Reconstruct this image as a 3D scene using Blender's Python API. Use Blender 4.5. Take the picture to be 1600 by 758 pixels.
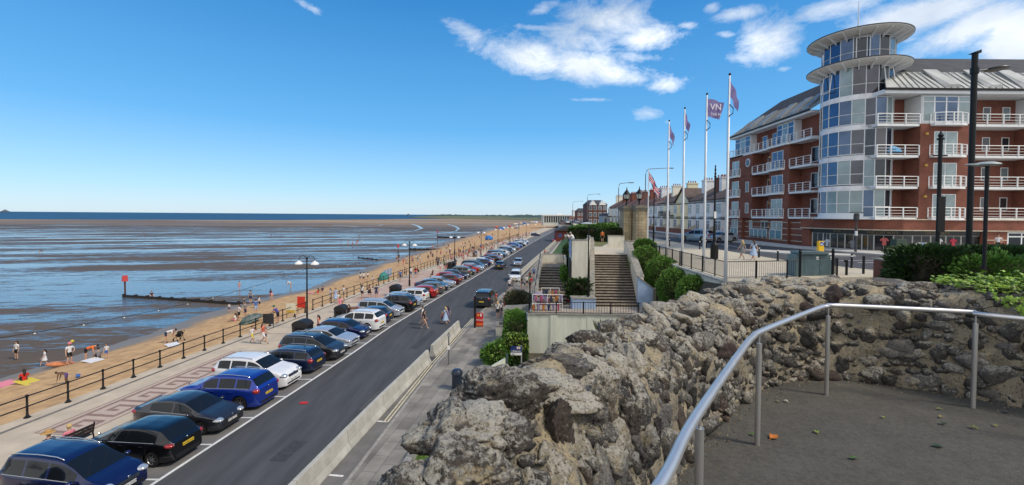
import bpy, bmesh, math, random
import numpy as np
from mathutils import Vector, Matrix, noise as mn
from math import sin, cos, pi, radians, sqrt, atan2, tan
for o in list(bpy.data.objects): bpy.data.objects.remove(o)
random.seed(7); rng = np.random.default_rng(7)
SC = bpy.context.scene; COL = SC.collection
# ---------------------------------------------------------------- camera
F, PITCH, ROLL, H, SH = 680.0, radians(1.38), radians(-.43), 10.3, 26.3
cam_d = bpy.data.cameras.new('camera'); cam = bpy.data.objects.new('camera', cam_d); COL.objects.link(cam)
cam.location = (0, 0, H); cam.rotation_euler = (pi/2-PITCH, ROLL, 0)
cam_d.sensor_width = 36; cam_d.lens = 36*F/1600; cam_d.shift_y = -SH/1600
cam_d.clip_start = .05; cam_d.clip_end = 60000
SC.camera = cam
RM = (Matrix.Rotation(ROLL, 3, 'Y') @ Matrix.Rotation(pi/2-PITCH, 3, 'X'))
def ray(px, py): return RM @ Vector(((px-800)/F, -(py-379+SH)/F, -1.0))
def G(px, py, z=0.0):                 # measured spot of the survey photo -> point on the level z
    d = ray(px, py); t = (z-H)/d.z
    return Vector((d.x*t, d.y*t, z))
def ZA(py, px, Y):                    # height seen at a given distance
    d = ray(px, py); return H + d.z*Y/d.y
# ---------------------------------------------------------------- world, sun, exposure
SUN_EL, SUN_AZ = radians(48), radians(112)
W = bpy.data.worlds.new('World'); SC.world = W; W.use_nodes = True
nt = W.node_tree; nt.nodes.clear()
def N(nt, t, **k):
    n = nt.nodes.new(t)
    for a, v in k.items():
        if a.startswith('_'): n.inputs[int(a[1:])].default_value = v
        else: setattr(n, a, v)
    return n
def LK(nt, a, b): nt.links.new(a, b)
sky = N(nt, 'ShaderNodeTexSky', sky_type='NISHITA', sun_disc=False, sun_elevation=SUN_EL, sun_rotation=SUN_AZ,
        altitude=0, air_density=1.0, dust_density=.35, ozone_density=3.0)
hs = N(nt, 'ShaderNodeHueSaturation'); hs.inputs['Saturation'].default_value = 1.22; hs.inputs['Value'].default_value = 1.0
LK(nt, sky.outputs[0], hs.inputs['Color'])
tc = N(nt, 'ShaderNodeTexCoord'); sp = N(nt, 'ShaderNodeSeparateXYZ'); LK(nt, tc.outputs['Generated'], sp.inputs[0])
def M(nt, op, a, b=None, c=None, clamp=False):
    n = nt.nodes.new('ShaderNodeMath'); n.operation = op; n.use_clamp = clamp
    for i, v in enumerate((a, b, c)):
        if v is None: continue
        if isinstance(v, (int, float)): n.inputs[i].default_value = v
        else: nt.links.new(v, n.inputs[i])
    return n.outputs[0]
az = M(nt, 'ARCTAN2', sp.outputs[0], sp.outputs[1]); el = M(nt, 'ARCSINE', sp.outputs[2])
CL = [  # px, py, half width, half height, tilt(deg, + = falls to the right), weight
 (735, 52, 42, 15, 22, .9), (830, 88, 88, 26, 16, 1.25), (900, 100, 75, 26, 12, 1.2), (960, 116, 80, 18, 12, 1.1), (1035, 134, 42, 15, 5, 1.0),
 (905, 60, 55, 30, 10, 1.0), (955, 28, 70, 32, 5, 1.25), (1010, 60, 48, 26, 12, 1.1), (1000, 88, 50, 12, 8, .8), (850, 44, 55, 6, 5, .75), (850, 12, 30, 10, -25, .7),
 (930, 156, 55, 4, 3, .7), (1008, 178, 26, 11, 8, .85), (1045, 190, 10, 4, 0, .6), (478, 8, 28, 7, 22, .62), (1072, 40, 20, 6, 10, .6), (1112, 12, 14, 8, 0, .8),
 (1200, 62, 48, 32, -5, 1.35), (1180, 88, 42, 12, 5, .9), (1135, 54, 20, 6, 10, .8), (1165, 20, 45, 12, 0, .8), (1225, 32, 16, 10, 0, .9), (1285, 14, 55, 16, -4, 1.0),
 (1440, 22, 125, 26, -3, 1.7), (1520, 40, 90, 28, -12, 1.5), (1590, 60, 64, 42, -10, 1.8), (1420, 62, 26, 6, 5, .7), (1330, 8, 60, 14, 0, .9), (1370, 26, 40, 8, 5, .7), (1560, 75, 40, 14, -25, .9), (1750, 20, 160, 60, 0, 1.3), (1700, -60, 300, 60, 0, 1.2),
 (1225, 108, 14, 5, 0, .55), (1260, 70, 8, 5, 0, .5)]
env = None
for (px, py, hw, hh, tilt, wt) in CL:
    d = ray(px, py).normalized(); a0, e0 = atan2(d.x, d.y), math.asin(d.z)
    d2 = ray(px+10, py).normalized(); sx = abs(atan2(d2.x, d2.y)-a0)/10; d3 = ray(px, py-10).normalized(); sy = abs(math.asin(d3.z)-e0)/10
    tl = radians(tilt); A = M(nt, 'SUBTRACT', az, a0); E_ = M(nt, 'SUBTRACT', el, e0)
    A = M(nt, 'DIVIDE', A, sx); E_ = M(nt, 'DIVIDE', E_, sy)
    u = M(nt, 'DIVIDE', M(nt, 'SUBTRACT', M(nt, 'MULTIPLY', A, cos(tl)), M(nt, 'MULTIPLY', E_, sin(tl))), hw)
    v = M(nt, 'DIVIDE', M(nt, 'ADD', M(nt, 'MULTIPLY', A, sin(tl)), M(nt, 'MULTIPLY', E_, cos(tl))), hh)
    q = M(nt, 'ADD', M(nt, 'MULTIPLY', u, u), M(nt, 'MULTIPLY', v, v))
    g = M(nt, 'MULTIPLY', M(nt, 'EXPONENT', M(nt, 'MULTIPLY', q, -.75)), wt)
    env = g if env is None else M(nt, 'SMOOTH_MAX', env, g, .12)
mp = N(nt, 'ShaderNodeMapping'); mp.inputs['Scale'].default_value = (1, 1, 1.9); mp.inputs['Rotation'].default_value = (0, radians(10), 0)
LK(nt, tc.outputs['Generated'], mp.inputs[0])
n1 = N(nt, 'ShaderNodeTexNoise'); n1.inputs['Scale'].default_value = 9; n1.inputs['Detail'].default_value = 11; n1.inputs['Roughness'].default_value = .73; n1.inputs['Distortion'].default_value = .35
LK(nt, mp.outputs[0], n1.inputs['Vector'])
n2 = N(nt, 'ShaderNodeTexNoise'); n2.inputs['Scale'].default_value = 3.5; n2.inputs['Detail'].default_value = 5
LK(nt, mp.outputs[0], n2.inputs['Vector'])
dens = M(nt, 'ADD', env, M(nt, 'MULTIPLY', M(nt, 'SUBTRACT', n1.outputs[0], .5), 2.3))
dens = M(nt, 'SUBTRACT', dens, .40)
cov = M(nt, 'MULTIPLY', dens, 1.12, clamp=True)
cov = M(nt, 'MULTIPLY', cov, M(nt, 'MULTIPLY', M(nt, 'SUBTRACT', env, .10), 4.0, clamp=True))
cov = M(nt, 'MULTIPLY', cov, .93)
shade = M(nt, 'MULTIPLY_ADD', n2.outputs[0], .5, .62, clamp=True)
rmp = N(nt, 'ShaderNodeValToRGB'); e_ = rmp.color_ramp.elements
for i, (ps, c) in enumerate([(0, (2.5,3.45,4.35)), (.07, (1.65,3.15,4.6)), (.25, (.55,2.15,4.2)), (.6, (.13,1.2,3.1)), (1, (.08,.75,2.2))]):
    q_ = e_[i] if i < 2 else e_.new(ps); q_.position = ps; q_.color = tuple(x/8 for x in c)+(1,)
LK(nt, M(nt, 'DIVIDE', el, .75, clamp=True), rmp.inputs[0])
r8 = N(nt, 'ShaderNodeVectorMath', operation='SCALE'); r8.inputs[3].default_value = 8; LK(nt, rmp.outputs[0], r8.inputs[0])
grade = N(nt, 'ShaderNodeMix', data_type='RGBA'); grade.inputs[0].default_value = .8; LK(nt, hs.outputs[0], grade.inputs[6]); LK(nt, r8.outputs[0], grade.inputs[7])
cr = N(nt, 'ShaderNodeMix', data_type='RGBA'); cr.inputs[6].default_value = (3.0, 3.5, 4.2, 1); cr.inputs[7].default_value = (6.4, 6.5, 6.6, 1)
thick = M(nt, 'MULTIPLY', M(nt, 'SUBTRACT', n2.outputs[0], .38), 4.0, clamp=True)
LK(nt, thick, cr.inputs[0])
mx = N(nt, 'ShaderNodeMix', data_type='RGBA'); LK(nt, cov, mx.inputs[0]); LK(nt, grade.outputs[2], mx.inputs[6]); LK(nt, cr.outputs[2], mx.inputs[7])
bank = M(nt, 'MULTIPLY', M(nt, 'MULTIPLY', M(nt, 'SUBTRACT', -.02, sp.outputs[1]), 3.0, clamp=True), M(nt, 'MULTIPLY_ADD', n2.outputs[0], .9, .35, clamp=True))   # unseen broken cloud bank, added behind the viewer as soft fill light
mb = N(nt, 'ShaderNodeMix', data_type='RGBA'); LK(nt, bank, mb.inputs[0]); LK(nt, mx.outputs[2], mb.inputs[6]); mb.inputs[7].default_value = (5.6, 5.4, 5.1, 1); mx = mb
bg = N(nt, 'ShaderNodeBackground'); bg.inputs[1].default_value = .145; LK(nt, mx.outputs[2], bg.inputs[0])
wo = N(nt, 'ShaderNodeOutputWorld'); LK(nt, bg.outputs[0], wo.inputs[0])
sd = bpy.data.lights.new('sun', 'SUN'); sd.energy = 2.1; sd.angle = radians(11.0); sd.color = (1, .89, .74)
so = bpy.data.objects.new('sun', sd); COL.objects.link(so)
sdir = Vector((sin(SUN_AZ)*cos(SUN_EL), cos(SUN_AZ)*cos(SUN_EL), sin(SUN_EL)))
so.rotation_euler = sdir.to_track_quat('Z', 'Y').to_euler(); so.location = (60, 30, 80)
SC.view_settings.view_transform = 'Standard'; SC.view_settings.look = 'None'; SC.view_settings.gamma = 1
SC.view_settings.exposure = 0.52
SC.render.engine = 'CYCLES'; SC.cycles.max_bounces = 6; SC.cycles.diffuse_bounces = 3; SC.cycles.glossy_bounces = 3
# ---------------------------------------------------------------- materials
def setsock(b, name, v):
    if name in b.inputs: b.inputs[name].default_value = v
MATS = {}
def mat(name, col, rough=.7, metal=0.0, var=0.0, scale=3.0, bump=0.0, bscale=None, col2=None, spec=.5, island=0.0, detail=6, coat=0.0, emit=None, world=True, aniso=None, ramp=(.35, .65), trans=0.0, alpha=None):
    """procedural principled material: colour mottled by noise towards col2, optional bump and per-island variation"""
    if name in MATS: return MATS[name]
    m = bpy.data.materials.new(name); m.use_nodes = True; t = m.node_tree; b = t.nodes['Principled BSDF']
    c = (*col, 1); b.inputs['Base Color'].default_value = c; b.inputs['Roughness'].default_value = rough; b.inputs['Metallic'].default_value = metal
    setsock(b, 'Specular IOR Level', spec); setsock(b, 'Coat Weight', coat); setsock(b, 'Coat Roughness', .04)
    if emit: setsock(b, 'Emission Color', (*emit[:3], 1)); setsock(b, 'Emission Strength', emit[3])
    if trans: setsock(b, 'Transmission Weight', trans)
    tcn = t.nodes.new('ShaderNodeTexCoord'); vec = tcn.outputs['Object']
    if aniso:
        mpn = t.nodes.new('ShaderNodeMapping'); mpn.inputs['Scale'].default_value = aniso; t.links.new(vec, mpn.inputs[0]); vec = mpn.outputs[0]
    out = None
    if var > 0 or col2:
        nz = t.nodes.new('ShaderNodeTexNoise'); nz.inputs['Scale'].default_value = scale; nz.inputs['Detail'].default_value = detail; nz.inputs['Roughness'].default_value = .62
        t.links.new(vec, nz.inputs['Vector'])
        rp = t.nodes.new('ShaderNodeMapRange'); rp.inputs[1].default_value = ramp[0]; rp.inputs[2].default_value = ramp[1]
        t.links.new(nz.outputs[0], rp.inputs[0])
        mxn = t.nodes.new('ShaderNodeMix'); mxn.data_type = 'RGBA'
        c2 = col2 if col2 else tuple(max(0, x*(1-var)) for x in col)
        c1 = col if col2 else tuple(min(1, x*(1+var*.6)) for x in col)
        mxn.inputs[6].default_value = (*c1, 1); mxn.inputs[7].default_value = (*c2, 1)
        t.links.new(rp.outputs[0], mxn.inputs[0]); out = mxn.outputs[2]
        if var > 0:      # slow large-scale drift so that big faces are never flat
            n3 = t.nodes.new('ShaderNodeTexNoise'); n3.inputs['Scale'].default_value = scale*.13; n3.inputs['Detail'].default_value = 3; t.links.new(vec, n3.inputs['Vector'])
            k = t.nodes.new('ShaderNodeMapRange'); k.inputs[1].default_value = .3; k.inputs[2].default_value = .7; k.inputs[3].default_value = 1-var*.35; k.inputs[4].default_value = 1+var*.35
            t.links.new(n3.outputs[0], k.inputs[0])
            vm = t.nodes.new('ShaderNodeVectorMath'); vm.operation = 'SCALE'; t.links.new(out, vm.inputs[0]); t.links.new(k.outputs[0], vm.inputs[3]); out = vm.outputs[0]
    if island > 0:
        ge = t.nodes.new('ShaderNodeNewGeometry'); k = t.nodes.new('ShaderNodeMapRange'); k.inputs[3].default_value = 1-island; k.inputs[4].default_value = 1+island
        t.links.new(ge.outputs['Random Per Island'], k.inputs[0])
        vm = t.nodes.new('ShaderNodeVectorMath'); vm.operation = 'SCALE'
        if out is None:
            rg = t.nodes.new('ShaderNodeRGB'); rg.outputs[0].default_value = c; out = rg.outputs[0]
        t.links.new(out, vm.inputs[0]); t.links.new(k.outputs[0], vm.inputs[3]); out = vm.outputs[0]
    if out is not None: t.links.new(out, b.inputs['Base Color'])
    if bump > 0:
        nb = t.nodes.new('ShaderNodeTexNoise'); nb.inputs['Scale'].default_value = bscale or scale*4; nb.inputs['Detail'].default_value = 5; t.links.new(vec, nb.inputs['Vector'])
        bp = t.nodes.new('ShaderNodeBump'); bp.inputs['Strength'].default_value = min(1, bump); bp.inputs['Distance'].default_value = .03*bump
        t.links.new(nb.outputs[0], bp.inputs['Height']); t.links.new(bp.outputs[0], b.inputs['Normal'])
    MATS[name] = m; return m
# ---------------------------------------------------------------- mesh helpers
class MB:
    def __init__(s): s.v = []; s.f = []; s.m = []; s.mats = []
    def mi(s, m):
        if m not in s.mats: s.mats.append(m)
        return s.mats.index(m)
    def add(s, vs, fs, m=None, T=None):
        o = len(s.v); k = s.mi(m) if m else 0
        if T is not None: vs = [T @ Vector(p) for p in vs]
        s.v.extend([tuple(p) for p in vs]); s.f.extend([tuple(o+i for i in f) for f in fs]); s.m.extend([k]*len(fs)); return s
    def box(s, x0, x1, y0, y1, z0, z1, m=None, T=None):
        if x0 > x1: x0, x1 = x1, x0
        if y0 > y1: y0, y1 = y1, y0
        vs = [(x0,y0,z0),(x1,y0,z0),(x1,y1,z0),(x0,y1,z0),(x0,y0,z1),(x1,y0,z1),(x1,y1,z1),(x0,y1,z1)]
        return s.add(vs, [(0,3,2,1),(4,5,6,7),(0,1,5,4),(1,2,6,5),(2,3,7,6),(3,0,4,7)], m, T)
    def prism(s, poly, z0, z1, m=None, T=None):      # poly: xy ccw ; z0,z1 numbers or lists
        n = len(poly); a = z0 if isinstance(z0, (list, tuple)) else [z0]*n; b = z1 if isinstance(z1, (list, tuple)) else [z1]*n
        vs = [(p[0],p[1],a[i]) for i, p in enumerate(poly)]+[(p[0],p[1],b[i]) for i, p in enumerate(poly)]
        fs = [tuple(range(n-1,-1,-1)), tuple(range(n,2*n))]+[(i,(i+1)%n,(i+1)%n+n,i+n) for i in range(n)]
        return s.add(vs, fs, m, T)
    def tube(s, pts, r, m=None, n=8, cap=True, T=None):
        P = [Vector(p) for p in pts]; R = r if isinstance(r, (list, tuple)) else [r]*len(P)
        vs = []; up = Vector((0,0,1))
        for i, p in enumerate(P):
            d = (P[min(i+1,len(P)-1)]-P[max(i-1,0)]).normalized()
            a = d.cross(up)
            if a.length < .05: a = d.cross(Vector((1,0,0)))
            a.normalize(); b = a.cross(d).normalized()
            for k in range(n):
                t = 2*pi*k/n; vs.append(p+(a*cos(t)+b*sin(t))*R[i])
        fs = [(i*n+k, i*n+(k+1)%n, (i+1)*n+(k+1)%n, (i+1)*n+k) for i in range(len(P)-1) for k in range(n)]
        if cap: fs += [tuple(range(n-1,-1,-1)), tuple((len(P)-1)*n+k for k in range(n))]
        return s.add(vs, fs, m, T)
    def lathe(s, prof, c=(0,0,0), m=None, n=16, T=None):   # prof: (r,z)
        vs = []; 
        for (r, z) in prof:
            for k in range(n):
                t = 2*pi*k/n; vs.append((c[0]+r*cos(t), c[1]+r*sin(t), c[2]+z))
        fs = [(i*n+k, i*n+(k+1)%n, (i+1)*n+(k+1)%n, (i+1)*n+k) for i in range(len(prof)-1) for k in range(n)]
        if prof[0][0] > 1e-4: fs.append(tuple(range(n-1,-1,-1)))
        if prof[-1][0] > 1e-4: fs.append(tuple((len(prof)-1)*n+k for k in range(n)))
        return s.add(vs, fs, m, T)
    def ball(s, c, r, m=None, nu=10, nv=7, T=None):
        rx, ry, rz = r if isinstance(r, (list, tuple)) else (r, r, r)
        vs = []
        for j in range(nv+1):
            ph = -pi/2+pi*j/nv
            for k in range(nu): vs.append((c[0]+rx*cos(ph)*cos(2*pi*k/nu), c[1]+ry*cos(ph)*sin(2*pi*k/nu), c[2]+rz*sin(ph)))
        fs = [(j*nu+k, j*nu+(k+1)%nu, (j+1)*nu+(k+1)%nu, (j+1)*nu+k) for j in range(nv) for k in range(nu)]
        return s.add(vs, fs, m, T)
    def quad(s, a, b, c, d, m=None): return s.add([a,b,c,d], [(0,1,2,3)], m)
    def build(s, name, m=None, parent=None, smooth=False, angle=None, loc=None, bevel=0):
        me = bpy.data.meshes.new(name); me.from_pydata(s.v, [], s.f)
        for k in (s.mats or [m]): me.materials.append(k)
        if len(s.mats) > 1: me.polygons.foreach_set('material_index', s.m)
        if bevel:
            bm = bmesh.new(); bm.from_mesh(me)
            bmesh.ops.remove_doubles(bm, verts=bm.verts, dist=1e-5)
            es = [e for e in bm.edges if len(e.link_faces) == 2 and e.calc_face_angle(0) > .6]
            bmesh.ops.bevel(bm, geom=es, offset=bevel, segments=2, affect='EDGES', profile=.5, clamp_overlap=True)
            bm.to_mesh(me); bm.free()
        if smooth: 
            me.polygons.foreach_set('use_smooth', [True]*len(me.polygons))
            if angle: me.set_sharp_from_angle(angle=radians(angle))
        me.update()
        o = bpy.data.objects.new(name, me); COL.objects.link(o)
        if parent: o.parent = parent
        if loc is not None: o.location = loc
        return o
def tag(o, label=None, cat=None, group=None, kind=None):
    if label: o['label'] = label
    if cat: o['category'] = cat
    if group: o['group'] = group
    if kind: o['kind'] = kind
    return o
def empty(name, loc=(0,0,0), rz=0, label=None, cat=None, group=None):
    o = bpy.data.objects.new(name, None); COL.objects.link(o); o.location = loc; o.rotation_euler = (0,0,rz); o.empty_display_size = .2
    return tag(o, label, cat, group)
def kids(o): return [c for c in bpy.data.objects if c.parent == o]
CH = {}
def copy_tree(o, parent=None, swap=None):
    if o.name not in CH: CH[o.name] = kids(o)
    c = o.copy(); COL.objects.link(c); c.parent = parent
    if swap and c.type == 'MESH':
        for i, sl in enumerate(c.material_slots):
            mm = sl.material
            if mm and mm.name in swap: sl.link = 'OBJECT'; sl.material = swap[mm.name]
    for ch in CH[o.name]: copy_tree(ch, c, swap)
    return c
def text_mesh(txt, size, m, parent, name, loc, rot, extrude=.005, squash=1.0, bold=0):
    cu = bpy.data.curves.new('txt', 'FONT'); cu.body = txt; cu.size = size; cu.extrude = extrude; cu.align_x = 'CENTER'; cu.align_y = 'CENTER'; cu.offset = bold
    t = bpy.data.objects.new('txt', cu); COL.objects.link(t)
    dg = bpy.context.evaluated_depsgraph_get(); me = bpy.data.meshes.new_from_object(t.evaluated_get(dg)); bpy.data.objects.remove(t)
    me.materials.clear(); me.materials.append(m)
    o = bpy.data.objects.new(name, me); COL.objects.link(o); o.parent = parent; o.location = loc; o.rotation_euler = rot; o.scale = (squash, 1, 1)
    return o
def smooth_path(P, step=.08, closed=False):
    P = [Vector(p) for p in P]; out = []
    for i in range(len(P)-1):
        p0 = P[max(i-1,0)]; p1 = P[i]; p2 = P[i+1]; p3 = P[min(i+2,len(P)-1)]
        n = max(2, int((p2-p1).length/step))
        for k in range(n):
            t = k/n; out.append(.5*((2*p1)+(p2-p0)*t+(2*p0-5*p1+4*p2-p3)*t*t+(3*p1-p0-3*p2+p3)*t**3))
    out.append(P[-1]); return out
def interp(tab, x):
    if x <= tab[0][0]:
        a, b = tab[0], tab[1]
    elif x >= tab[-1][0]:
        a, b = tab[-2], tab[-1]
    else:
        for a, b in zip(tab, tab[1:]):
            if x <= b[0]: break
    return a[1]+(b[1]-a[1])*(x-a[0])/(b[0]-a[0])
# ---------------------------------------------------------------- survey lines of the seafront (x as a function of y)
XB = [(-30,-18.3),(0,-15.2),(16.3,-13.55),(26,-12.4),(31.8,-11.75),(39.5,-11.1),(46.4,-10.1),(56,-8.7),(70,-6.4),(110,-.35),(165,7.8),(400,46)]
XR = [(-30,-29.6),(0,-26.3),(21.5,-23.9),(28.8,-23.1),(35,-22.4),(70,-18.0),(109,-12.8),(165,-4.6),(250,9),(400,33)]
XK = [(-30,-10.2),(0,-7.7),(16.3,-6.3),(23.5,-5.68),(30,-5.1),(47,-3.0),(70,1.7),(98,5.9),(124,10.15),(165,16.85),(400,54)]
XP = [(-30,-7.9),(0,-5.6),(16,-4.45),(20.4,-3.95),(22.6,-2.7),(28,-1.0),(34,.5),(45,1.9),(60,3.5),(98,7.8),(124,12.0),(165,18.5),(400,55.8)]
xb = lambda y: interp(XB, y); xr = lambda y: interp(XR, y); xk = lambda y: interp(XK, y); xp = lambda y: interp(XP, y)
YS = sorted(set([-30,-15,0]+[i*2.0 for i in range(0,45)]+[90+i*5 for i in range(0,26)]+[230,260,300,350,400]))
def strip(name, fa, fb, z, m, ys=YS, y0=-30, y1=400, kind='structure', zb=None, n=1, thick=0, parent=None):
    ys = [y0]+[y for y in ys if y0 < y < y1]+[y1]; b = MB()
    vs = []; fs = []
    za = z if callable(z) else (lambda y: z); zb_ = (zb if callable(zb) else (lambda y: zb)) if zb is not None else za
    for y in ys:
        for k in range(n+1):
            t = k/n; vs.append((fa(y)*(1-t)+fb(y)*t, y, za(y)*(1-t)+zb_(y)*t))
    for i in range(len(ys)-1):
        for k in range(n):
            a = i*(n+1)+k; fs.append((a, a+1, a+n+2, a+n+1))
    if thick:
        o = len(vs); vs += [(v[0], v[1], v[2]-thick) for v in vs]
        L = len(ys)
        for i in range(L-1):
            a = i*(n+1); c = a+n; fs += [(a+n+1, a+n+1+o, a+o, a), (c, c+o, c+n+1+o, c+n+1)]
        fs += [(0, o, n+o, n), ((L-1)*(n+1)+n, (L-1)*(n+1)+n+o, (L-1)*(n+1)+o, (L-1)*(n+1))]
    b.add(vs, fs); ob = b.build(name, m, parent)
    if not parent: tag(ob, kind=kind)
    return ob
asphalt = mat('asphalt', (.066,.069,.076), .85, var=.22, scale=1.4, bump=.25, bscale=60)
asphalt_light = mat('asphalt_light', (.15,.145,.138), .88, var=.2, scale=1.2, bump=.25, bscale=50)
bay_tarmac = mat('bay_tarmac', (.16,.155,.15), .86, var=.2, scale=1.1, bump=.2, bscale=50)
prom_conc = mat('prom_concrete', (.50,.42,.315), .85, var=.14, scale=.9, bump=.2, bscale=30)
paint = mat('road_paint', (.72,.72,.70), .6, var=.18, scale=9)
ypaint = mat('worn_yellow_paint', (.55,.50,.36), .7, var=.3, scale=8)
kerbm = mat('kerb_stone', (.30,.285,.26), .85, var=.25, scale=4)
black = mat('black_metal', (.010,.010,.011), .45, spec=.25)
concrete = mat('concrete', (.46,.45,.41), .85, var=.3, scale=2.2, bump=.3, bscale=18)
grass = mat('grass_blades', (.09,.16,.025), .8, var=.4, scale=2, bump=.6, bscale=40)
white = mat('white_paint', (.78,.78,.77), .45, var=.05, scale=3)
def brick_mat(name, c1, c2, mortar, bw, bh, ms=.01, rough=.85, rot=(0,0,0), offset=.5, var=.25, bump=.4, vertical=False):
    m = bpy.data.materials.new(name); m.use_nodes = True; t = m.node_tree; b = t.nodes['Principled BSDF']; b.inputs['Roughness'].default_value = rough
    tcn = t.nodes.new('ShaderNodeTexCoord'); vec = tcn.outputs['Object']
    if vertical:       # walls: run the courses round both wall directions
        s = t.nodes.new('ShaderNodeSeparateXYZ'); t.links.new(vec, s.inputs[0]); c = t.nodes.new('ShaderNodeCombineXYZ')
        t.links.new(M(t, 'ADD', s.outputs[0], s.outputs[1]), c.inputs[0]); t.links.new(s.outputs[2], c.inputs[1]); vec = c.outputs[0]
    mpn = t.nodes.new('ShaderNodeMapping'); mpn.inputs['Rotation'].default_value = rot; t.links.new(vec, mpn.inputs[0])
    br = t.nodes.new('ShaderNodeTexBrick'); br.offset = offset; t.links.new(mpn.outputs[0], br.inputs['Vector'])
    br.inputs['Scale'].default_value = 1; br.inputs['Brick Width'].default_value = bw; br.inputs['Row Height'].default_value = bh; br.inputs['Mortar Size'].default_value = ms
    br.inputs['Color1'].default_value = (*c1,1); br.inputs['Color2'].default_value = (*c2,1); br.inputs['Mortar'].default_value = (*mortar,1); br.inputs['Bias'].default_value = -.2
    nz = t.nodes.new('ShaderNodeTexNoise'); nz.inputs['Scale'].default_value = .8; nz.inputs['Detail'].default_value = 7; t.links.new(tcn.outputs['Object'], nz.inputs['Vector'])
    k = t.nodes.new('ShaderNodeMapRange'); k.inputs[1].default_value=.3; k.inputs[2].default_value=.7; k.inputs[3].default_value = 1-var; k.inputs[4].default_value = 1+var; t.links.new(nz.outputs[0], k.inputs[0])
    vm = t.nodes.new('ShaderNodeVectorMath'); vm.operation = 'SCALE'; t.links.new(br.outputs[0], vm.inputs[0]); t.links.new(k.outputs[0], vm.inputs[3]); t.links.new(vm.outputs[0], b.inputs['Base Color'])
    bp = t.nodes.new('ShaderNodeBump'); bp.inputs['Strength'].default_value = bump; bp.inputs['Distance'].default_value = .01; bp.invert = True
    t.links.new(br.outputs['Fac'], bp.inputs['Height']); t.links.new(bp.outputs[0], b.inputs['Normal'])
    MATS[name] = m; return m
flags = brick_mat('flagstones', (.265,.245,.21), (.14,.13,.115), (.10,.10,.095), 1.15, .62, .012, rot=(0,0,radians(97.5)), var=.3)
redpav = brick_mat('red_pavers', (.42,.24,.18), (.50,.40,.33), (.40,.36,.31), 1.5, .42, .05, rot=(0,0,radians(7)), var=.1, bump=0)
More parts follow.
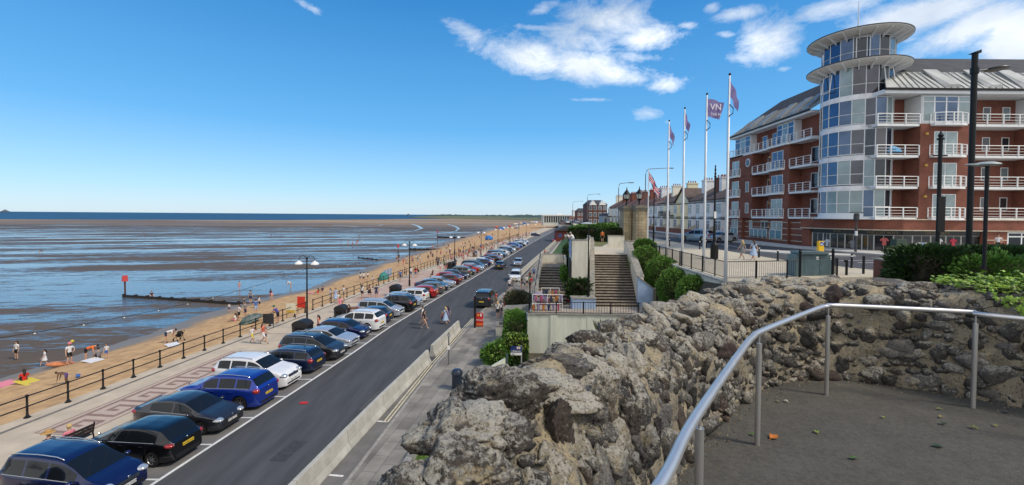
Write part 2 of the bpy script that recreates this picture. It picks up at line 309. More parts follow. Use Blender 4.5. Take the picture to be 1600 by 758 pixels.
# -------- mudflats: wet sheets mirror the sky between brown ridges
def mud_material():
    m = bpy.data.materials.new('wet_mudflat'); m.use_nodes = True; t = m.node_tree; b = t.nodes['Principled BSDF']
    tcn = t.nodes.new('ShaderNodeTexCoord'); vec = tcn.outputs['Object']
    s = t.nodes.new('ShaderNodeSeparateXYZ'); t.links.new(vec, s.inputs[0]); X, Y = s.outputs[0], s.outputs[1]
    def nz(sx, sy, detail=6, rot=14, dist=0.0, rough=.6):
        mp = t.nodes.new('ShaderNodeMapping'); mp.inputs['Rotation'].default_value = (0,0,radians(-rot)); mp.inputs['Scale'].default_value = (1,1,1)
        t.links.new(vec, mp.inputs[0]); sc = t.nodes.new('ShaderNodeMapping'); sc.inputs['Scale'].default_value = (sx, sy, 1); t.links.new(mp.outputs[0], sc.inputs[0])
        n = t.nodes.new('ShaderNodeTexNoise'); n.inputs['Scale'].default_value = 1; n.inputs['Detail'].default_value = detail; n.inputs['Distortion'].default_value = dist; n.inputs['Roughness'].default_value = rough
        t.links.new(sc.outputs[0], n.inputs['Vector']); return n.outputs[0]
    big = nz(.013, .075, 4, 16, .6); mid = nz(.06, .30, 6, 14, .5, .66); fine = nz(.45, 1.5, 6, 10, 0, .7)
    h = M(t, 'ADD', M(t, 'MULTIPLY', big, 1.0), M(t, 'ADD', M(t, 'MULTIPLY', mid, .65), M(t, 'MULTIPLY', fine, .62)))     # ridge height ~ .87 mean
    far = t.nodes.new('ShaderNodeMapRange'); far.inputs[1].default_value = 240; far.inputs[2].default_value = 430; far.inputs[3].default_value = 0; far.inputs[4].default_value = .16; t.links.new(Y, far.inputs[0])
    nr = t.nodes.new('ShaderNodeMapRange'); nr.inputs[1].default_value = 20; nr.inputs[2].default_value = 130; nr.inputs[3].default_value = -.04; nr.inputs[4].default_value = 0; t.links.new(Y, nr.inputs[0])
    h = M(t, 'ADD', M(t, 'ADD', h, far.outputs[0]), nr.outputs[0])
    dry = M(t, 'MULTIPLY', M(t, 'SUBTRACT', h, 1.065), 8, clamp=True)
    farY = t.nodes.new('ShaderNodeMapRange'); farY.inputs[1].default_value = 400; farY.inputs[2].default_value = 520; t.links.new(Y, farY.inputs[0])
    c1 = t.nodes.new('ShaderNodeMix'); c1.data_type = 'RGBA'; c1.inputs[6].default_value = (.082,.060,.042,1); c1.inputs[7].default_value = (.14,.10,.064,1); t.links.new(mid, c1.inputs[0])
    tan_ = t.nodes.new('ShaderNodeMix'); tan_.data_type = 'RGBA'; tan_.inputs[6].default_value = (.17,.115,.075,1); tan_.inputs[7].default_value = (.42,.29,.155,1)
    bands = nz(.0012, .012, 4, 0); k = M(t, 'MULTIPLY', M(t, 'SUBTRACT', bands, .42), 6, clamp=True); t.links.new(k, tan_.inputs[0])
    c2 = t.nodes.new('ShaderNodeMix'); c2.data_type = 'RGBA'; t.links.new(farY.outputs[0], c2.inputs[0]); t.links.new(c1.outputs[2], c2.inputs[6]); t.links.new(tan_.outputs[2], c2.inputs[7])
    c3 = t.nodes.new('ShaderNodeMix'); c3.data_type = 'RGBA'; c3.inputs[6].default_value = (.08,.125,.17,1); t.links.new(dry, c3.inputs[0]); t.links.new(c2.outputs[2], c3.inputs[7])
    t.links.new(c3.outputs[2], b.inputs['Base Color'])
    r = t.nodes.new('ShaderNodeMapRange'); r.inputs[3].default_value = .10; r.inputs[4].default_value = .62; t.links.new(dry, r.inputs[0]); t.links.new(r.outputs[0], b.inputs['Roughness'])
    sp_ = t.nodes.new('ShaderNodeMapRange'); sp_.inputs[3].default_value = 1.0; sp_.inputs[4].default_value = .12; t.links.new(dry, sp_.inputs[0]); t.links.new(sp_.outputs[0], b.inputs['Specular IOR Level'])
    b.inputs['IOR'].default_value = 1.6
    rip = nz(1.1, 3.6, 4, 10, .8); bp = t.nodes.new('ShaderNodeBump'); bp.inputs['Strength'].default_value = .9; bp.inputs['Distance'].default_value = .035
    hh = M(t, 'ADD', rip, M(t, 'MULTIPLY', dry, .6)); t.links.new(hh, bp.inputs['Height']); t.links.new(bp.outputs[0], b.inputs['Normal'])
    return m
mud = mud_material()
b = MB(); b.add([(-2600,-120,-2),(60,-120,-2),(60,100,-2),(110,700,-2),(420,1800,-2),(0,1790,-2),(-300,1120,-2),(-421,800,-2),(-900,640,-2),(-2600,560,-2)], [tuple(range(10))])
tag(b.build('mudflats', mud), kind='structure')
chm = mat('channel_water', (.10,.17,.24), .16, var=.2, scale=.3, bump=.6, bscale=1.2, spec=1.0)
for pts in (((644,350.2,5),(653,353,7),(659,357,8),(646,361,7),(606,364,5),(551,370.5,4),(469,376,2)), ((699,350.2,5),(712,354,7),(717,357.5,9),(711,362,8),(683,365.5,6),(640,368,3)), ((520,352,2),(560,354,4),(590,353,5),(600,350.5,2))):
    L_ = [(G(x,y,-1.993), w) for x,y,w in pts]; b = MB(); vs = []
    for p_, w in L_: vs += [(p_.x,p_.y-w*.9,-1.993),(p_.x,p_.y+w*.9,-1.993)]
    b.add(vs, [(2*i,2*i+2,2*i+3,2*i+1) for i in range(len(L_)-1)]); tag(b.build('tidal_channel', chm), kind='structure')
seam = mat('sea_water', (.014,.065,.135), .5, var=.35, scale=.015, bump=1, bscale=.2, spec=.25)
b = MB(); b.add([(-50000,-300,-2.3),(50000,-300,-2.3),(50000,50000,-2.3),(-50000,50000,-2.3)], [(0,1,2,3)]); tag(b.build('sea', seam), kind='structure')
marsh = mat('salt_marsh', (.085,.12,.04), .9, col2=(.17,.14,.07), scale=.006, aniso=(1,4,1))
b = MB(); b.add([(-420,1750,-1.6),(-150,1300,-1.7),(60,1050,-1.6),(420,900,-1.5),(2500,1000,-1.5),(2500,5200,-1.4),(-700,5200,-1.4),(-560,2600,-1.5)], [tuple(range(8))]); tag(b.build('salt_marsh', marsh), kind='structure')
# low far shore hills with trees on it
hb = MB(); vs = []; 
hillm = mat('far_wooded_hills', (.045,.075,.06), .9, var=.5, scale=.02)
def ridge(name, x0, x1, y, h0, seed, n=150, depth=350, m=hillm):
    b = MB(); vs = []; 
    for i in range(n+1):
        x = x0+(x1-x0)*i/n; e = min(1, i/14, (n-i)/14)
        h = e*(h0*(.55+.5*mn.noise((x*.004, seed, 0)))+h0*.30*mn.noise((x*.03, seed, 3))+h0*.12*mn.noise((x*.13, seed, 7)))
        vs += [(x, y-depth*.5, -1.6), (x, y-10, -1.6+max(.2,h)*.8), (x, y, -1.6+max(.3,h)), (x, y+depth, -1.6)]
    fs = [(i*4+k, (i+1)*4+k, (i+1)*4+k+1, i*4+k+1) for i in range(n) for k in range(3)]
    b.add(vs, fs); tag(b.build(name, m), kind='structure')
ridge('hills', -900, 500, 4300, 22, 1); ridge('hills', -50, 900, 2400, 16, 5); ridge('hills', 100, 620, 1500, 15, 9)
# -------- beach
SHX = [(-40,-42),(20,-38.5),(32,-37.4),(54.7,-37.6),(72,-34.0),(128,-33.0),(220,-31),(320,-26.5),(450,-14),(600,5),(998,75)]
sand = mat('beach_sand', (.58,.37,.175), .9, col2=(.37,.22,.10), scale=1.3, bump=1, bscale=3.2, detail=9)
damp = None
def sand_material():
    m = sand; t = m.node_tree; b = t.nodes['Principled BSDF']; src = b.inputs['Base Color'].links[0].from_socket
    tcn = t.nodes.new('ShaderNodeTexCoord'); s = t.nodes.new('ShaderNodeSeparateXYZ'); t.links.new(tcn.outputs['Object'], s.inputs[0])
    n = t.nodes.new('ShaderNodeTexNoise'); n.inputs['Scale'].default_value = .25; n.inputs['Detail'].default_value = 5; t.links.new(tcn.outputs['Object'], n.inputs['Vector'])
    z = M(t, 'ADD', s.outputs[2], M(t, 'MULTIPLY', M(t, 'SUBTRACT', n.outputs[0], .5), .35))
    wet = t.nodes.new('ShaderNodeMapRange'); wet.inputs[1].default_value = -1.72; wet.inputs[2].default_value = -1.45; wet.inputs[3].default_value = 1; wet.inputs[4].default_value = 0; t.links.new(z, wet.inputs[0])
    mx = t.nodes.new('ShaderNodeMix'); mx.data_type = 'RGBA'; mx.inputs[7].default_value = (.20,.145,.09,1); t.links.new(wet.outputs[0], mx.inputs[0]); t.links.new(src, mx.inputs[6]); t.links.new(mx.outputs[2], b.inputs['Base Color'])
    r = t.nodes.new('ShaderNodeMapRange'); r.inputs[3].default_value = .9; r.inputs[4].default_value = .42; t.links.new(wet.outputs[0], r.inputs[0]); t.links.new(r.outputs[0], b.inputs['Roughness'])
sand_material()
vs = []; fs = []; ys = [-40+1.0*i for i in range(0,130)]+[90+4*i for i in range(0,60)]+[330+20*i for i in range(0,35)]
K = 44
def sandz(x, y, t):
    z = -.32 if t <= 0 else -.35-1.68*(t**1.25)
    k = min(1, max(0, t*8))*min(1, max(0, (1.25-t)*3))
    return z+k*(.10*mn.noise((x*.35, y*.3, 0))+.16*mn.noise((x*.09, y*.08, 4))+.045*mn.noise((x*1.3, y*1.3, 9)))
for y in ys:
    x0 = xr(y)+.25 if y < 400 else 33+(y-400)*.30; x1 = interp(SHX, y); 
    for k in range(K+1):
        t = k/K*1.3; x = x0+(x1-x0)*t; vs.append((x, y, sandz(x, y, t)))
for i in range(len(ys)-1):
    for k in range(K): a = i*(K+1)+k; fs.append((a, a+1, a+K+2, a+K+1)[::-1])
b = MB(); b.add(vs, fs); tag(b.build('beach', sand, smooth=True), kind='structure')
def beach_pt(px, py):        # the spot on the sloping sand seen at a surveyed pixel
    z = -.6
    for _ in range(6):
        p = G(px, py, z); x0 = xr(p.y)+.25; x1 = interp(SHX, p.y); t = (p.x-x0)/(x1-x0); z = max(sandz(p.x, p.y, t), -1.99) if t < 1.2 else -2.0
    p.z = z; return p
# -------- promenade, bays, road, pavement
strip('promenade', lambda y: xr(y)-.25, lambda y: xb(y)-5.0, .10, prom_conc, thick=2.2)
strip('promenade_edge_strip', lambda y: xr(y)+.55, lambda y: xr(y)+.78, .104, mat('dark_setts', (.17,.15,.13), .85, var=.3, scale=6))
strip('parking_bays', lambda y: xb(y)-5.0, lambda y: xb(y), 0, bay_tarmac)
strip('road', lambda y: xb(y), lambda y: xk(y), -.002, mat('road_asphalt', (.062,.064,.068), .85, var=.26, scale=1.6, bump=.25, bscale=60, aniso=(1,.10,1)))
for (px_, py_, w_, l_, m_, nm_) in ((560,640,.9,2.4,'old','road_patch'),(700,560,1.4,3.2,'old','road_patch'),(420,720,.7,1.6,'new','road_patch'),(640,545,.6,5.0,'new','road_patch'),(585,700,.45,.45,'iron','drain_cover'),(760,470,.6,.6,'iron','drain_cover')):
    p_ = G(px_,py_,0); b = MB(); b.add([(p_.x,p_.y,.002),(p_.x+w_,p_.y-.1*w_,.002),(p_.x+w_+.12*l_,p_.y+l_,.002),(p_.x+.12*l_,p_.y+l_+.1*w_,.002)], [(0,1,2,3)]); tag(b.build(nm_, mat('tarmac_'+m_, dict(old=(.078,.077,.074),new=(.045,.046,.05),iron=(.035,.032,.03))[m_], .8, var=.3, scale=5)), kind='structure')
strip('road_edge_line', lambda y: xb(y)-.07, lambda y: xb(y)+.07, .004, paint)
strip('kerb', lambda y: xk(y), lambda y: xk(y)+.16, .12, kerbm, thick=.14)
strip('gutter', lambda y: xk(y)-.30, lambda y: xk(y), .004, asphalt_light, y0=-30, y1=60)
strip('pavement', lambda y: xk(y)+.16, lambda y: xp(y), .115, flags, thick=.12)
for a, nm in ((.45, 'double_yellow_line'), (.27, 'double_yellow_line')):
    strip(nm, lambda y, a=a: xk(y)-a, lambda y, a=a: xk(y)-a+.09, .009, ypaint, y0=21.3, y1=43)
strip('lane_margin', lambda y: xk(y)-1.35, lambda y: xk(y)-.30, .003, asphalt_light, y0=-30, y1=27)
bl = MB()
for k in range(-2, 58):
    y = 16.55+2.57*k
    if y > 165: break
    x = xb(y); bl.box(x-4.9, x-.07, y-.05, y+.05, .0035, .0042)
for (y, L) in ((16.9, 1.25), (21.4, 1.1)):
    x = xk(y)-.3; bl.add([(x-L, y+.16, .006), (x-L, y+.05, .006), (x, y-.10, .006), (x, y+.01, .006)], [(0,1,2,3)])
tag(bl.build('parking_bay_lines', paint), kind='structure')
# Greek key paving panels, laid in the promenade
pink = mat('pink_setts', (.47,.37,.30), .85, var=.12, scale=8); maroon = mat('maroon_setts', (.25,.165,.135), .85, var=.18, scale=8)
def key_panel(y0, y1, off0, off1, units):
    L = y1-y0; w = off1-off0; bp_ = MB(); bd = MB()
    def P(s, t, z): y = y0+s*L; return (xr(y)+off0+t*w, y-.10*(t*w), z)
    def rect(b, s0, s1, t0, t1, z):
        b.add([P(s0,t0,z), P(s0,t1,z), P(s1,t1,z), P(s1,t0,z)], [(0,1,2,3)])
    for i in range(units): rect(bp_, i/units, (i+1)/units, 0, 1, .104)
    e = .030; q = .05*L/L
    for (t0, t1) in ((0, e), (1-e, 1)):
        for i in range(units): rect(bd, i/units, (i+1)/units, t0, t1, .108)
    rect(bd, 0, .004, e, 1-e, .108); rect(bd, .996, 1, e, 1-e, .108)
    u = (1-.02)/units; d = .085*w/L/.9; th = .085
    for i in range(units):
        s = .01+i*u
        for (a0, a1, t0, t1) in ((0, 1, .12, .12+th), (0, d/u, .12+th, .86), (d/u, .80, .86-th, .86), (.80-d/u, .80, .36, .86-th), (.36, .80-d/u, .36, .36+th), (.36, .36+d/u, .36+th, .62)):
            rect(bd, s+a0*u, s+a1*u, t0, t1, .108)
    tag(bp_.build('promenade_paving_panel', pink), kind='structure'); tag(bd.build('promenade_key_pattern', maroon), kind='structure')
key_panel(19.8, 31.9, 2.15, 4.45, 7)
strip('promenade_red_paving', lambda y: xr(y)+1.2, lambda y: xb(y)-5.6, .106, redpav, y0=50, y1=79)
strip('promenade_cross_joint', lambda y: xr(y)+.8, lambda y: xb(y)-5.0, .107, maroon, y0=36.6, y1=36.72)
strip('promenade_cross_joint', lambda y: xr(y)+.8, lambda y: xb(y)-5.0, .107, maroon, y0=49.8, y1=49.92)
# ---------------- upper town plateau
ZU = 6.45
def zs(x): return ZU+max(0, min(.55, (x-14)*.0275))
def sheet(name, poly, m, dz=0.0, kind='structure', n=10, thick=0):
    """flat polygon laid on the gently rising upper street, split in x so that it follows the slope"""
    bm = bmesh.new(); vs = [bm.verts.new((p[0], p[1], 0)) for p in poly]; bm.faces.new(vs)
    for x in np.arange(14, 35, 4.0):
        bmesh.ops.bisect_plane(bm, geom=bm.verts[:]+bm.edges[:]+bm.faces[:], plane_co=(x,0,0), plane_no=(1,0,0))
    if thick:
        r = bmesh.ops.extrude_face_region(bm, geom=bm.faces[:]); top = [e for e in r['geom'] if isinstance(e, bmesh.types.BMVert)]
        for v in bm.verts: v.co.z = zs(v.co.x)+dz-thick
        for v in top: v.co.z = zs(v.co.x)+dz
    else:
        for v in bm.verts: v.co.z = zs(v.co.x)+dz
    bmesh.ops.recalc_face_normals(bm, faces=bm.faces[:])
    me = bpy.data.meshes.new(name); bm.to_mesh(me); bm.free(); me.materials.append(m)
    o = bpy.data.objects.new(name, me); COL.objects.link(o); return tag(o, kind=kind)
beige = mat('beige_paving', (.52,.46,.35), .85, var=.12, scale=1.5, bump=.15, bscale=25)
palepav = mat('pale_paving', (.50,.485,.45), .85, var=.12, scale=1.5)
earth = mat('earth', (.07,.06,.04), .95, var=.4, scale=1)
sheet('upper_ground', [(12.6,14),(90,14),(90,420),(47,420),(28,200),(17,98),(13.0,52),(12.9,26.4)], mat('town_ground', (.13,.12,.11), .9, var=.2, scale=.5), -.12)
sheet('upper_pavement', [(13.1,26.7),(26,26.7),(24.6,30),(22.9,36),(22.7,52),(23.5,75),(28.5,200),(27.2,200),(17,98),(14.0,52),(13.7,42)], beige, 0, thick=.1)
sheet('upper_road', [(26,14),(34.2,14),(34.0,38),(32.6,44),(31.3,49),(30.4,57),(31.5,110),(35,200),(55,420),(48,420),(28.5,200),(23.5,75),(22.7,52),(22.9,36),(24.6,30)], asphalt, -.09)
sheet('far_pavement', [(34.2,14),(60,14),(60,43.4),(37.4,43.4),(33.6,50),(34.2,70),(36,78),(38,200),(35,200),(31.5,110),(30.4,57),(31.3,49),(32.6,44),(34.0,38)], palepav, .01, thick=.1)
sheet('traffic_island', [(24.8,46.8),(26.6,42.2),(30.6,38.6),(31.6,40.3),(29.6,42.4),(26.4,47.4)], palepav, .02, thick=.11)
for poly in ([(27.5,34.4),(32.3,33.6),(32.3,33.8),(27.5,34.6)], [(27.2,36.0),(32.2,35.6),(32.2,35.75),(27.2,36.15)], [(26.5,49),(27.6,60),(27.75,60),(26.65,49)]):
    sheet('road_marking', poly, paint, -.084)
# ---------------------------------------------------------------- foliage
leafm = {}
def leaf_mat(name, c, var=.45):
    if name in leafm: return leafm[name]
    m = mat(name, c, .55, island=var, spec=.25); leafm[name] = m; return m
green_d = leaf_mat('dark_green_leaves', (.030,.066,.018)); green_m = leaf_mat('mid_green_leaves', (.085,.185,.032)); green_l = leaf_mat('light_green_leaves', (.15,.27,.045)); green_y = leaf_mat('yellow_green_leaves', (.25,.36,.05)); grey_g = leaf_mat('grey_green_leaves', (.12,.13,.075))
twig = mat('twigs', (.045,.035,.022), .9, var=.3)
def leaf_cloud(pts, size, seed=0, jitter=.5, aspect=1.8, up=0.0):
    """one small folded leaf per point: pts Nx3, nrm optional"""
    r = np.random.default_rng(seed); n = len(pts); P = np.asarray(pts)
    a = r.normal(size=(n,3)); a[:,2] += up; a /= np.linalg.norm(a,axis=1)[:,None]
    c = r.normal(size=(n,3)); bb = np.cross(a,c); bb /= np.linalg.norm(bb,axis=1)[:,None]
    s = size*(1+jitter*(r.random(n)-.5)*2)[:,None]; nn = np.cross(a,bb)
    v0 = P-a*s*aspect/2; v1 = P+bb*s*.5+nn*s*.12; v2 = P+a*s*aspect/2; v3 = P-bb*s*.5+nn*s*.12
    V = np.stack([v0,v1,v2,v3],1).reshape(-1,3); Fc = np.arange(4*n).reshape(-1,4)
    return V, Fc
def np_mesh(name, V, Fc, m, parent=None, smooth=False):
    me = bpy.data.meshes.new(name); n = len(Fc); k = Fc.shape[1]
    me.vertices.add(len(V)); me.vertices.foreach_set('co', np.asarray(V, dtype=np.float32).ravel())
    me.loops.add(n*k); me.loops.foreach_set('vertex_index', np.asarray(Fc, dtype=np.int32).ravel())
    me.polygons.add(n); me.polygons.foreach_set('loop_start', np.arange(0,n*k,k,dtype=np.int32))
    me.update(calc_edges=True)
    if smooth: me.polygons.foreach_set('use_smooth', [True]*n)
    me.materials.append(m); o = bpy.data.objects.new(name, me); COL.objects.link(o)
    if parent: o.parent = parent
    return o
def bush_pts(c, r, n, seed, boxy=0.0, lump=.22):
    g = np.random.default_rng(seed); d = g.normal(size=(n,3)); d /= np.linalg.norm(d,axis=1)[:,None]
    if boxy: 
        q = np.abs(d).max(axis=1)[:,None]; d = d/(q**boxy)
    rad = np.array([1+lump*mn.noise((v[0]*2.2+seed, v[1]*2.2, v[2]*2.2))+lump*.6*mn.noise((v[0]*6, v[1]*6+seed, v[2]*6)) for v in d])
    rad *= 1-.28*g.random(n)**1.6
    return np.asarray(c)+d*rad[:,None]*np.asarray(r)
def bush(name, label, cat, c, r, n, size, m, seed=1, boxy=0.0, group=None, lump=.22, m2=None, up=0.0, core=.80):
    t = empty(name, (c[0], c[1], c[2]-r[2]), 0, label, cat, group); lc = (0,0,r[2])
    b = MB(); 
    vs = bush_pts(lc, [k*core for k in r], 0, 0) if False else None
    bb = MB(); bb.ball((0,0,0), (1,1,1), nu=14, nv=9)
    V = []
    for v in bb.v:
        d = Vector(v); 
        if boxy: d = d/(max(abs(d.x),abs(d.y),abs(d.z))**boxy)
        k = core*(1+lump*mn.noise((d.x*2.2+seed, d.y*2.2, d.z*2.2))); V.append((d.x*r[0]*k, d.y*r[1]*k, r[2]+d.z*r[2]*k))
    cb = MB(); cb.add(V, bb.f); cb.build('branches', twig, t)
    P = bush_pts(lc, r, n, seed, boxy, lump)
    V, Fc = leaf_cloud(P, size, seed, up=up); np_mesh('foliage', V, Fc, m, t)
    if m2:
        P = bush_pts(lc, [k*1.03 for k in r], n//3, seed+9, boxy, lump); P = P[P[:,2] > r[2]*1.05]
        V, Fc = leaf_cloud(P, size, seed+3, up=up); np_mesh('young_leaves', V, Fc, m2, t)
    return t
def tree(name, label, x, y, z, h, r, m, seed, n=1500, size=.35, group=None):
    t = empty(name, (x,y,z), 0, label, 'tree', group); g = random.Random(seed)
    b = MB(); b.tube([(0,0,0),(.1,.05,h*.35),(0,.1,h*.7)], [h*.035,h*.026,h*.012], n=7)
    P = []
    for i in range(7):
        a = g.uniform(0,2*pi); z0 = h*g.uniform(.3,.55); e = (cos(a)*r*.65, sin(a)*r*.65, h*g.uniform(.6,.85)); b.tube([(0,0,z0),(e[0]*.5,e[1]*.5,(z0+e[2])/2+.1),e], [h*.015,h*.01,h*.004], n=5)
        P.append(bush_pts(e, [r*.5,r*.5,h*.17], n//8, seed+i, lump=.4))
    P.append(bush_pts((0,0,h*.8), [r*.6,r*.6,h*.2], n//8, seed+20, lump=.4)); P = np.concatenate(P)
    b.build('trunk', twig, t); V, Fc = leaf_cloud(P, size, seed); np_mesh('crown', V, Fc, m, t); return t
# ---------------------------------------------------------------- terrace, stairs and retaining walls
palewall = mat('pale_green_render', (.68,.70,.61), .85, col2=(.53,.56,.48), var=.12, scale=1.4, bump=.2, bscale=20, aniso=(1.5,1.5,.25), detail=8)
offwhite = mat('weathered_white_render', (.68,.655,.57), .85, col2=(.52,.50,.43), var=.15, scale=1.6, bump=.2, bscale=20, aniso=(1.5,1.5,.3), detail=8)
bluewall = mat('blue_render', (.30,.41,.60), .8, var=.15, scale=2)
coping = mat('coping_stone', (.27,.255,.22), .9, var=.35, scale=4, bump=.4)
treadm = mat('worn_step_stone', (.26,.22,.17), .9, var=.4, scale=2.5, bump=.3)
riserm = mat('shaded_step_riser', (.045,.037,.03), .9, var=.5, scale=3)  # shade on the risers put into their colour, far darker than the treads
deckm = mat('terrace_deck', (.36,.31,.25), .9, var=.25, scale=1.5)
def thing_mesh(mb, name, m, label, cat, group=None, **k):
    return tag(mb.build(name, m, **k), label, cat, group)
# terrace platform
tw = empty('terrace_wall', (1.2,32,0), 0, 'pale green rendered retaining wall carrying the terrace with black railings', 'wall')
def rel(o, T0): return [tuple(Vector(v)-Vector(T0)) for v in o]
def part(mb, name, m, parent, **k):          # world-coordinate mesh parented to a thing without moving it
    o = mb.build(name, m, parent, **k); o.matrix_parent_inverse = Matrix.Translation(parent.location).inverted() if parent.rotation_euler.z == 0 else parent.matrix_world.inverted(); return o
b = MB(); b.prism([(1.2,32),(14.5,31.7),(12.5,36.2),(6.2,38),(2.3,38)], -.1, 2.96); part(b, 'wall', palewall, tw)
b = MB(); b.prism([(1.14,31.93),(14.55,31.63),(14.5,31.95),(1.5,32.25),(2.6,38),(2.25,38)], 2.963, 3.06); part(b, 'coping', coping, tw)
b = MB(); b.box(1.16,1.2,32.1,33.2,.1,2.9); part(b, 'blue_end_panel', bluewall, tw)
for x in (2.9, 5.6, 8.3): b = MB(); b.box(x, x+.5, 31.9-.02*x/4, 31.98, 0, 2.95); part(b, 'pilaster', palewall, tw)
b = MB(); b.prism([(1.5,32.26),(14.45,31.96),(12.5,36.2),(12,47),(6.2,47),(2.65,38)], 2.90, 2.99); tag(b.build('terrace_paving', deckm), kind='structure')
# terrace railings
rl = empty('terrace_railing', (1.3,32.1,3.05), 0, 'black bar railing along the front edge of the green terrace wall', 'railing')
b = MB(); p0 = Vector((1.32,32.08,0)); p1 = Vector((13.6,31.78,0)); n = 62
b.tube([(p0.x,p0.y,3.9),(p1.x,p1.y,3.9)], .028); b.tube([(p0.x,p0.y,3.13),(p1.x,p1.y,3.13)], .02)
part(b, 'rails', black, rl)
b = MB()
for i in range(n+1): p = p0.lerp(p1, i/n); b.tube([(p.x,p.y,3.13),(p.x,p.y,3.88)], .012, n=5, cap=False)
part(b, 'bars', black, rl)
for i in range(0, 7): p = p0.lerp(p1, i/6*.98); b = MB(); b.box(p.x-.04,p.x+.04,p.y-.04,p.y+.04,3.05,3.95); part(b, 'post', black, rl)
b = MB(); b.tube([(1.45,34,3.0),(1.45,34,4.9)], [.07,.05]); b.tube([(1.45,33.7,3.0),(1.45,33.7,4.6)], .035); b.ball((1.45,34,4.95), .1)
thing_mesh(b, 'signpost', black, 'stubby black post standing at the left corner of the terrace beside the toy stall', 'post')
def stair(name, label, a0, a1, b0, b1, z0, z1, n, run_extra=0):
    """flight from edge a0-a1 (bottom left, right) to edge b0-b1 (top left, right)"""
    t = empty(name, (a0[0],a0[1],z0), 0, label, 'stairs'); L = Vector((*a0,0)); R_ = Vector((*a1,0)); TL = Vector((*b0,0)); TR = Vector((*b1,0))
    tr = MB(); rs = MB(); q = random.Random(3)
    for i in range(n):
        f0, f1 = i/n, (i+1)/n; A = L.lerp(TL,f0); B = R_.lerp(TR,f0); C = R_.lerp(TR,f1); D = L.lerp(TL,f1); zt = z0+(z1-z0)*(i+1)/n; zb = z0+(z1-z0)*i/n
        nose = (A-D).normalized()*.03
        tr.prism([(A.x+nose.x,A.y+nose.y),(B.x+nose.x,B.y+nose.y),(C.x,C.y),(D.x,D.y)], zt-.05, zt)
        rs.prism([(A.x,A.y),(B.x,B.y),(C.x,C.y),(D.x,D.y)], z0-.3, zt-.052)
    part(tr, 'treads', treadm, t); part(rs, 'risers', riserm, t); return t
s1 = stair('stone_stairs', 'wide flight of worn stone steps between the tall white wall and the blue-ended wall', (6.72,34.9),(10.17,34.9),(8.05,42.5),(11.3,42.5), 3.0, 6.55, 20)
s2 = stair('stone_stairs', 'narrower flight of worn steps on the left, rising behind the rack of beach toys', (2.05,35.6),(4.5,35.6),(3.15,45.4),(5.5,45.4), 3.0, 5.0, 13)
b = MB(); b.prism([(3.15,45.4),(5.5,45.4),(5.9,49),(3.55,49)], 2.9, 5.0); part(b, 'landing', treadm, s2)
b = MB(); b.prism([(3.5,49),(5.95,49),(5.95,49.22),(3.5,49.22)], 2.9, 5.92); b.prism([(5.5,45.4),(5.72,45.4),(6.0,49),(5.9,49)], 2.9, 5.9); part(b, 'parapet', offwhite, s2)
b = MB(); b.prism([(3.47,48.97),(5.97,48.97),(5.97,49.25),(3.47,49.25)], 5.923, 5.98); part(b, 'coping', coping, s2)
def sloped_wall(parent, name, pts, th, m, base, copw=.05, cop=True):
    """pts: (x,y,ztop) along the left face; thickness to the right"""
    for (a, c) in zip(pts, pts[1:]):
        A, B = Vector(a), Vector(c); d = Vector((B.x-A.x, B.y-A.y, 0)).normalized(); n = Vector((d.y,-d.x,0))*th
        poly = [(A.x,A.y),(A.x+n.x,A.y+n.y),(B.x+n.x,B.y+n.y),(B.x,B.y)]
        w = MB(); w.prism(poly, base, [A.z,A.z,B.z,B.z]); part(w, name, m, parent)
        if cop:
            e = n.normalized()*copw; f = d*.0; poly = [(A.x-e.x,A.y-e.y),(A.x+n.x+e.x,A.y+n.y+e.y),(B.x+n.x+e.x,B.y+n.y+e.y),(B.x-e.x,B.y-e.y)]
            w = MB(); w.prism(poly, [A.z+.003,A.z+.003,B.z+.003,B.z+.003], [A.z+.07,A.z+.07,B.z+.07,B.z+.07]); part(w, 'coping', coping, parent)
sloped_wall(s2, 'side_wall', [(1.78,35.5,3.75),(2.9,45.4,5.75),(3.25,49,5.85)], .25, offwhite, 0)
hr = MB(); hr.tube([(1.9,35.6,4.3),(3.0,45.4,6.45),(3.35,49.1,6.5)], .03, black); 
for i in range(6): f = i/5; hr.tube([(1.9+1.1*f,35.6+9.8*f,3.7+2.1*f),(1.9+1.1*f,35.6+9.8*f,4.3+2.15*f)], .02, black)
part(hr, 'handrail', black, s2)
sloped_wall(s1, 'side_wall', [(6.35,34.9,3.95),(7.68,42.5,7.75),(7.95,44.5,8.05)], .33, offwhite, 2.95)
wl = empty('stair_wall', (10.2,35.2,3), 0, 'sloping white wall with blue end face at the right side of the wide steps', 'wall')
sloped_wall(wl, 'wall', [(10.22,35.22,5.35),(11.35,43.0,7.5),(11.4,44.2,7.6)], .5, offwhite, 2.95)
b = MB(); b.prism([(10.2,34.98),(11.42,34.98),(11.42,35.2),(10.2,35.2)], 2.95, [5.4,4.45,4.45,5.4]); part(b, 'end_face', bluewall, wl)
b = MB(); b.prism([(10.16,34.93),(11.46,34.93),(11.46,35.25),(10.16,35.25)], [5.403,4.453,4.453,5.403], [5.48,4.53,4.53,5.48]); part(b, 'coping', coping, wl)
b = MB(); b.prism([(11.425,34.98),(11.8,35.3),(11.8,35.6),(11.425,35.2)], 2.95, 4.45); part(b, 'end_return', offwhite, wl)
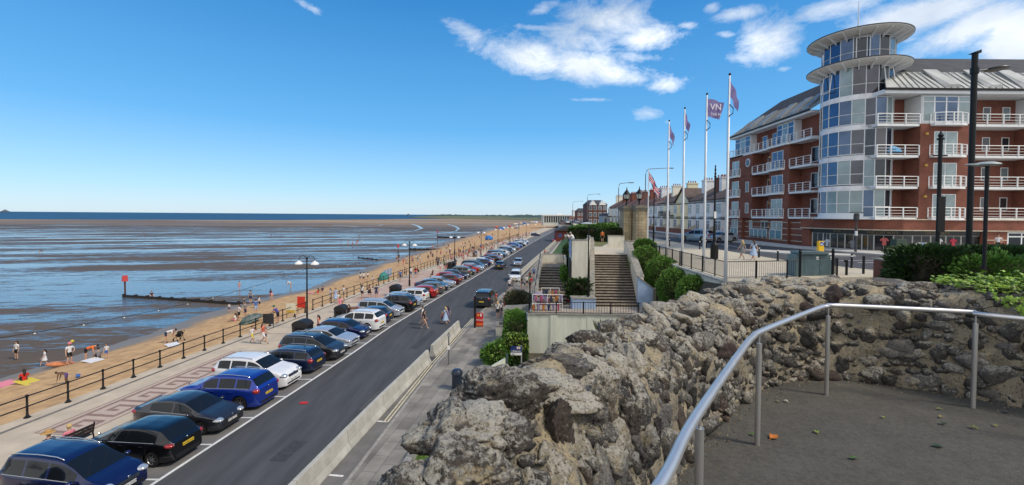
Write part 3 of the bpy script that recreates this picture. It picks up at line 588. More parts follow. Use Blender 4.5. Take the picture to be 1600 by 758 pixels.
# tall white block with a lookout platform
wb = empty('viewing_platform', (5.3,37.7,3), 0, 'tall white rendered block between the two flights of steps, two people leaning on its top', 'wall')
P_ = [(5.24,37.8),(6.66,37.8),(7.66,42.3),(8.3,46.5),(6.2,46.9)]
b = MB(); b.prism(P_, 0, 7.15); part(b, 'wall', offwhite, wb)
pr = [(5.24,37.8),(6.66,37.8),(7.66,42.3),(8.3,46.5),(6.2,46.9)]
for i, (q0, q1) in enumerate(zip(pr, pr[1:]+pr[:1])):
    A = Vector((*q0,0)); B = Vector((*q1,0)); d = (B-A).normalized(); nn = Vector((-d.y,d.x,0))*.22
    if i == 3: continue
    w = MB(); w.prism([q0,q1,(B.x+nn.x,B.y+nn.y),(A.x+nn.x,A.y+nn.y)], 7.152, 8.17-.01*i); part(w, 'parapet', offwhite, wb)
    w = MB(); w.prism([(A.x-nn.x*.15,A.y-nn.y*.15),(B.x-nn.x*.15,B.y-nn.y*.15),(B.x+nn.x*1.15,B.y+nn.y*1.15),(A.x+nn.x*1.15,A.y+nn.y*1.15)], 8.172-.01*i, 8.25-.012*i); part(w, 'coping', coping, wb)
b = MB(); b.prism([(5.22,38.3),(5.26,38.3),(6.0,45.4),(5.96,45.4)], 6.6, 8.1); part(b, 'bluish_shade_panel', bluewall, wb)  # bluish shade of the block's left face, put into the panel colour
b = MB(); b.prism([(5.05,38.2),(5.23,38.2),(5.6,41.6),(5.42,41.6)], 3.6, 6.3); part(b, 'lattice_vent', mat('dark_recess', (.05,.05,.05), .9), wb)
# planter, bush, red board
pl = empty('planter', (4.8,33.9,3), 0, 'blue fronted planter box on the terrace at the foot of the wide steps', 'planter')
b = MB(); b.box(4.75,6.6,33.9,34.75,2.995,3.8); part(b, 'front', bluewall, pl); b = MB(); b.box(4.68,6.66,33.84,34.8,3.803,3.89); part(b, 'coping', coping, pl)
bush('dark_shrub', 'dark drooping evergreen shrub growing behind the blue planter on the terrace', 'shrub', (5.6,36.0,4.15), (1.15,1.0,1.0), 3800, .11, green_d, 31, lump=.35)
bush('dark_shrub', 'narrow dark ivy clump climbing between the left steps and the tall white wall', 'shrub', (5.0,41.2,4.2), (.32,2.8,1.3), 2600, .12, green_m, 32, lump=.35)
bush('dark_shrub', 'upright dark bush beside the left steps landing against the white block', 'shrub', (6.5,49.5,5.6), (.7,2.2,1.5), 2200, .13, green_d, 33, lump=.3)
b = MB(); b.box(4.6,5.15,36.6,36.66,3.2,4.7, mat('pink_board', (.62,.30,.36), .6, var=.3, scale=7)); b.box(4.55,5.2,36.66,36.7,3.0,3.9, mat('red_board', (.42,.03,.04), .6))
thing_mesh(b, 'notice_board', None, 'pink and red price board leaning at the foot of the tall white wall', 'sign')
# lower level at the left foot of the terrace
pb = empty('concrete_planter', (-1.3,36.5,.1), 0, 'square pale concrete planter box on the pavement below the terrace', 'planter')
b = MB(); b.box(-1.3,.35,36.5,38.0,.1,.92); part(b, 'box', offwhite, pb); b = MB(); b.box(-1.05,.1,36.72,37.8,.925,.93); part(b, 'soil', earth, pb)
b = MB(); [b.box(*q, .922, .99) for q in ((-1.36,.41,36.44,36.7),(-1.36,.41,37.82,38.06),(-1.36,-1.08,36.7,37.82),(.13,.41,36.7,37.82))]; part(b, 'rim', coping, pb)
fl = empty('low_wall', (-.3,43,.1), 0, 'low white wall holding the grey-green bush beside the crowd on the pavement', 'wall')
b = MB(); b.prism([(-.6,43),(1.75,42.6),(1.8,42.9),(-.55,43.3)], .1, [1.3,1.5,1.5,1.3]); b.prism([(-.85,43.1),(-.55,43.1),(.3,46.5),(0,46.5)], .1, 1.1); part(b, 'wall', offwhite, fl)
bush('grey_shrub', 'rounded grey-green shrub in the walled bed at the foot of the left steps', 'shrub', (.7,44.4,1.65), (1.45,1.2,.95), 4200, .10, grey_g, 35, lump=.25)
s3 = stair('stone_stairs', 'short pinkish stone steps climbing from the pavement to the left corner of the terrace', (-.5,38.6),(-.35,42.5),(1.9,38.9),(2.35,42.4), .1, 1.9, 9)
hd = bush('clipped_hedge', 'tall rounded dark green hedge against the left corner of the terrace wall', 'hedge', (.35,33.6,1.35), (.95,2.2,1.45), 9000, .085, green_m, 41, boxy=.6, lump=.18)
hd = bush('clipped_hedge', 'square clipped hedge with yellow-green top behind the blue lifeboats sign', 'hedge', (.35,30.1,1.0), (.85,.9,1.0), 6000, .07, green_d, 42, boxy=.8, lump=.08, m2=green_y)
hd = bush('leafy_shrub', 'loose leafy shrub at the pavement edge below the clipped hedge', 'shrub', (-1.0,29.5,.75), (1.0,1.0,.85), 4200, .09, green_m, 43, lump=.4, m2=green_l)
sg = empty('lifeboats_sign', (.1,28.6,.1), 0, 'navy and white sign on a post in front of the clipped hedge', 'sign')
navy = mat('navy_panel', (.012,.03,.14), .4); 
b = MB(); b.box(-.02,.72,28.6,28.63,1.22,1.63); part(b, 'upper_panel', navy, sg); b = MB(); b.box(-.02,.72,28.6,28.63,1.03,1.20); part(b, 'lower_panel', white, sg)
b = MB(); b.box(.66,.74,28.64,28.70,0,1.66); part(b, 'post', mat('grey_paint', (.3,.32,.34), .5), sg)
redm = mat('red_paint', (.55,.02,.02), .45); 
b = MB(); b.box(.38,.62,28.590,28.597,1.45,1.60, white); b.box(.488,.512,28.584,28.589,1.45,1.60, redm); b.box(.38,.62,28.584,28.589,1.515,1.535, redm) ; part(b, 'flag_emblem', None, sg)
t = text_mesh('Lifeboats', .17, white, sg, 'lettering', (0,0,0), (pi/2,0,0)); t.location = (.25,-.012,1.21)
t = text_mesh('RNLI', .09, navy, sg, 'lettering', (0,0,0), (pi/2,0,0)); t.location = (.05,-.012,1.01)
vg = empty('low_wall', (-1.9,27.4,.1), 0, 'grey-green low wall with sloping top and dark end post just past the rocks', 'wall')
b = MB(); b.prism([(-2.1,26.8),(-.35,27.6),(-.38,27.75),(-2.15,26.95)], .1, [.35,1.15,1.15,.35]); part(b, 'wall', palewall, vg); b = MB(); b.box(-.32,-.18,27.6,27.75,.1,1.4); part(b, 'post', mat('slate_paint', (.06,.085,.09), .5), vg)
b = MB(); ys_ = [y for y in np.arange(14, 22.6, .9)]
for y in ys_: x = xp(y); b.prism([(x+.02,y),(x+.30,y),(xp(y+.86)+.30,y+.86),(xp(y+.86)+.02,y+.86)], .05, .42)
thing_mesh(b, 'stone_edging', kerbm, 'low pale stone edging between the pavement flags and the small lawn below the rocks', 'wall')
strip('lawn', lambda y: xp(y)+.3, lambda y: xp(y)+6, .14, grass, y0=0, y1=27)
gb = []; g = np.random.default_rng(5)
for i in range(9000): y = g.uniform(14,26); gb.append((interp(XP,y)+.3+g.random()*2.2, y, .16))
V, Fc = leaf_cloud(gb, .035, 5, aspect=2.5, up=1.5); o = np_mesh('grass', V, Fc, green_l); tag(o, 'short mown grass on the verge below the rock wall', 'grass', kind='stuff')
# ground that joins the levels
def patch(name, rows, m, kind='structure', sub=6, amp=.0):
    """rows: list of lists of 3D points (a control net), bilinearly refined"""
    A = np.array(rows, dtype=float); r_, c_ = A.shape[:2]; R2 = (r_-1)*sub+1; C2 = (c_-1)*sub+1; V = []
    for i in range(R2):
        u = i/sub; i0 = min(int(u), r_-2); fu = u-i0
        for j in range(C2):
            v = j/sub; j0 = min(int(v), c_-2); fv = v-j0
            p = (A[i0,j0]*(1-fu)*(1-fv)+A[i0+1,j0]*fu*(1-fv)+A[i0,j0+1]*(1-fu)*fv+A[i0+1,j0+1]*fu*fv)
            V.append((p[0], p[1], p[2]+amp*mn.noise((p[0]*.6,p[1]*.6,p[2]*.6))))
    Fc = [(i*C2+j, i*C2+j+1, (i+1)*C2+j+1, (i+1)*C2+j) for i in range(R2-1) for j in range(C2-1)]
    b = MB(); b.add(V, Fc); o = b.build(name, m, smooth=True); return tag(o, kind=kind)
gr_net = []
for y in (49.6, 60, 80, 98, 124, 165, 200): x = xp(y)+.3; k = interp([(98,1),(165,.6),(200,.35)], max(98,y)); gr_net.append([(x, y, .35), (x+2.4*k, y, 1.9), (x+6*k, y, 5.2), (x+8.5*k, y, 6.45)])
patch('grass_bank', gr_net, mat('bank_grass', (.115,.20,.03), .85, col2=(.06,.115,.018), var=.2, scale=1.3, bump=.7, bscale=12), amp=.08)
b = MB()
for y in np.arange(50, 200, 3.0): b.prism([(xp(y)+.02,y),(xp(y)+.28,y),(xp(y+3)+.28,y+3),(xp(y+3)+.02,y+3)], 0, .75)
thing_mesh(b, 'low_wall', concrete, 'long low pale wall at the foot of the green bank beside the seafront pavement', 'wall')
lawnm = mat('dry_lawn', (.13,.15,.04), .9, col2=(.19,.165,.08), scale=1.5, bump=.5, bscale=14)
b = MB(); b.prism([(8.05,42.5),(11.4,42.5),(14,46),(13.6,53),(9.4,53)], 6.3, 6.55); tag(b.build('upper_deck', beige), kind='structure')
b = MB(); b.prism([(9.4,53),(13.6,53),(17.4,60),(17.4,66),(24,130),(20.3,130),(11.8,66)], 6.2, 6.50); tag(b.build('upper_lawn', lawnm), kind='structure')
patch('planted_slope', [[(6.5,20,.1),(9,20,3),(12.7,20,6.35)], [(9,26.5,.1),(11,26.7,3.2),(13.1,26.7,6.38)], [(10.5,31.5,2.2),(11.5,31.8,3.4),(13.5,31.8,6.38)], [(11.9,36,3.2),(12.4,36,4.6),(13.6,36,6.38)], [(11.95,44,5.6),(12.6,44,6.1),(14.0,44,6.4)], [(12.0,46.5,6.4),(13,46.5,6.4),(14.2,46.5,6.4)]], earth, amp=.1)
patch('lower_ground', [[(-1.5,24,.1),(14,24,.1)],[(.2,27.8,.1),(14,27,.1)],[(1.3,34,.1),(14,34,.1)]], earth)
uw = empty('low_wall', (11.6,53,6.5), 0, 'short cream wall with a slanted left end at the back of the upper deck', 'wall')
b = MB(); b.prism([(11.1,53),(13.7,53),(13.7,53.3),(11.1,53.3)], 6.5, [6.6,7.85,7.85,6.6]); b.prism([(11.75,52.99),(13.72,52.99),(13.72,53.31),(11.75,53.31)], 6.5, 7.85); part(b, 'wall', offwhite, uw)
b = MB(); b.box(11.7,13.8,52.93,53.37,7.86,7.94); part(b, 'coping', coping, uw)
u2 = empty('low_wall', (12,46,6.5), 0, 'pale upright wall at the head of the wide steps beside the round bushes', 'wall')
b = MB(); b.box(11.95,13.35,46,46.3,6.3,7.62); part(b, 'wall', offwhite, u2); b = MB(); b.box(11.9,13.4,45.95,46.35,7.623,7.7); part(b, 'coping', coping, u2)
for i, (c, r, lb) in enumerate([((13.4,44,6.9),(1.3,1.3,1.15),'small round dark bush nearest the stone pier at the top of the slope'), ((12.35,40,5.8),(1.5,1.7,1.75),'large round bush beside the head of the wide steps'),
     ((12.75,36.6,5.2),(1.45,1.7,1.75),'round bush in the middle of the row below the flagpole fence'), ((12.7,33.3,4.7),(1.5,1.6,1.65),'round bush lower down the row below the flagpole fence'), ((13.0,30.3,4.9),(1.35,1.4,1.35),'nearest round bush of the row, just above the rock wall crest')]):
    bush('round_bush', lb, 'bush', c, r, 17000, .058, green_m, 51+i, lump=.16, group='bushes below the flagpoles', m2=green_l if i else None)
for i, (x, y, rx, lb) in enumerate([(11.0,66,2.5,'dark clipped hedge behind the lawn, left of the person in orange'), (15.3,64.5,2.6,'dark clipped hedge behind the person in orange')]):
    bush('long_hedge', lb, 'hedge', (x,y,7.45), (rx,1.1,1.05), 6000, .14, green_d, 60+i, boxy=.9, lump=.06)
for i, (x, y, h, r) in enumerate([(12.4,76,2.5,1.9),(15.8,74,2.7,2.1),(19.3,77,2.4,2.0)]):
    tree('park_tree', ['leftmost low bushy tree behind the long hedge','middle low bushy tree behind the long hedge','low bushy tree behind the hedge next to the stone pier'][i], x, y, 6.4, h, r, green_m, 70+i, 2600, .22, 'bushy trees behind the long hedge')
# stone gate piers with lanterns
stone = brick_mat('sandstone_blocks', (.40,.33,.21), (.31,.25,.16), (.16,.13,.09), .9, .42, .015, vertical=True, var=.3)
lampglass = mat('lantern_glass', (.55,.58,.55), .3, spec=.6)
for i, (x0, x1, y0, y1, lx, lb) in enumerate([(16.2,17.3,63,65.5,16.9,'narrower sandstone gate pier with a lantern on top, nearer the sea'), (17.45,18.95,61,64,18.25,'broad sandstone gate pier with a lantern on top, beside the flag')]):
    g = empty('gate_pier', ((x0+x1)/2,(y0+y1)/2,6.4), 0, lb, 'pier', 'stone gate piers')
    b = MB(); b.box(x0,x1,y0,y1,6.4,11.1); b.box(x0+.3,x1-.3,y0-.12,y0,6.4,11.0); part(b, 'shaft', stone, g)
    b = MB(); b.box(x0-.12,x1+.12,y0-.15,y1+.12,11.103,11.4); b.box(x0-.2,x1+.2,y0-.25,y1+.2,11.403,11.6); b.box(x0,x1,y0,y1,11.603,11.85); part(b, 'cornice', mat('grey_cornice', (.22,.20,.16), .9, var=.3), g)
    yc = (y0+y1)/2; b = MB(); b.lathe([(.3,0),(.12,.25),(.10,.7),(.3,.8),(.38,.95)], (lx,yc,11.86), n=8); b.lathe([(.62,1.62),(.55,1.7),(.30,2.05),(.1,2.3),(.05,2.6),(.0,2.8)], (lx,yc,11.86), n=8)
    for k in range(6): a = k*pi/3; b.tube([(lx+.36*cos(a),yc+.36*sin(a),12.8),(lx+.55*cos(a),yc+.55*sin(a),13.5)], .03, n=4)
    part(b, 'lantern_frame', black, g); b = MB(); b.lathe([(.32,.96),(.50,1.6),(.5,1.62)], (lx,yc,11.86), n=6); part(b, 'lantern_glass', lampglass, g)
# quoined white strip behind the left pier
# ---------------------------------------------------------------- upper promenade: fence, flagpoles, bollards, cabinet
fc = empty('promenade_fence', (13.6,42,6.45), 0, 'long black bar fence along the edge of the upper promenade below the flagpoles', 'fence')
FP = [(14.3,47),(13.75,42),(13.3,34),(13.25,26.9)]; FQ = [(13.25,26.9),(17.7,26.85)]
def fence_run(P, parent, zf=lambda x: zs(x)+.02, h=1.05):
    r = MB(); bars = MB(); posts = []
    for a, c in zip(P, P[1:]):
        A, B = Vector((*a,0)), Vector((*c,0)); L = (B-A).length; n = int(L/.13)
        za, zb = zf(A.x), zf(B.x)
        r.tube([(A.x,A.y,za+h),(B.x,B.y,zb+h)], .028, n=6); r.tube([(A.x,A.y,za+.08),(B.x,B.y,zb+.08)], .02, n=6)
        for i in range(n): p = A.lerp(B, i/n); z = zf(p.x); bars.tube([(p.x,p.y,z+.08),(p.x,p.y,z+h)], .010, n=4, cap=False)
        for i in range(int(L/1.9)+1): posts.append(A.lerp(B, min(1,i*1.9/L)))
    part(r, 'rails', black, parent); part(bars, 'bars', black, parent)
    for p in posts: b = MB(); z = zf(p.x); b.box(p.x-.035,p.x+.035,p.y-.035,p.y+.035,z-.1,z+h+.06); part(b, 'post', black, parent)
fence_run(FP, fc); fence_run(FQ, fc)
b = MB(); 
for a, c in zip(FP[::-1], FP[::-1][1:]): b.prism([(a[0]-.25,a[1]),(a[0]-.05,a[1]),(c[0]-.05,c[1]),(c[0]-.25,c[1])], 5.4, 6.42)
b.prism([(13.0,26.6),(26,26.6),(26,26.75),(13.0,26.75)], 5.0, 6.42); thing_mesh(b, 'retaining_wall', offwhite, 'low white retaining wall under the upper promenade fence', 'wall')
f2 = empty('guard_rail', (21.3,29,6.5), 0, 'short grey slatted barrier beside the black posts near the brick pillar', 'fence')
fence_run([(20.4,27.2),(22.6,31.5)], f2)
polem = mat('white_pole', (.72,.74,.77), .35, var=.06, scale=2)
lilac = mat('lilac_flag', (.20,.17,.37), .8, var=.15, scale=5); lilac_w = mat('flag_white', (.72,.70,.76), .8)
blk = black
def flag_cloth(b, x, y, z, w, h, droop, m, nx=10, nz=8, wave=.10, ph=0.0, dirx=1.0, diry=.15):
    vs = []
    for i in range(nx+1):
        for j in range(nz+1):
            u, v = i/nx, j/nz; L = w*u*(1-droop*.62); dz = -h*v-droop*w*u*(1.0)*(1-.25*v)-.10*w*u*u
            s = wave*sin(u*9+v*2.5+ph)*(.3+u)
            vs.append((x+.05+L*dirx*(1-.25*v*u), y+L*diry+s, z+dz))
    fs = [(i*(nz+1)+j, (i+1)*(nz+1)+j, (i+1)*(nz+1)+j+1, i*(nz+1)+j+1) for i in range(nx) for j in range(nz)]
    b.add(vs, fs, m); return vs
poles = [(13.0,26.35,12.35,'nearest and tallest white flagpole at the corner of the fence, lilac flag hanging limp',.85,1.3,.1), (13.45,30.4,12.3,'second white flagpole from the right, its lilac flag flying open',.10,1.3,1.2),
         (13.5,34.4,12.3,'third white flagpole from the right, narrow lilac flag hanging',.95,1.0,2.4), (13.75,38.5,12.2,'leftmost and farthest of the four tall white flagpoles beside the fence',.9,1.2,3.9)]
for i, (x, y, h, lb, droop, w, ph) in enumerate(poles):
    z0 = 6.0 if i == 0 else 6.3; top = ZU+h
    t = empty('flagpole', (x,y,z0), 0, lb, 'flagpole', 'white flagpoles by the fence')
    b = MB(); b.tube([(x,y,z0),(x,y,z0+4),(x+.02,y,top)], [.11,.085,.042], n=10); part(b, 'pole', polem, t, smooth=True)
    b = MB(); b.ball((x+.02,y,top+.06), .08); part(b, 'finial', blk, t)
    b = MB(); b.tube([(x-.06,y-.05,top-.2),(x-.12,y-.06,top-2.6),(x-.05,y-.05,z0+1.3)], .007, n=4); b.tube([(x,y-.07,top-1.75),(x+.22,y-.1,top-2.0),(x+.2,y-.1,top-2.3),(x-.02,y-.07,top-2.45)], .03, n=5); part(b, 'halyard', blk, t)
    b = MB(); hh = 1.25; n0 = len(b.v); flag_cloth(b, x, y, top-.25, w, hh if droop < .5 else 1.0, droop, lilac, ph=ph)
    f = part(b, 'flag', lilac, t, smooth=True)
    if droop < .5:
        for (s, sz, dz, dx) in (('VN', .62, -.62, .62), ('THE N', .26, -1.12, .62)):
            e = text_mesh(s, sz, lilac_w, t, 'flag_lettering', (0,0,0), (pi/2,0,.15)); e.location = (dx, -.06, top-z0-.25+dz)
# union flag pole with long lamp bracket
ux, uy = 18.9, 60.5
ut = empty('flagpole', (ux,uy,6.4), 0, 'short white pole beside the stone pier flying the Union flag', 'flagpole')
b = MB(); b.tube([(ux,uy,6.4),(ux,uy,16.9)], [.10,.05], n=8); part(b, 'pole', polem, ut)
def union_flag(parent, x, y, z):
    nvy, wh, rd = mat('flag_navy', (.02,.03,.16), .8), mat('flag_white', (.72,.70,.76), .8), mat('flag_red', (.55,.02,.04), .8)
    b = MB(); nx, nz = 36, 24; w, h = 3.0, 1.8; vs = []
    for i in range(nx+1):
        for j in range(nz+1):
            u, v = i/nx, j/nz; vs.append((x+.06+u*w*.50-.1*v*u, y+.16*sin(u*10+v*3), z-v*h*.75-u*w*.85+.12*sin(u*7)))
    fs = {}
    for i in range(nx):
        for j in range(nz):
            u, v = (i+.5)/nx*2, (j+.5)/nz; X, Y = u-1, (v-.5); 
            d1 = abs(Y*2-X)/sqrt(5)*1.0; d2 = abs(Y*2+X)/sqrt(5); 
            if abs(X) < .10 or abs(Y) < .10: k = rd
            elif abs(X) < .17 or abs(Y) < .17: k = wh
            elif min(d1,d2) < .035: k = rd
            elif min(d1,d2) < .11: k = wh
            else: k = nvy
            fs.setdefault(k, []).append((i*(nz+1)+j, (i+1)*(nz+1)+j, (i+1)*(nz+1)+j+1, i*(nz+1)+j+1))
    o = len(b.v); b.v += vs
    for k, L in fs.items(): q = b.mi(k); b.f += L; b.m += [q]*len(L)
    part(b, 'union_flag', None, parent, smooth=True)
union_flag(ut, ux, uy, 16.5)
def bracket_lamp(x, y, z, h, arm, lb, top_r=.06, ang=0.0, mt=None):
    t = empty('street_lamp', (x,y,z), 0, lb, 'street lamp', 'tall grey street lamps with long bracket arms'); mt = mt or mat('grey_galvanised', (.14,.15,.16), .5, metal=.3)
    b = MB(); b.tube([(0,0,0),(0,0,h*.3)], .11, n=8); part_l(b, 'base', blk, t); b = MB()
    b.tube([(0,0,h*.3),(0,0,h-.8),(arm*.04,0,h-.3),(arm*.15,0,h-.05),(arm*.6,0,h+.05),(arm,0,h+.12)], [.08,.06,.05,.045,.04,.035], n=8); part_l(b, 'column', mt, t)
    b = MB(); b.box(arm-.05,arm+.75,-.14,.14,h+.04,h+.16); part_l(b, 'lamp_head', mt, t); t.rotation_euler.z = ang; return t
def part_l(mb, name, m, parent, **k): return mb.build(name, m, parent, **k)
bracket_lamp(19.1,62.5,6.4,10.7,3.2,'grey street lamp with a long bracket arm right beside the Union flag')
bracket_lamp(16.6,68,6.4,9.0,1.6,'bracket street lamp in front of the white terrace row, left of the stone piers')
bracket_lamp(19.0,110,6.4,9.3,2.5,'street lamp with a bracket arm left of the dark brick gabled building')
bracket_lamp(23.0,165,6.4,9.3,3.2,'most distant bracket street lamp above the town street')
# lit-motif frame on a black post
t = empty('decorative_light_post', (20.2,62,6.4), 0, 'black post carrying a square wire light decoration right of the Union flag', 'street lamp')
b = MB(); b.tube([(0,0,0),(0,0,2.2)], .13); b.tube([(0,0,2.2),(0,0,7.8)], .07); part_l(b, 'post', blk, t)
b = MB(); b.tube([(0,0,7.8),(1.5,0,7.8),(1.5,0,6.1),(.1,0,5.7)], .025, n=5); b.tube([(.3,0,6.2),(.7,0,6.5),(1.1,0,6.2),(1.3,0,7.0),(.9,0,7.3),(1.2,0,7.6)], .02, n=5); b.tube([(.3,0,6.9),(.7,0,7.2),(.5,0,7.5)], .02, n=5); part_l(b, 'wire_motif', mat('light_grey_wire', (.45,.5,.5), .5), t)
# bollards
def bollard(x, y, h=1.0, band=True):
    t = MB(); r = .065; t.lathe([(r*1.5,0),(r*1.5,.08),(r,.12),(r,h*.72),(r*1.25,h*.74),(r*1.25,h*.78),(r,h*.80),(r,h*.9),(r*1.3,h*.92),(r*.9,h*.99),(0.0,h*1.04)], m=blk, n=10)
    if band: t.lathe([(r+.004,h*.80),(r+.004,h*.885)], m=white, n=10)
    return t
bt = bollard(0,0).build('bollard', None); bt.location = (22.3,49.9,zs(22)); 
bol = [(22.3,49.9,'farther left of the pair of bollards behind the second flagpole'),(21.15,48.9,'nearer of the pair of bollards behind the second flagpole'),(19.6,54,'bollard seen between the two left flagpoles'),(22.45,40.4,'bollard behind the woman in the dark dress'),(22.2,39.0,'bollard just right of the woman in the pale blue dress'),(22.3,36.4,'bollard alone at the kerb left of the green cabinet'),(24.2,30.9,'bollard with a white ring, right of the cabinet and before the brick pillar')]
for i, (x, y, lb) in enumerate(bol):
    o = bt if i == 0 else bt.copy()
    if i: COL.objects.link(o)
    o.location = (x, y, zs(x)); tag(o, 'black '+lb, 'bollard', 'bollards along the kerb')
# green cabinet behind two black posts with chain rails
cb = empty('utility_cabinet', (18.5,27.4,6.5), 0, 'blue-green metal utility cabinet standing behind the two black rail posts', 'cabinet')
cabm = mat('cabinet_paint', (.10,.16,.18), .45, var=.15, scale=3); z0 = zs(18.5)
b = MB(); b.box(18.0,20.35,27.6,28.4,z0,z0+1.35); part(b, 'body', cabm, cb, bevel=.02); b = MB(); b.box(18.25,20.1,27.5,28.5,z0+1.353,z0+1.55); part(b, 'lid', cabm, cb, bevel=.05)
for x in (18.6,19.6): b = MB(); b.box(x-.004,x+.004,27.592,27.6,z0+.1,z0+1.45); part(b, 'door_seam', blk, cb)
for (x, w) in ((19.35,.16),(20.25,.14)): b = MB(); b.box(x,x+w,27.585,27.598,z0+1.05,z0+1.25); part(b, 'label_plate', white, cb)
pr_ = empty('post_and_rail', (18,27.0,6.5), 0, 'two tall black posts joined by two thin rails in front of the green cabinet', 'railing')
for x in (18.0,20.05):
    b = MB(); b.lathe([(.075,0),(.075,1.55),(.10,1.57),(.10,1.62),(.06,1.66),(.08,1.72),(0,1.78)], (x,27.1,zs(x)), n=10); b.lathe([(.08,1.25),(.08,1.33)], (x,27.1,zs(x)), m=None, n=10); part(b, 'post', blk, pr_)
for z in (1.15,1.55): b = MB(); b.tube([(18.0,27.1,zs(18)+z),(20.05,27.1,zs(20)+z)], .02, n=6); part(b, 'rail', blk, pr_)
for (x, y, h, lb) in ((21.3,27.6,.95,'square black post just right of the cabinet'),(22.7,28.0,1.15,'slim black post between the square post and the ringed bollard')):
    b = MB(); b.box(x-.05,x+.05,y-.05,y+.05,zs(x),zs(x)+h); b.box(x-.16,x+.06,y-.04,y+.04,zs(x)+h-.12,zs(x)+h) if h < 1 else None; thing_mesh(b, 'black_post', blk, lb, 'post')
# yellow traffic beacon on the island
t = empty('traffic_beacon', (29.4,41.4,zs(29)), 0, 'yellow keep-left bollard with a round blue arrow sign on the traffic island', 'bollard')
yel = mat('beacon_yellow', (.75,.45,.01), .4); blu = mat('sign_blue', (.02,.10,.42), .4)
b = MB(); b.box(-.27,.27,-.14,.14,.12,1.2); part_l(b, 'body', yel, t, bevel=.04); b = MB(); b.box(-.14,.14,-.1,.1,.0,.118); part_l(b, 'foot', blk, t)
b = MB(); b.tube([(.05,-.145,.95),(.05,-.165,.95)], .19, n=16); part_l(b, 'arrow_disc', blu, t); b = MB(); b.tube([(.16,-.17,1.05),(-.06,-.17,.85)], .025, n=4); b.tube([(-.08,-.17,1.0),(-.08,-.17,.83),(.08,-.17,.83)], .022, n=4); part_l(b, 'arrow', white, t)
# litter bin and tall lamp column behind the flagpole
b = MB(); b.lathe([(.33,0),(.33,1.15),(.36,1.18),(.36,1.24),(.20,1.42),(.14,1.5),(0,1.52)], (18.0,38.6,zs(18)), n=14); thing_mesh(b, 'litter_bin', blk, 'round black litter bin on the upper promenade at the foot of a dark lamp column', 'bin')
lc = empty('lamp_column', (18.15,39.0,zs(18)), 0, 'dark lamp column with a turned finial rising behind the nearest flagpole', 'street lamp')
b = MB(); b.tube([(0,0,0),(0,0,2.6)], .13); b.tube([(0,0,2.6),(0,0,7.3)], .09); b.lathe([(.1,7.3),(.12,7.35),(.06,7.45),(.1,7.6),(.05,7.75),(.09,7.95),(.04,8.1),(.07,8.25),(0,8.4)], n=8); part_l(b, 'column', blk, lc)
b = MB(); b.box(-.09,.09,-.13,-.11,3.6,4.2); part_l(b, 'notice', white, lc)
# big black columns on the right, standing in the hedge
def P3(px, Y): return (px-800)/680*Y
def column(px, Y, top, r, lb, head=None):
    x = P3(px, Y); t = empty('lamp_column', (x,Y,6.5), 0, lb, 'street lamp'); h = top-6.5
    b = MB(); b.tube([(0,0,0),(0,0,h)], r, n=12); part_l(b, 'column', blk, t, smooth=True, angle=40)
    return t, h
t, h = column(1515, 21.7, 18.45, .125, 'tall black lamp column with slanted top and flat disc lamp, standing in the right hedge')
b = MB(); b.add([(-.16,-.16,0),(.16,-.16,.0),(.16,.16,0),(-.16,.16,0),(-.16,-.16,.03),(.16,-.16,.16),(.16,.16,.16),(-.16,.16,.03)], [(0,3,2,1),(4,5,6,7),(0,1,5,4),(1,2,6,5),(2,3,7,6),(3,0,4,7)]); o = part_l(b, 'cap', blk, t); o.location = (0,0,h)
b = MB(); b.tube([(.1,0,h-.85),(.75,.0,h-.75)], .03, n=6); b.tube([(0,0,h-1.0),(0,0,h-.7)], .17); part_l(b, 'arm', blk, t)
b = MB(); b.lathe([(0,.03),(.2,.05),(.42,.02),(.45,-.02),(.40,-.05),(0,-.06)], (1.1,0,h-.72), n=20); part_l(b, 'lamp_disc', mat('dark_lamp', (.09,.09,.08), .4), t, smooth=True, angle=40)
t, h = column(1466, 20.0, 13.9, .08, 'black post with a spearhead finial and a small crossbar in front of the apartment balconies')
b = MB(); b.lathe([(.14,h),(.14,h+.06),(.07,h+.1),(.11,h+.2),(.04,h+.32),(0,h+.45)], n=8); b.box(-.32,.32,-.03,.03,h-.75,h-.69); b.box(-.15,.18,-.14,-.10,h-2.6-1.6,h-2.6); part_l(b, 'finial', blk, t)
t, h = column(1540, 15.8, 12.25, .06, 'slim black lamp post with a pale saucer lamp at the right, standing among the leaves')
b = MB(); b.lathe([(0,.12),(.2,.10),(.36,.04),(.38,0),(.30,-.03),(0,-.05)], (-.02,0,h), n=18); b.tube([(-.02,0,h-.02),(-.75,0,h+.0)], .03, n=6); b.ball((-.55,0,h), (.28,.14,.035)); part_l(b, 'lamp_head', mat('pale_lamp', (.42,.46,.44), .4), t, smooth=True, angle=40)
b = MB(); b.box(-.08,.08,-.09,-.075,h-5.35,h-5.0); part_l(b, 'yellow_label', yel, t)
# hooded column with monitor-like lamp near the shop
t = empty('bus_stop_post', (33.4,42.2,zs(33)), 0, 'dark grey post with a hooded lamp box in front of the clothes shop', 'post')
b = MB(); b.tube([(0,0,0),(0,0,2.5)], .11, n=8); b.tube([(0,0,2.5),(0,0,3.2)], .06, n=8); b.lathe([(.12,3.0),(.24,3.15),(.24,3.6),(.18,3.75)], n=8); b.box(-.5,.5,-.3,.3,3.78,3.86); part_l(b, 'post', mat('dark_grey_paint', (.05,.05,.055), .5), t); b = MB(); b.tube([(0,0,1.6),(0,0,2.05)], .113, n=8); part_l(b, 'white_band', white, t)
b = MB(); b.box(36.2,37.2,40.9,41.6,zs(36),zs(36)+1.3); thing_mesh(b, 'planter_box', mat('dark_green_box', (.025,.05,.035), .6), 'dark green box on the pavement in front of the shop window with the white shirt', 'bin', bevel=.02)

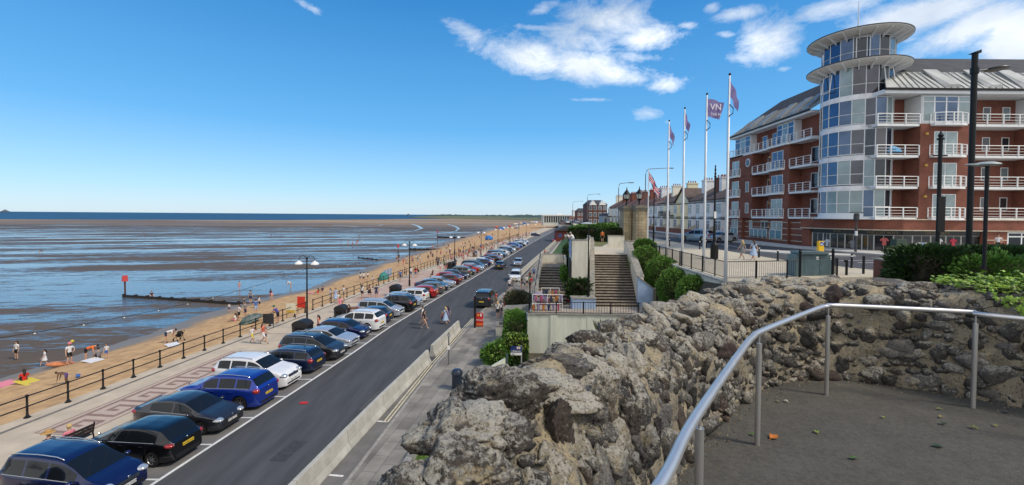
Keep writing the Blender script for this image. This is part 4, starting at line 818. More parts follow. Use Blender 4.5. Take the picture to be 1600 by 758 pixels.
t = empty('lamp_column', (6.05,34.3,3.0), 0, 'thin black lamp post with a flat pale head in front of the tall white block', 'street lamp')
b = MB(); b.tube([(0,0,0),(0,0,1.0)], .09); b.tube([(0,0,1.0),(.02,0,6.65)], .05); part_l(b, 'column', blk, t); b = MB(); b.lathe([(0,.12),(.3,.08),(.5,0),(.42,-.05),(0,-.06)], (-.15,0,6.68), n=16); part_l(b, 'lamp_head', mat('pale_lamp', (.42,.46,.44), .4), t)
# ---------------------------------------------------------------- apartment building with the round glass tower
brick = brick_mat('red_brick', (.20,.050,.031), (.14,.036,.023), (.20,.12,.08), .23, .075, .008, vertical=True, var=.22, bump=.3)
frame = mat('white_frame', (.74,.76,.77), .45, var=.05, scale=2)
def glassm(name, c, metal=.65, rough=.06):
    return mat(name, c, rough, metal=metal, var=.25, scale=.45, spec=.8)
gl_blue = glassm('sky_tinted_glass', (.085,.125,.20), .8); gl_grey = glassm('cloud_tinted_glass', (.10,.10,.115), .6, .12); gl_cur = glassm('curtained_glass', (.24,.31,.33), .25, .2); gl_dark = glassm('dark_glass', (.035,.045,.06), .35, .08)  # blue and grey tints put the reflected sky into the pane colour
GL = [gl_blue, gl_grey, gl_blue, gl_cur, gl_dark]
stonew = mat('white_spandrel', (.80,.80,.82), .6, var=.15, scale=1.5); sill = mat('pale_stone', (.50,.44,.35), .8, var=.2)
flats = empty('apartment_building', (37,47,6.9), 0, 'red brick apartment block with white balconies and a round glazed corner tower over shops', 'building')
LV = [10.35, 13.42, 16.5, 19.58, 22.7]
q = random.Random(11)
def window(x0, x1, z0, z1, y, axis='y', panes=1, gm=None, parent=None, transom=None, fr=.07, sgn=-1):
    """window set in a wall facing sgn along y (axis y) or x; frame with glass as its child"""
    f = MB(); g = MB(); d0, d1 = y+sgn*.03, y-sgn*.10
    def bx(b, a0, a1, b0, b1, e0, e1, m=None):
        if axis == 'y': b.box(a0,a1,min(e0,e1),max(e0,e1),b0,b1,m)
        else: b.box(min(e0,e1),max(e0,e1),a0,a1,b0,b1,m)
    bx(f,x0,x1,z1-fr,z1,d0,d1); bx(f,x0,x1,z0,z0+fr,d0,d1); w = (x1-x0)/panes
    for i in range(panes+1): xx = x0+i*w; a = max(x0, xx-fr/2) if 0 < i else x0; bx(f, a if i < panes else x1-fr, (a+fr) if i < panes else x1, z0+fr, z1-fr, d0, d1)
    if transom: bx(f,x0+fr,x1-fr,transom-fr/2,transom+fr/2,d0+sgn*.004,d1)
    fo = part(f, 'window', frame, parent or flats); gm = gm or q.choice(GL)
    bx(g,x0+fr*.5,x1-fr*.5,z0+fr*.5,z1-fr*.5,y+sgn*.012,y-sgn*.05); go = part(g, 'glass', gm, parent or flats); go.parent = fo; go.matrix_parent_inverse = fo.matrix_parent_inverse.inverted() @ go.matrix_parent_inverse if False else Matrix.Identity(4)
    return fo
def balcony(pts, z, spacing=1.25, slab_in=None, h=1.0):
    """pts: open polyline of the outer edge; slab follows it, white rails with grey mesh behind"""
    t = MB(); r = MB(); 
    P = [Vector((*p,0)) for p in pts]
    poly = list(pts)+(slab_in or [])
    ar = sum(poly[i][0]*poly[(i+1)%len(poly)][1]-poly[(i+1)%len(poly)][0]*poly[i][1] for i in range(len(poly)))
    if ar < 0: poly = poly[::-1]
    t.prism(poly, z-.22, z+.02)
    so_ = part(t, 'balcony', frame, flats)
    for a, c in zip(P, P[1:]):
        L = (c-a).length; n = max(1, round(L/spacing)); d = (c-a).normalized()
        for zz, rr in ((h,.035),(h*.70,.016),(h*.42,.016),(h*.14,.02)): r.tube([(a.x,a.y,z+zz),(c.x,c.y,z+zz)], rr, n=5)
        for i in range(0 if a is P[0] else 1, n+1): p = a.lerp(c, i/n); r.box(p.x-.045,p.x+.045,p.y-.045,p.y+.045,z,z+h)
    ro = part(r, 'railing', frame, flats); ro.parent = so_; ro.matrix_parent_inverse = Matrix.Identity(4)
    return so_
# --- right wing, facing the road (front plane y=43)
YF = 43.0; X0, XE = 35.6, 60.0
piers = [(40.1,41.15),(44.15,45.05),(51.5,52.5),(55.6,56.6)]
b = MB(); b.box(36.2,XE,44.9,56,10.15,22.45); 
for (a, c) in ((40.1,45.05),(51.5,56.6)):
    b.box(a,c,YF,44.9,10.15,19.6) ; b.box(a,a+.6,YF,44.9,19.6,22.4) if False else None
part(b, 'wall', brick, flats)
for i, z in enumerate(LV[:4]):
    top = i == 3
    balcony([(35.9,43.05),(40.05,43.05)], z, 1.45, [(40.05,44.9),(36.2,44.9)])
    balcony([(45.1,43.05),(51.45,43.05)], z, 1.6, [(51.45,44.9),(45.1,44.9)])
    balcony([(56.65,43.05),(60,43.05)], z, 1.6, [(60,44.9),(56.65,44.9)])
    for xc in (42.65, 54.1):
        balcony([(xc-1.6,43.0),(xc-1.6,42.55),(xc-.8,42.3),(xc+.8,42.3),(xc+1.6,42.55),(xc+1.6,43.0)], z, .9, None)
        if not top: window(xc-1.2,xc+1.1,z+.05,z+2.35,YF,panes=2,gm=gl_cur,transom=None)
    for (a, w, z0_, z1_) in ((37.9,.85,.75,2.15),(46.0,1.3,.05,2.25),(48.2,.8,.8,2.15),(50.2,.8,.8,2.15),(57.5,1.2,.05,2.2)):
        window(a,a+w,z+z0_,z+z1_,44.9,gm=q.choice([gl_dark,gl_grey,gl_cur]))
    if not top:
        for xx in (41.45,):
            b = MB(); b.box(xx-.9,xx-.68,YF-.16,YF,z+2.0,z+2.2); part(b, 'alarm_box', mat('alarm_yellow', (.55,.33,.05), .5), flats)
# top storey glazed boxes under the eaves
for (a, c) in ((40.15,45.0),(51.55,56.55)):
    b = MB(); b.box(a,c,YF+.05,44.9,19.62,22.4); part(b, 'dormer_box', frame, flats)
    n = 4
    for k in range(n): window(a+.1+(c-a-.2)*k/n, a+.1+(c-a-.2)*(k+1)/n, 19.8, 22.3, YF+.02, gm=gl_blue if k in (1,2) else gl_cur, transom=21.75)
# eaves, fascia, roof
slate = brick_mat('roof_slates', (.060,.062,.070), (.040,.042,.050), (.025,.025,.03), .35, .22, .012, vertical=True, var=.2); lead = mat('metal_roof', (.34,.36,.36), .6, metal=.15, var=.25, scale=.6)
b = MB(); b.box(36.2,XE,42.6,45.2,22.45,22.85); part(b, 'fascia', frame, flats); b = MB(); b.box(36.1,XE,42.45,42.6,22.75,22.95); part(b, 'gutter', blk, flats)
def roof_slab(name, m, pts, th=.12):
    A = [Vector(p) for p in pts]; n = (A[1]-A[0]).cross(A[3]-A[0]).normalized(); n = n if n.z > 0 else -n
    b = MB(); vs = [tuple(p) for p in A]+[tuple(p-n*th) for p in A]; b.add(vs, [(0,1,2,3),(7,6,5,4),(0,4,5,1),(1,5,6,2),(2,6,7,3),(3,7,4,0)]); return part(b, name, m, flats)
roof_slab('metal_roof', lead, [(36.2,42.5,22.95),(XE,42.5,22.95),(XE,45.3,25.4),(38.3,45.3,25.4)])
roof_slab('slate_roof', slate, [(38.3,45.3,25.42),(XE,45.3,25.42),(XE,49.8,28.4),(39.5,49.8,28.4)])
b = MB(); x = 37.6
while x < XE:
    b.tube([(x,42.52,23.0),(x+(.9 if x < 40 else .25),45.25,25.46)], .045, n=4); x += .62
part(b, 'roof_seams', mat('seam_shadow', (.27,.28,.28), .6), flats)
for x in (42.0,46.1,49.6,53.4): b = MB(); b.add([(x,42.6,23.05),(x+1.5,42.6,23.05),(x+1.6,45.2,25.45),(x+.1,45.2,25.45),(x+.5,42.6,23.35),(x+1.5,42.6,23.35),(x+1.5,45.1,25.6),(x+.1,45.1,25.6)], [(0,1,5,4),(4,5,6,7),(0,4,7,3),(1,2,6,5)]); part(b, 'roof_light', lead, flats)
# --- left wing, facing the sea (plane x=34.3)
XL = 34.3
b = MB(); b.prism([(35.9,50.4),(42,50.4),(42,69),(35.9,69)], 10.1, 22.45); b.box(36.2,42,47.5,50.39,20,23.5); b.box(XL,35.95,65,69,6.7,19.55); b.box(XL,35.95,54.1,58.3,6.7,19.55); b.box(XL+.0,35.95,53.2,54.1,6.7,19.55) if False else None
b.box(XL+.4,35.95,50.6,54.1,6.7,10.1); b.box(XL+.5,35.95,58.3,65,6.7,10.1); b.box(35.9,42,50.4,69,6.7,10.1)
part(b, 'wall', brick, flats)
for i, z in enumerate(LV[:4]):
    balcony([(XL,50.2),(XL,54.05)], z, 1.1, [(35.9,54.05),(35.9,50.2)])
    if i < 3:
        balcony([(XL,58.35),(XL,62.4)], z, 1.2, [(35.9,62.4),(35.9,58.35)])
        b = MB(); b.box(XL+.0,35.9,62.45,65,z-.2,z+2.85); part(b, 'wall', brick, flats)
        balcony([(XL,55.0),(XL-.55,55.2),(XL-.55,57.9),(XL,58.1)], z, 1.0, None)
        window(55.3,57.7,z+.05,z+2.3,XL,'x',panes=2,gm=q.choice([gl_cur,gl_blue]))
        balcony([(XL,65.6),(XL-.45,65.8),(XL-.45,68.2),(XL,68.4)], z, 1.1, None)
        window(66.0,68.0,z+.05,z+2.3,XL,'x',panes=2,gm=gl_cur)
        window(51.2,52.4,z+.4,z+2.2,35.9,'x',gm=gl_dark); window(59.5,61.3,z+.05,z+2.2,35.9,'x',gm=gl_dark)
        if i < 2: window(63.2,64.1,z+.5,z+2.0,XL,'x',gm=gl_grey)
    b = MB(); b.box(XL-.06,XL,57.98,58.2,z+1.7,z+1.9) if i < 3 else b.box(XL-.06,XL,57.98,58.2,9.0,9.2); part(b, 'alarm_box', mat('alarm_yellow', (.55,.33,.05), .5), flats)
b = MB(); b.tube([(XL-.03,63.6,18.2),(XL+.05,63.6,18.2)], .62, n=20); part(b, 'round_window', frame, flats); b = MB(); b.tube([(XL-.06,63.6,18.2),(XL+.05,63.6,18.2)], .48, n=20); part(b, 'round_pane', gl_grey, flats)
# set-back top storey of the left wing
b = MB(); b.box(34.6,35.9,50.4,54.1,19.6,19.75); part(b, 'ledge', frame, flats)
balcony([(XL,54.1),(XL-.3,54.3),(XL-.3,58.4),(XL,58.6),(XL,69),(35.9,69)], LV[3], 1.1, [(35.9,54.1)])
for (a, c) in ((54.3,57.9),(64.2,68.6)):
    b = MB(); b.box(35.0,35.9,a,c,19.62,22.4); part(b, 'dormer_box', frame, flats)
    for k in range(3): window(a+.08+(c-a-.16)*k/3, a+.08+(c-a-.16)*(k+1)/3, 19.8, 22.3, 34.98, 'x', gm=gl_blue if k != 1 else gl_cur, transom=21.7)
for a in (59.2,61.6): window(a,a+1.1,19.7,21.8,35.9,'x',gm=gl_blue)
b = MB(); b.prism([(34.4,50.6),(36.2,50.6),(36.2,69.3),(34.4,69.3)], 22.45, 22.75); part(b, 'fascia', frame, flats)
b = MB(); b.box(34.25,34.4,50.6,69.4,22.7,22.88); part(b, 'gutter', blk, flats)
roof_slab('metal_roof', lead, [(34.3,50.6,22.85),(34.3,69.4,22.85),(36.8,67.4,25.0),(36.8,48.0,25.0)])
roof_slab('slate_roof', slate, [(36.8,46.5,25.02),(36.8,67.4,25.02),(39.6,64.6,27.4),(39.6,46.5,27.4)])
roof_slab('slate_roof', slate, [(34.3,69.4,22.86),(44,69.4,22.86),(40.6,64.6,27.4),(39.6,64.6,27.4)])
b = MB(); y = 51
while y < 68: b.tube([(34.32,y,22.92),(36.78,y-.1,25.06)], .045, n=4); y += .62
part(b, 'roof_seams', mat('seam_shadow', (.27,.28,.28), .6), flats)
for y in (51.2,53.4,56.4,60.4,63.6): b = MB(); b.add([(34.5,y,23.0),(34.5,y+1.3,23.0),(36.6,y+1.3,24.9),(36.6,y,24.9),(34.6,y,23.35),(34.6,y+1.3,23.35),(36.5,y+1.3,25.1),(36.5,y,25.1)], [(0,4,5,1),(4,7,6,5),(0,3,7,4),(1,5,6,2)]); part(b, 'roof_light', lead, flats)
# ground floor: left wing windows, stone bands
bands = MB()
for z in (7.35,8.1,8.85,9.6):
    bands.box(XL-.03,XL+.02,65,69,z,z+.09); bands.box(XL-.03,XL+.02,54.1,58.3,z,z+.09); bands.box(XL+.37,XL+.42,50.6,54.1,z,z+.09); bands.box(XL+.47,XL+.52,58.3,65,z,z+.09)
part(bands, 'stone_bands', sill, flats)
window(66.0,67.9,7.9,9.9,XL,'x',panes=2,gm=gl_cur); window(55.2,57.6,7.5,9.8,XL,'x',panes=2,gm=gl_cur); window(63.0,63.8,8.5,9.8,XL+.5,'x',gm=gl_cur); window(59.0,60.8,8.2,9.8,XL+.5,'x',panes=2,gm=gl_dark)
tealg = mat('teal_glass_panel', (.08,.20,.25), .2, spec=.8)
for (x, a, c) in ((XL-.1,65.9,68.0),(XL-.1,55.1,57.7),(XL+.2,58.8,63.0)):
    b = MB(); b.box(x-.04,x,a,c,7.6,8.6); o = part(b, 'balustrade_glass', tealg, flats)
    b = MB(); n = max(2,int((c-a)/1.0)); [b.box(x-.07,x+.02,a+(c-a)*k/n-.03,a+(c-a)*k/n+.03,7.5,8.65) for k in range(n+1)]; b.box(x-.07,x+.02,a,c,8.62,8.68); part(b, 'balustrade_frame', frame, flats)
# --- tower
TX, TY, TR, NS = 37.0, 47.2, 3.15, 18
def ringpt(a, r): return (TX+r*cos(a), TY+r*sin(a))
A0, A1 = radians(145), radians(300)        # glazed arc, seen from the sea front and the road
def arc_prism(r0, r1, z0, z1, name, m, a0=radians(120), a1=radians(335), n=28, parent=flats):
    b = MB()
    for i in range(n):
        a, c = a0+(a1-a0)*i/n, a0+(a1-a0)*(i+1)/n
        b.prism([ringpt(a,r0),ringpt(a,r1),ringpt(c,r1),ringpt(c,r0)], z0, z1)
    return part(b, name, m, parent)
def full_ring(prof, name, m, n=48): b = MB(); b.lathe(prof, (TX,TY,0), n=n); return part(b, name, m, flats, smooth=True, angle=30)
full_ring([(TR-.35,10.1),(TR-.35,29.2)], 'tower_core', mat('dim_interior', (.07,.075,.085), .9, var=.4, scale=.7))
storeys = [(10.72,13.1,1.05),(13.72,16.2,1.05),(16.8,19.3,1.05),(19.88,22.4,1.05),(22.85,25.75,1.05),(26.35,28.75,.9)]
for z in (13.35,16.45,19.55,22.62): full_ring([(TR-.34,z-.27),(TR+.03,z-.27),(TR+.03,z+.25),(TR-.34,z+.25)], 'spandrel', stonew)
full_ring([(TR-.3,10.15),(TR+.35,10.15),(TR+.35,10.35),(TR+.03,10.36),(TR+.03,10.72),(TR-.3,10.72)], 'tower_base_slab', frame)
for si, (z0, z1, tr) in enumerate(storeys):
    fr = MB()
    for zz, rr in ((z0,.05),(z0+tr,.035),(z1,.05)):
        pts = [ringpt(2*pi*k/NS+.1, TR) for k in range(NS+1)]; fr.tube([(p[0],p[1],zz) for p in pts], rr, n=4)
    for k in range(NS): p = ringpt(2*pi*k/NS+.1, TR); fr.tube([(p[0],p[1],z0),(p[0],p[1],z1)], .045, n=4)
    fo = part(fr, 'tower_window_frames', frame, flats)
    for k in range(NS):
        a, c = 2*pi*k/NS+.1, 2*pi*(k+1)/NS+.1; p, s = ringpt(a, TR-.01), ringpt(c, TR-.01)
        mid = ((a+c)/2) % (2*pi)
        if not (radians(130) < mid < radians(335)): continue
        g = MB(); j = .012*(q.random()-.5)*2
        g.add([(p[0],p[1],z0+tr),(s[0],s[1],z0+tr),(s[0]+j,s[1]+j,z1),(p[0]+j,p[1]+j,z1),(p[0],p[1],z0),(s[0],s[1],z0)], [(0,1,2,3),(4,5,1,0)])
        west = mid < radians(235)  # sea-side panes get the bluer painted sky reflection
        gm = (q.choice([gl_blue,gl_blue,gl_cur]) if west else q.choice([gl_grey,gl_blue,gl_grey,gl_cur,gl_dark])) if si > 0 else q.choice([gl_cur,gl_cur,gl_blue])
        go = part(g, 'glass', gm, flats); go.parent = fo; go.matrix_parent_inverse = Matrix.Identity(4)
# open casements
for (deg, z0, z1) in ((240,26.5,28.6),(182,23.6,25.4),(283,20.9,22.3),(283,17.8,19.2),(283,23.9,25.6)):
    a = radians(deg); p = ringpt(a-.17, TR+.05); s = ringpt(a+.17, TR+.05); pt = ringpt(a-.17, TR+.10); st = ringpt(a+.17, TR+.10)
    b = MB(); o = .35 if z1 > 23 and deg != 240 else .05; pb_ = ringpt(a-.17, TR+o); sb_ = ringpt(a+.17, TR+o)
    for (u, v) in (((pb_[0],pb_[1],z0),(sb_[0],sb_[1],z0)),((sb_[0],sb_[1],z0),(st[0],st[1],z1)),((st[0],st[1],z1),(pt[0],pt[1],z1)),((pt[0],pt[1],z1),(pb_[0],pb_[1],z0))): b.tube([u,v], .06, n=4)
    part(b, 'open_casement', frame, flats)
underw = mat('brim_soffit', (.74,.72,.68), .8, var=.1)
def brim(z, R, name):
    full_ring([(TR-.3,z-.05),(R-.25,z+.18),(R,z+.30),(R+.02,z+.38),(R-.1,z+.42),(TR-.3,z+.55)], name, underw)
    full_ring([(R-.02,z+.36),(R+.06,z+.37),(R+.06,z+.46),(R-.1,z+.48),(TR-.5,z+.62),(0,z+.75)], name+'_cap', mat('brim_cap', (.05,.05,.05), .6))
    b = MB()
    for k in range(20):
        a = 2*pi*k/20; d = Vector((cos(a),sin(a),0)); n = Vector((-d.y,d.x,0))*.05; A = Vector((TX,TY,0))+d*(TR+.02); B = Vector((TX,TY,0))+d*(R-.15)
        b.add([tuple(A-n+Vector((0,0,z-.45))),tuple(A+n+Vector((0,0,z-.45))),tuple(B+n+Vector((0,0,z+.15))),tuple(B-n+Vector((0,0,z+.15))),tuple(A-n+Vector((0,0,z+.1))),tuple(A+n+Vector((0,0,z+.1))),tuple(B+n+Vector((0,0,z+.24))),tuple(B-n+Vector((0,0,z+.24)))], [(0,3,2,1),(4,5,6,7),(0,1,5,4),(1,2,6,5),(2,3,7,6),(3,0,4,7)])
    part(b, 'brim_brackets', frame, flats)
brim(28.85, 4.5, 'tower_roof_brim'); brim(25.75, 4.5, 'tower_lower_brim')
b = MB(); b.tube([(TX,TY,29.3),(TX,TY,30.2),(TX,TY,33.5)], [.14,.08,.03], n=6); part(b, 'mast', polem, flats)
# curved bays where the balconies meet the tower
for (cx, cy, r, a0, a1) in ((37.0,44.7,1.35,195,350),):
    for i, z in enumerate(LV[:4]):
        f = MB(); n = 4
        pts = [(cx+r*cos(radians(a0+(a1-a0)*k/n)), cy+r*sin(radians(a0+(a1-a0)*k/n))) for k in range(n+1)]
        for p in pts: f.tube([(p[0],p[1],z),(p[0],p[1],z+2.8)], .05, n=4)
        for zz in (.05,1.05,2.78): f.tube([(p[0],p[1],z+zz) for p in pts], .045, n=4)
        fo = part(f, 'bay_window', frame, flats)
        for k in range(n):
            g = MB(); p, s = pts[k], pts[k+1]; g.add([(p[0],p[1],z),(s[0],s[1],z),(s[0],s[1],z+2.8),(p[0],p[1],z+2.8)], [(0,1,2,3)]); go = part(g, 'glass', [gl_blue,gl_cur,gl_dark,gl_grey][(k+i)%4], flats); go.parent = fo; go.matrix_parent_inverse = Matrix.Identity(4)
# --- podium with shops
PP = [(33.6,50.6),(34.6,46.6),(36.3,43.7),(38.4,42.7),(60,42.7)]
b = MB(); inner = [(60,46),(38.5,46),(37,50.6)]
b.prism(PP+inner, 9.15, 10.12); part(b, 'brick_band', brick, flats)
b = MB(); PQ = [(33.5,50.6),(34.5,46.5),(36.2,43.6),(38.35,42.6),(60,42.6)]; b.prism(PQ+inner, 10.123, 10.22); b.prism(PQ+inner, 9.05, 9.147); part(b, 'string_course', sill, flats)
SPP = [(34.3,49.6),(35.0,46.9),(36.5,44.3),(38.5,43.0),(46.2,43.0)]
b = MB(); b.prism([(60,43.05),(60,50),(37.5,50),(37.5,46),(38.6,44.2),(46.3,43.9),(46.3,43.05)], 6.7, 9.04); part(b, 'ground_floor', mat('shop_interior', (.018,.016,.016), .8, var=.5, scale=.8), flats)
b = MB(); b.box(46.3,48.7,42.75,43.04,6.7,9.04); b.box(51.6,52.7,42.75,43.04,6.7,9.04); b.prism([(33.75,50.6),(34.35,50.6),(34.6,49.7),(34.0,49.7)], 6.7, 9.04); part(b, 'brick_pier', brick, flats)
b = MB(); [b.box(46.3,48.7,42.72,42.75,z,z+.09) for z in (7.4,8.15)]; [b.box(51.6,52.7,42.72,42.75,z,z+.09) for z in (7.4,8.15)]; part(b, 'stone_bands', sill, flats)
shopframe = mat('grey_shop_frame', (.40,.40,.38), .5); shopglass = mat('shop_glass', (.02,.022,.025), .08, spec=.9)
def along(pts, s):
    P = [Vector((*p,0)) for p in pts]
    for a, c in zip(P, P[1:]):
        L = (c-a).length
        if s <= L+1e-6: return a.lerp(c, s/L), (c-a).normalized()
        s -= L
    return P[-1], (P[-1]-P[-2]).normalized()
TL_ = sum((Vector(c)-Vector(a)).length for a, c in zip(SPP, SPP[1:]))
fas = MB(); 
for a, c in zip(SPP, SPP[1:]):
    A, B = Vector((*a,0)), Vector((*c,0)); d = (B-A).normalized(); n = Vector((d.y,-d.x,0))*.12
    fas.prism([(A.x+n.x,A.y+n.y),(B.x+n.x,B.y+n.y),(B.x,B.y),(A.x,A.y)], 8.62, 9.045)
part(fas, 'shop_fascia', mat('black_fascia', (.008,.008,.009), .35), flats)
s = 0; edges = [0,1.3,2.1,3.6,5.1,6.1,7.6,9.3,11.1,12.6,14.1,TL_-.05]
shop = MB(); sg_ = MB()
for a, c in zip(edges, edges[1:]):
    pa, d = along(SPP, a+.001); pc, _ = along(SPP, c-.001); A, B = pa, pc; d = (B-A).normalized(); n = Vector((d.y,-d.x,0))
    sg_.add([tuple(A)[:2]+(6.95,),tuple(B)[:2]+(6.95,),tuple(B)[:2]+(8.62,),tuple(A)[:2]+(8.62,)], [(0,1,2,3)])
    shop.tube([(A.x,A.y,6.9),(A.x,A.y,8.62)], .07, n=4); shop.tube([(A.x,A.y,6.98),(B.x,B.y,6.98)], .05, n=4); shop.tube([(A.x,A.y,8.58),(B.x,B.y,8.58)], .04, n=4)
    m_ = (A+B)/2; shop.tube([(m_.x,m_.y,7),(m_.x,m_.y,8.6)], .03, n=4)
part(shop, 'shop_window_frame', shopframe, flats); part(sg_, 'shop_window', shopglass, flats)
gold = mat('dull_gold', (.20,.16,.09), .4, metal=.3)
for (sp_, txt, sz) in ((6.7,'THE LOST BOYS',.34),(11.6,'THE LOST BOYS',.34),(2.9,'BOYS',.26)):
    p, d = along(SPP, sp_); e = text_mesh(txt, sz, gold, flats, 'shop_lettering', (0,0,0), (pi/2,0,atan2(d.y,d.x))); n = Vector((d.y,-d.x,0))*.135; e.location = (p.x+n.x-37, p.y+n.y-47, 8.84-6.9)
# clothes hanging behind the shop glass (seen as colour in the window)
cl = [(1.8,'white'),(4.3,'pink'),(6.9,'pinkred'),(9.9,'white'),(10.3,'blue'),(10.7,'white'),(11.9,'white'),(13.3,'red')]
cm = {'white':mat('white_cloth',(.55,.56,.58),.8),'pink':mat('grey_cloth',(.2,.2,.22),.8),'pinkred':mat('coral_cloth',(.45,.10,.10),.8),'blue':mat('pale_blue_cloth',(.25,.35,.5),.8),'red':mat('crimson_cloth',(.38,.03,.06),.8)}
for i, (s_, c_) in enumerate(cl):
    p, d = along(SPP, s_); n = Vector((d.y,-d.x,0)); w = .28; z = 8.3 if i in (2,6,7) else 7.9
    def sp3(u, zz, o): return tuple(p+d*u+n*o)[:2]+(zz,)
    b = MB(); ol = [(-.16,-.75),(.16,-.75),(.16,-.22),(.30,-.34),(.36,-.2),(.14,0),(-.14,0),(-.36,-.2),(-.30,-.34),(-.16,-.22)]
    b.add([sp3(u,z+v,.015) for u, v in ol]+[sp3(u,z+v,.06) for u, v in ol], [tuple(range(10)), tuple(range(19,9,-1))]+[(k,(k+1)%10,(k+1)%10+10,k+10) for k in range(10)]); o = part(b, 'displayed_shirt', cm[c_], flats)
# right hand shopfronts
window(48.75,51.55,6.95,9.0,42.8,panes=2,gm=gl_dark,transom=8.55,fr=.12); window(52.8,58.5,6.95,8.35,42.8,panes=3,gm=gl_dark,fr=.1)
b = MB(); b.box(52.9,59,42.5,42.78,8.4,9.0); part(b, 'shop_signboard', mat('pale_blue_board', (.50,.60,.68), .4), flats)
b = MB(); b.tube([(52.1,42.6,8.8),(52.1,42.76,8.8)], .26, n=12); part(b, 'wall_light', white, flats)
# blue parasol on a balcony
t = empty('parasol', (38.0,43.7,16.5), 0, 'half-closed light blue parasol on the fourth-floor balcony next to the tower', 'parasol')
b = MB(); b.lathe([(.75,.35),(.6,.75),(0,1.05)], n=10); part_l(b, 'canopy', mat('sky_blue_cloth', (.12,.35,.6), .8), t); b = MB(); b.tube([(0,0,0),(0,0,1.1)], .03); part_l(b, 'pole', white, t)
# upper-right deep hedge, brick pillar
bp = empty('brick_pillar', (18.3,20.6,6.4), 0, 'short red brick pillar with a dark cap at the left end of the big hedge', 'pillar')
b = MB(); b.box(18.0,19.0,21.0,21.6,6.3,8.22); part(b, 'shaft', brick, bp); b = MB(); b.box(17.95,19.3,20.95,21.7,8.223,8.3); part(b, 'cap', coping, bp)
for (c, r, n, lb, m, bx) in (((18.6,19.4,7.75),(1.3,1.2,1.35),9000,'dark clipped hedge beside the brick pillar',green_d,.75),((21.6,19.3,7.75),(2.2,1.3,1.35),12000,'middle of the big dark hedge, between the black post and the tall column',green_d,.7),((26.2,19.4,7.8),(3.0,1.4,1.3),12000,'dark clipped hedge at the right edge, behind the slim lamp post',green_d,.7)):
    bush('big_hedge', lb, 'hedge', c, r, n, .10, m, int(c[0]*3), boxy=bx, lump=.07)
bush('laurel_bush', 'broad-leaved mid-green bush bulging out of the front of the dark hedge', 'bush', (19.9,17.9,7.65), (1.7,.8,1.25), 9000, .085, green_m, 91, lump=.35)
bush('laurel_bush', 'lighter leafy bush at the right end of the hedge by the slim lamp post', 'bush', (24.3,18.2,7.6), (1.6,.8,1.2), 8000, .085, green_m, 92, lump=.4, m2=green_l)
# ---------------------------------------------------------------- terraced houses along the upper road
winw = mat('house_window_frame', (.72,.73,.74), .5); hglass = glassm('house_glass', (.16,.20,.24), .4, .12)
rooft = brick_mat('roof_tiles', (.12,.085,.07), (.085,.065,.058), (.05,.04,.035), .3, .25, .015, vertical=True, var=.25)
redroof = brick_mat('red_roof_tiles', (.19,.085,.06), (.14,.065,.05), (.06,.04,.035), .3, .25, .015, vertical=True, var=.25)
walls = {'pale blue': mat('pale_blue_wall', (.72,.755,.80), .8, var=.06), 'white': mat('house_white_wall', (.80,.80,.80), .8, var=.06), 'cream': mat('cream_wall', (.76,.71,.50), .8, var=.06), 'pale cream': mat('pale_cream_wall', (.76,.74,.64), .8, var=.06), 'brick': brick}
darktrim = mat('dark_trim', (.02,.02,.022), .5)
HX = 36.0
def hwin(b, g, y0, y1, z0, z1, x, n=2):
    b.box(x-.06,x+.05,y0,y1,z1-.09,z1); b.box(x-.06,x+.05,y0,y1,z0,z0+.09)
    for k in range(n+1): yy = y0+(y1-y0)*k/n; b.box(x-.06,x+.05,yy-.045,yy+.045,z0+.09,z1-.09)
    b.box(x-.05,x+.05,y0,y1,(z0+(z1-z0)*.68)-.03,(z0+(z1-z0)*.68)+.03)
    g.box(x-.03,x+.02,y0+.03,y1-.03,z0+.03,z1-.03)
def pane(f, g, t): wf = part(f, 'window', winw, t); gg = part(g, 'pane', hglass, t); gg.parent = wf; gg.matrix_parent_inverse = Matrix.Identity(4)
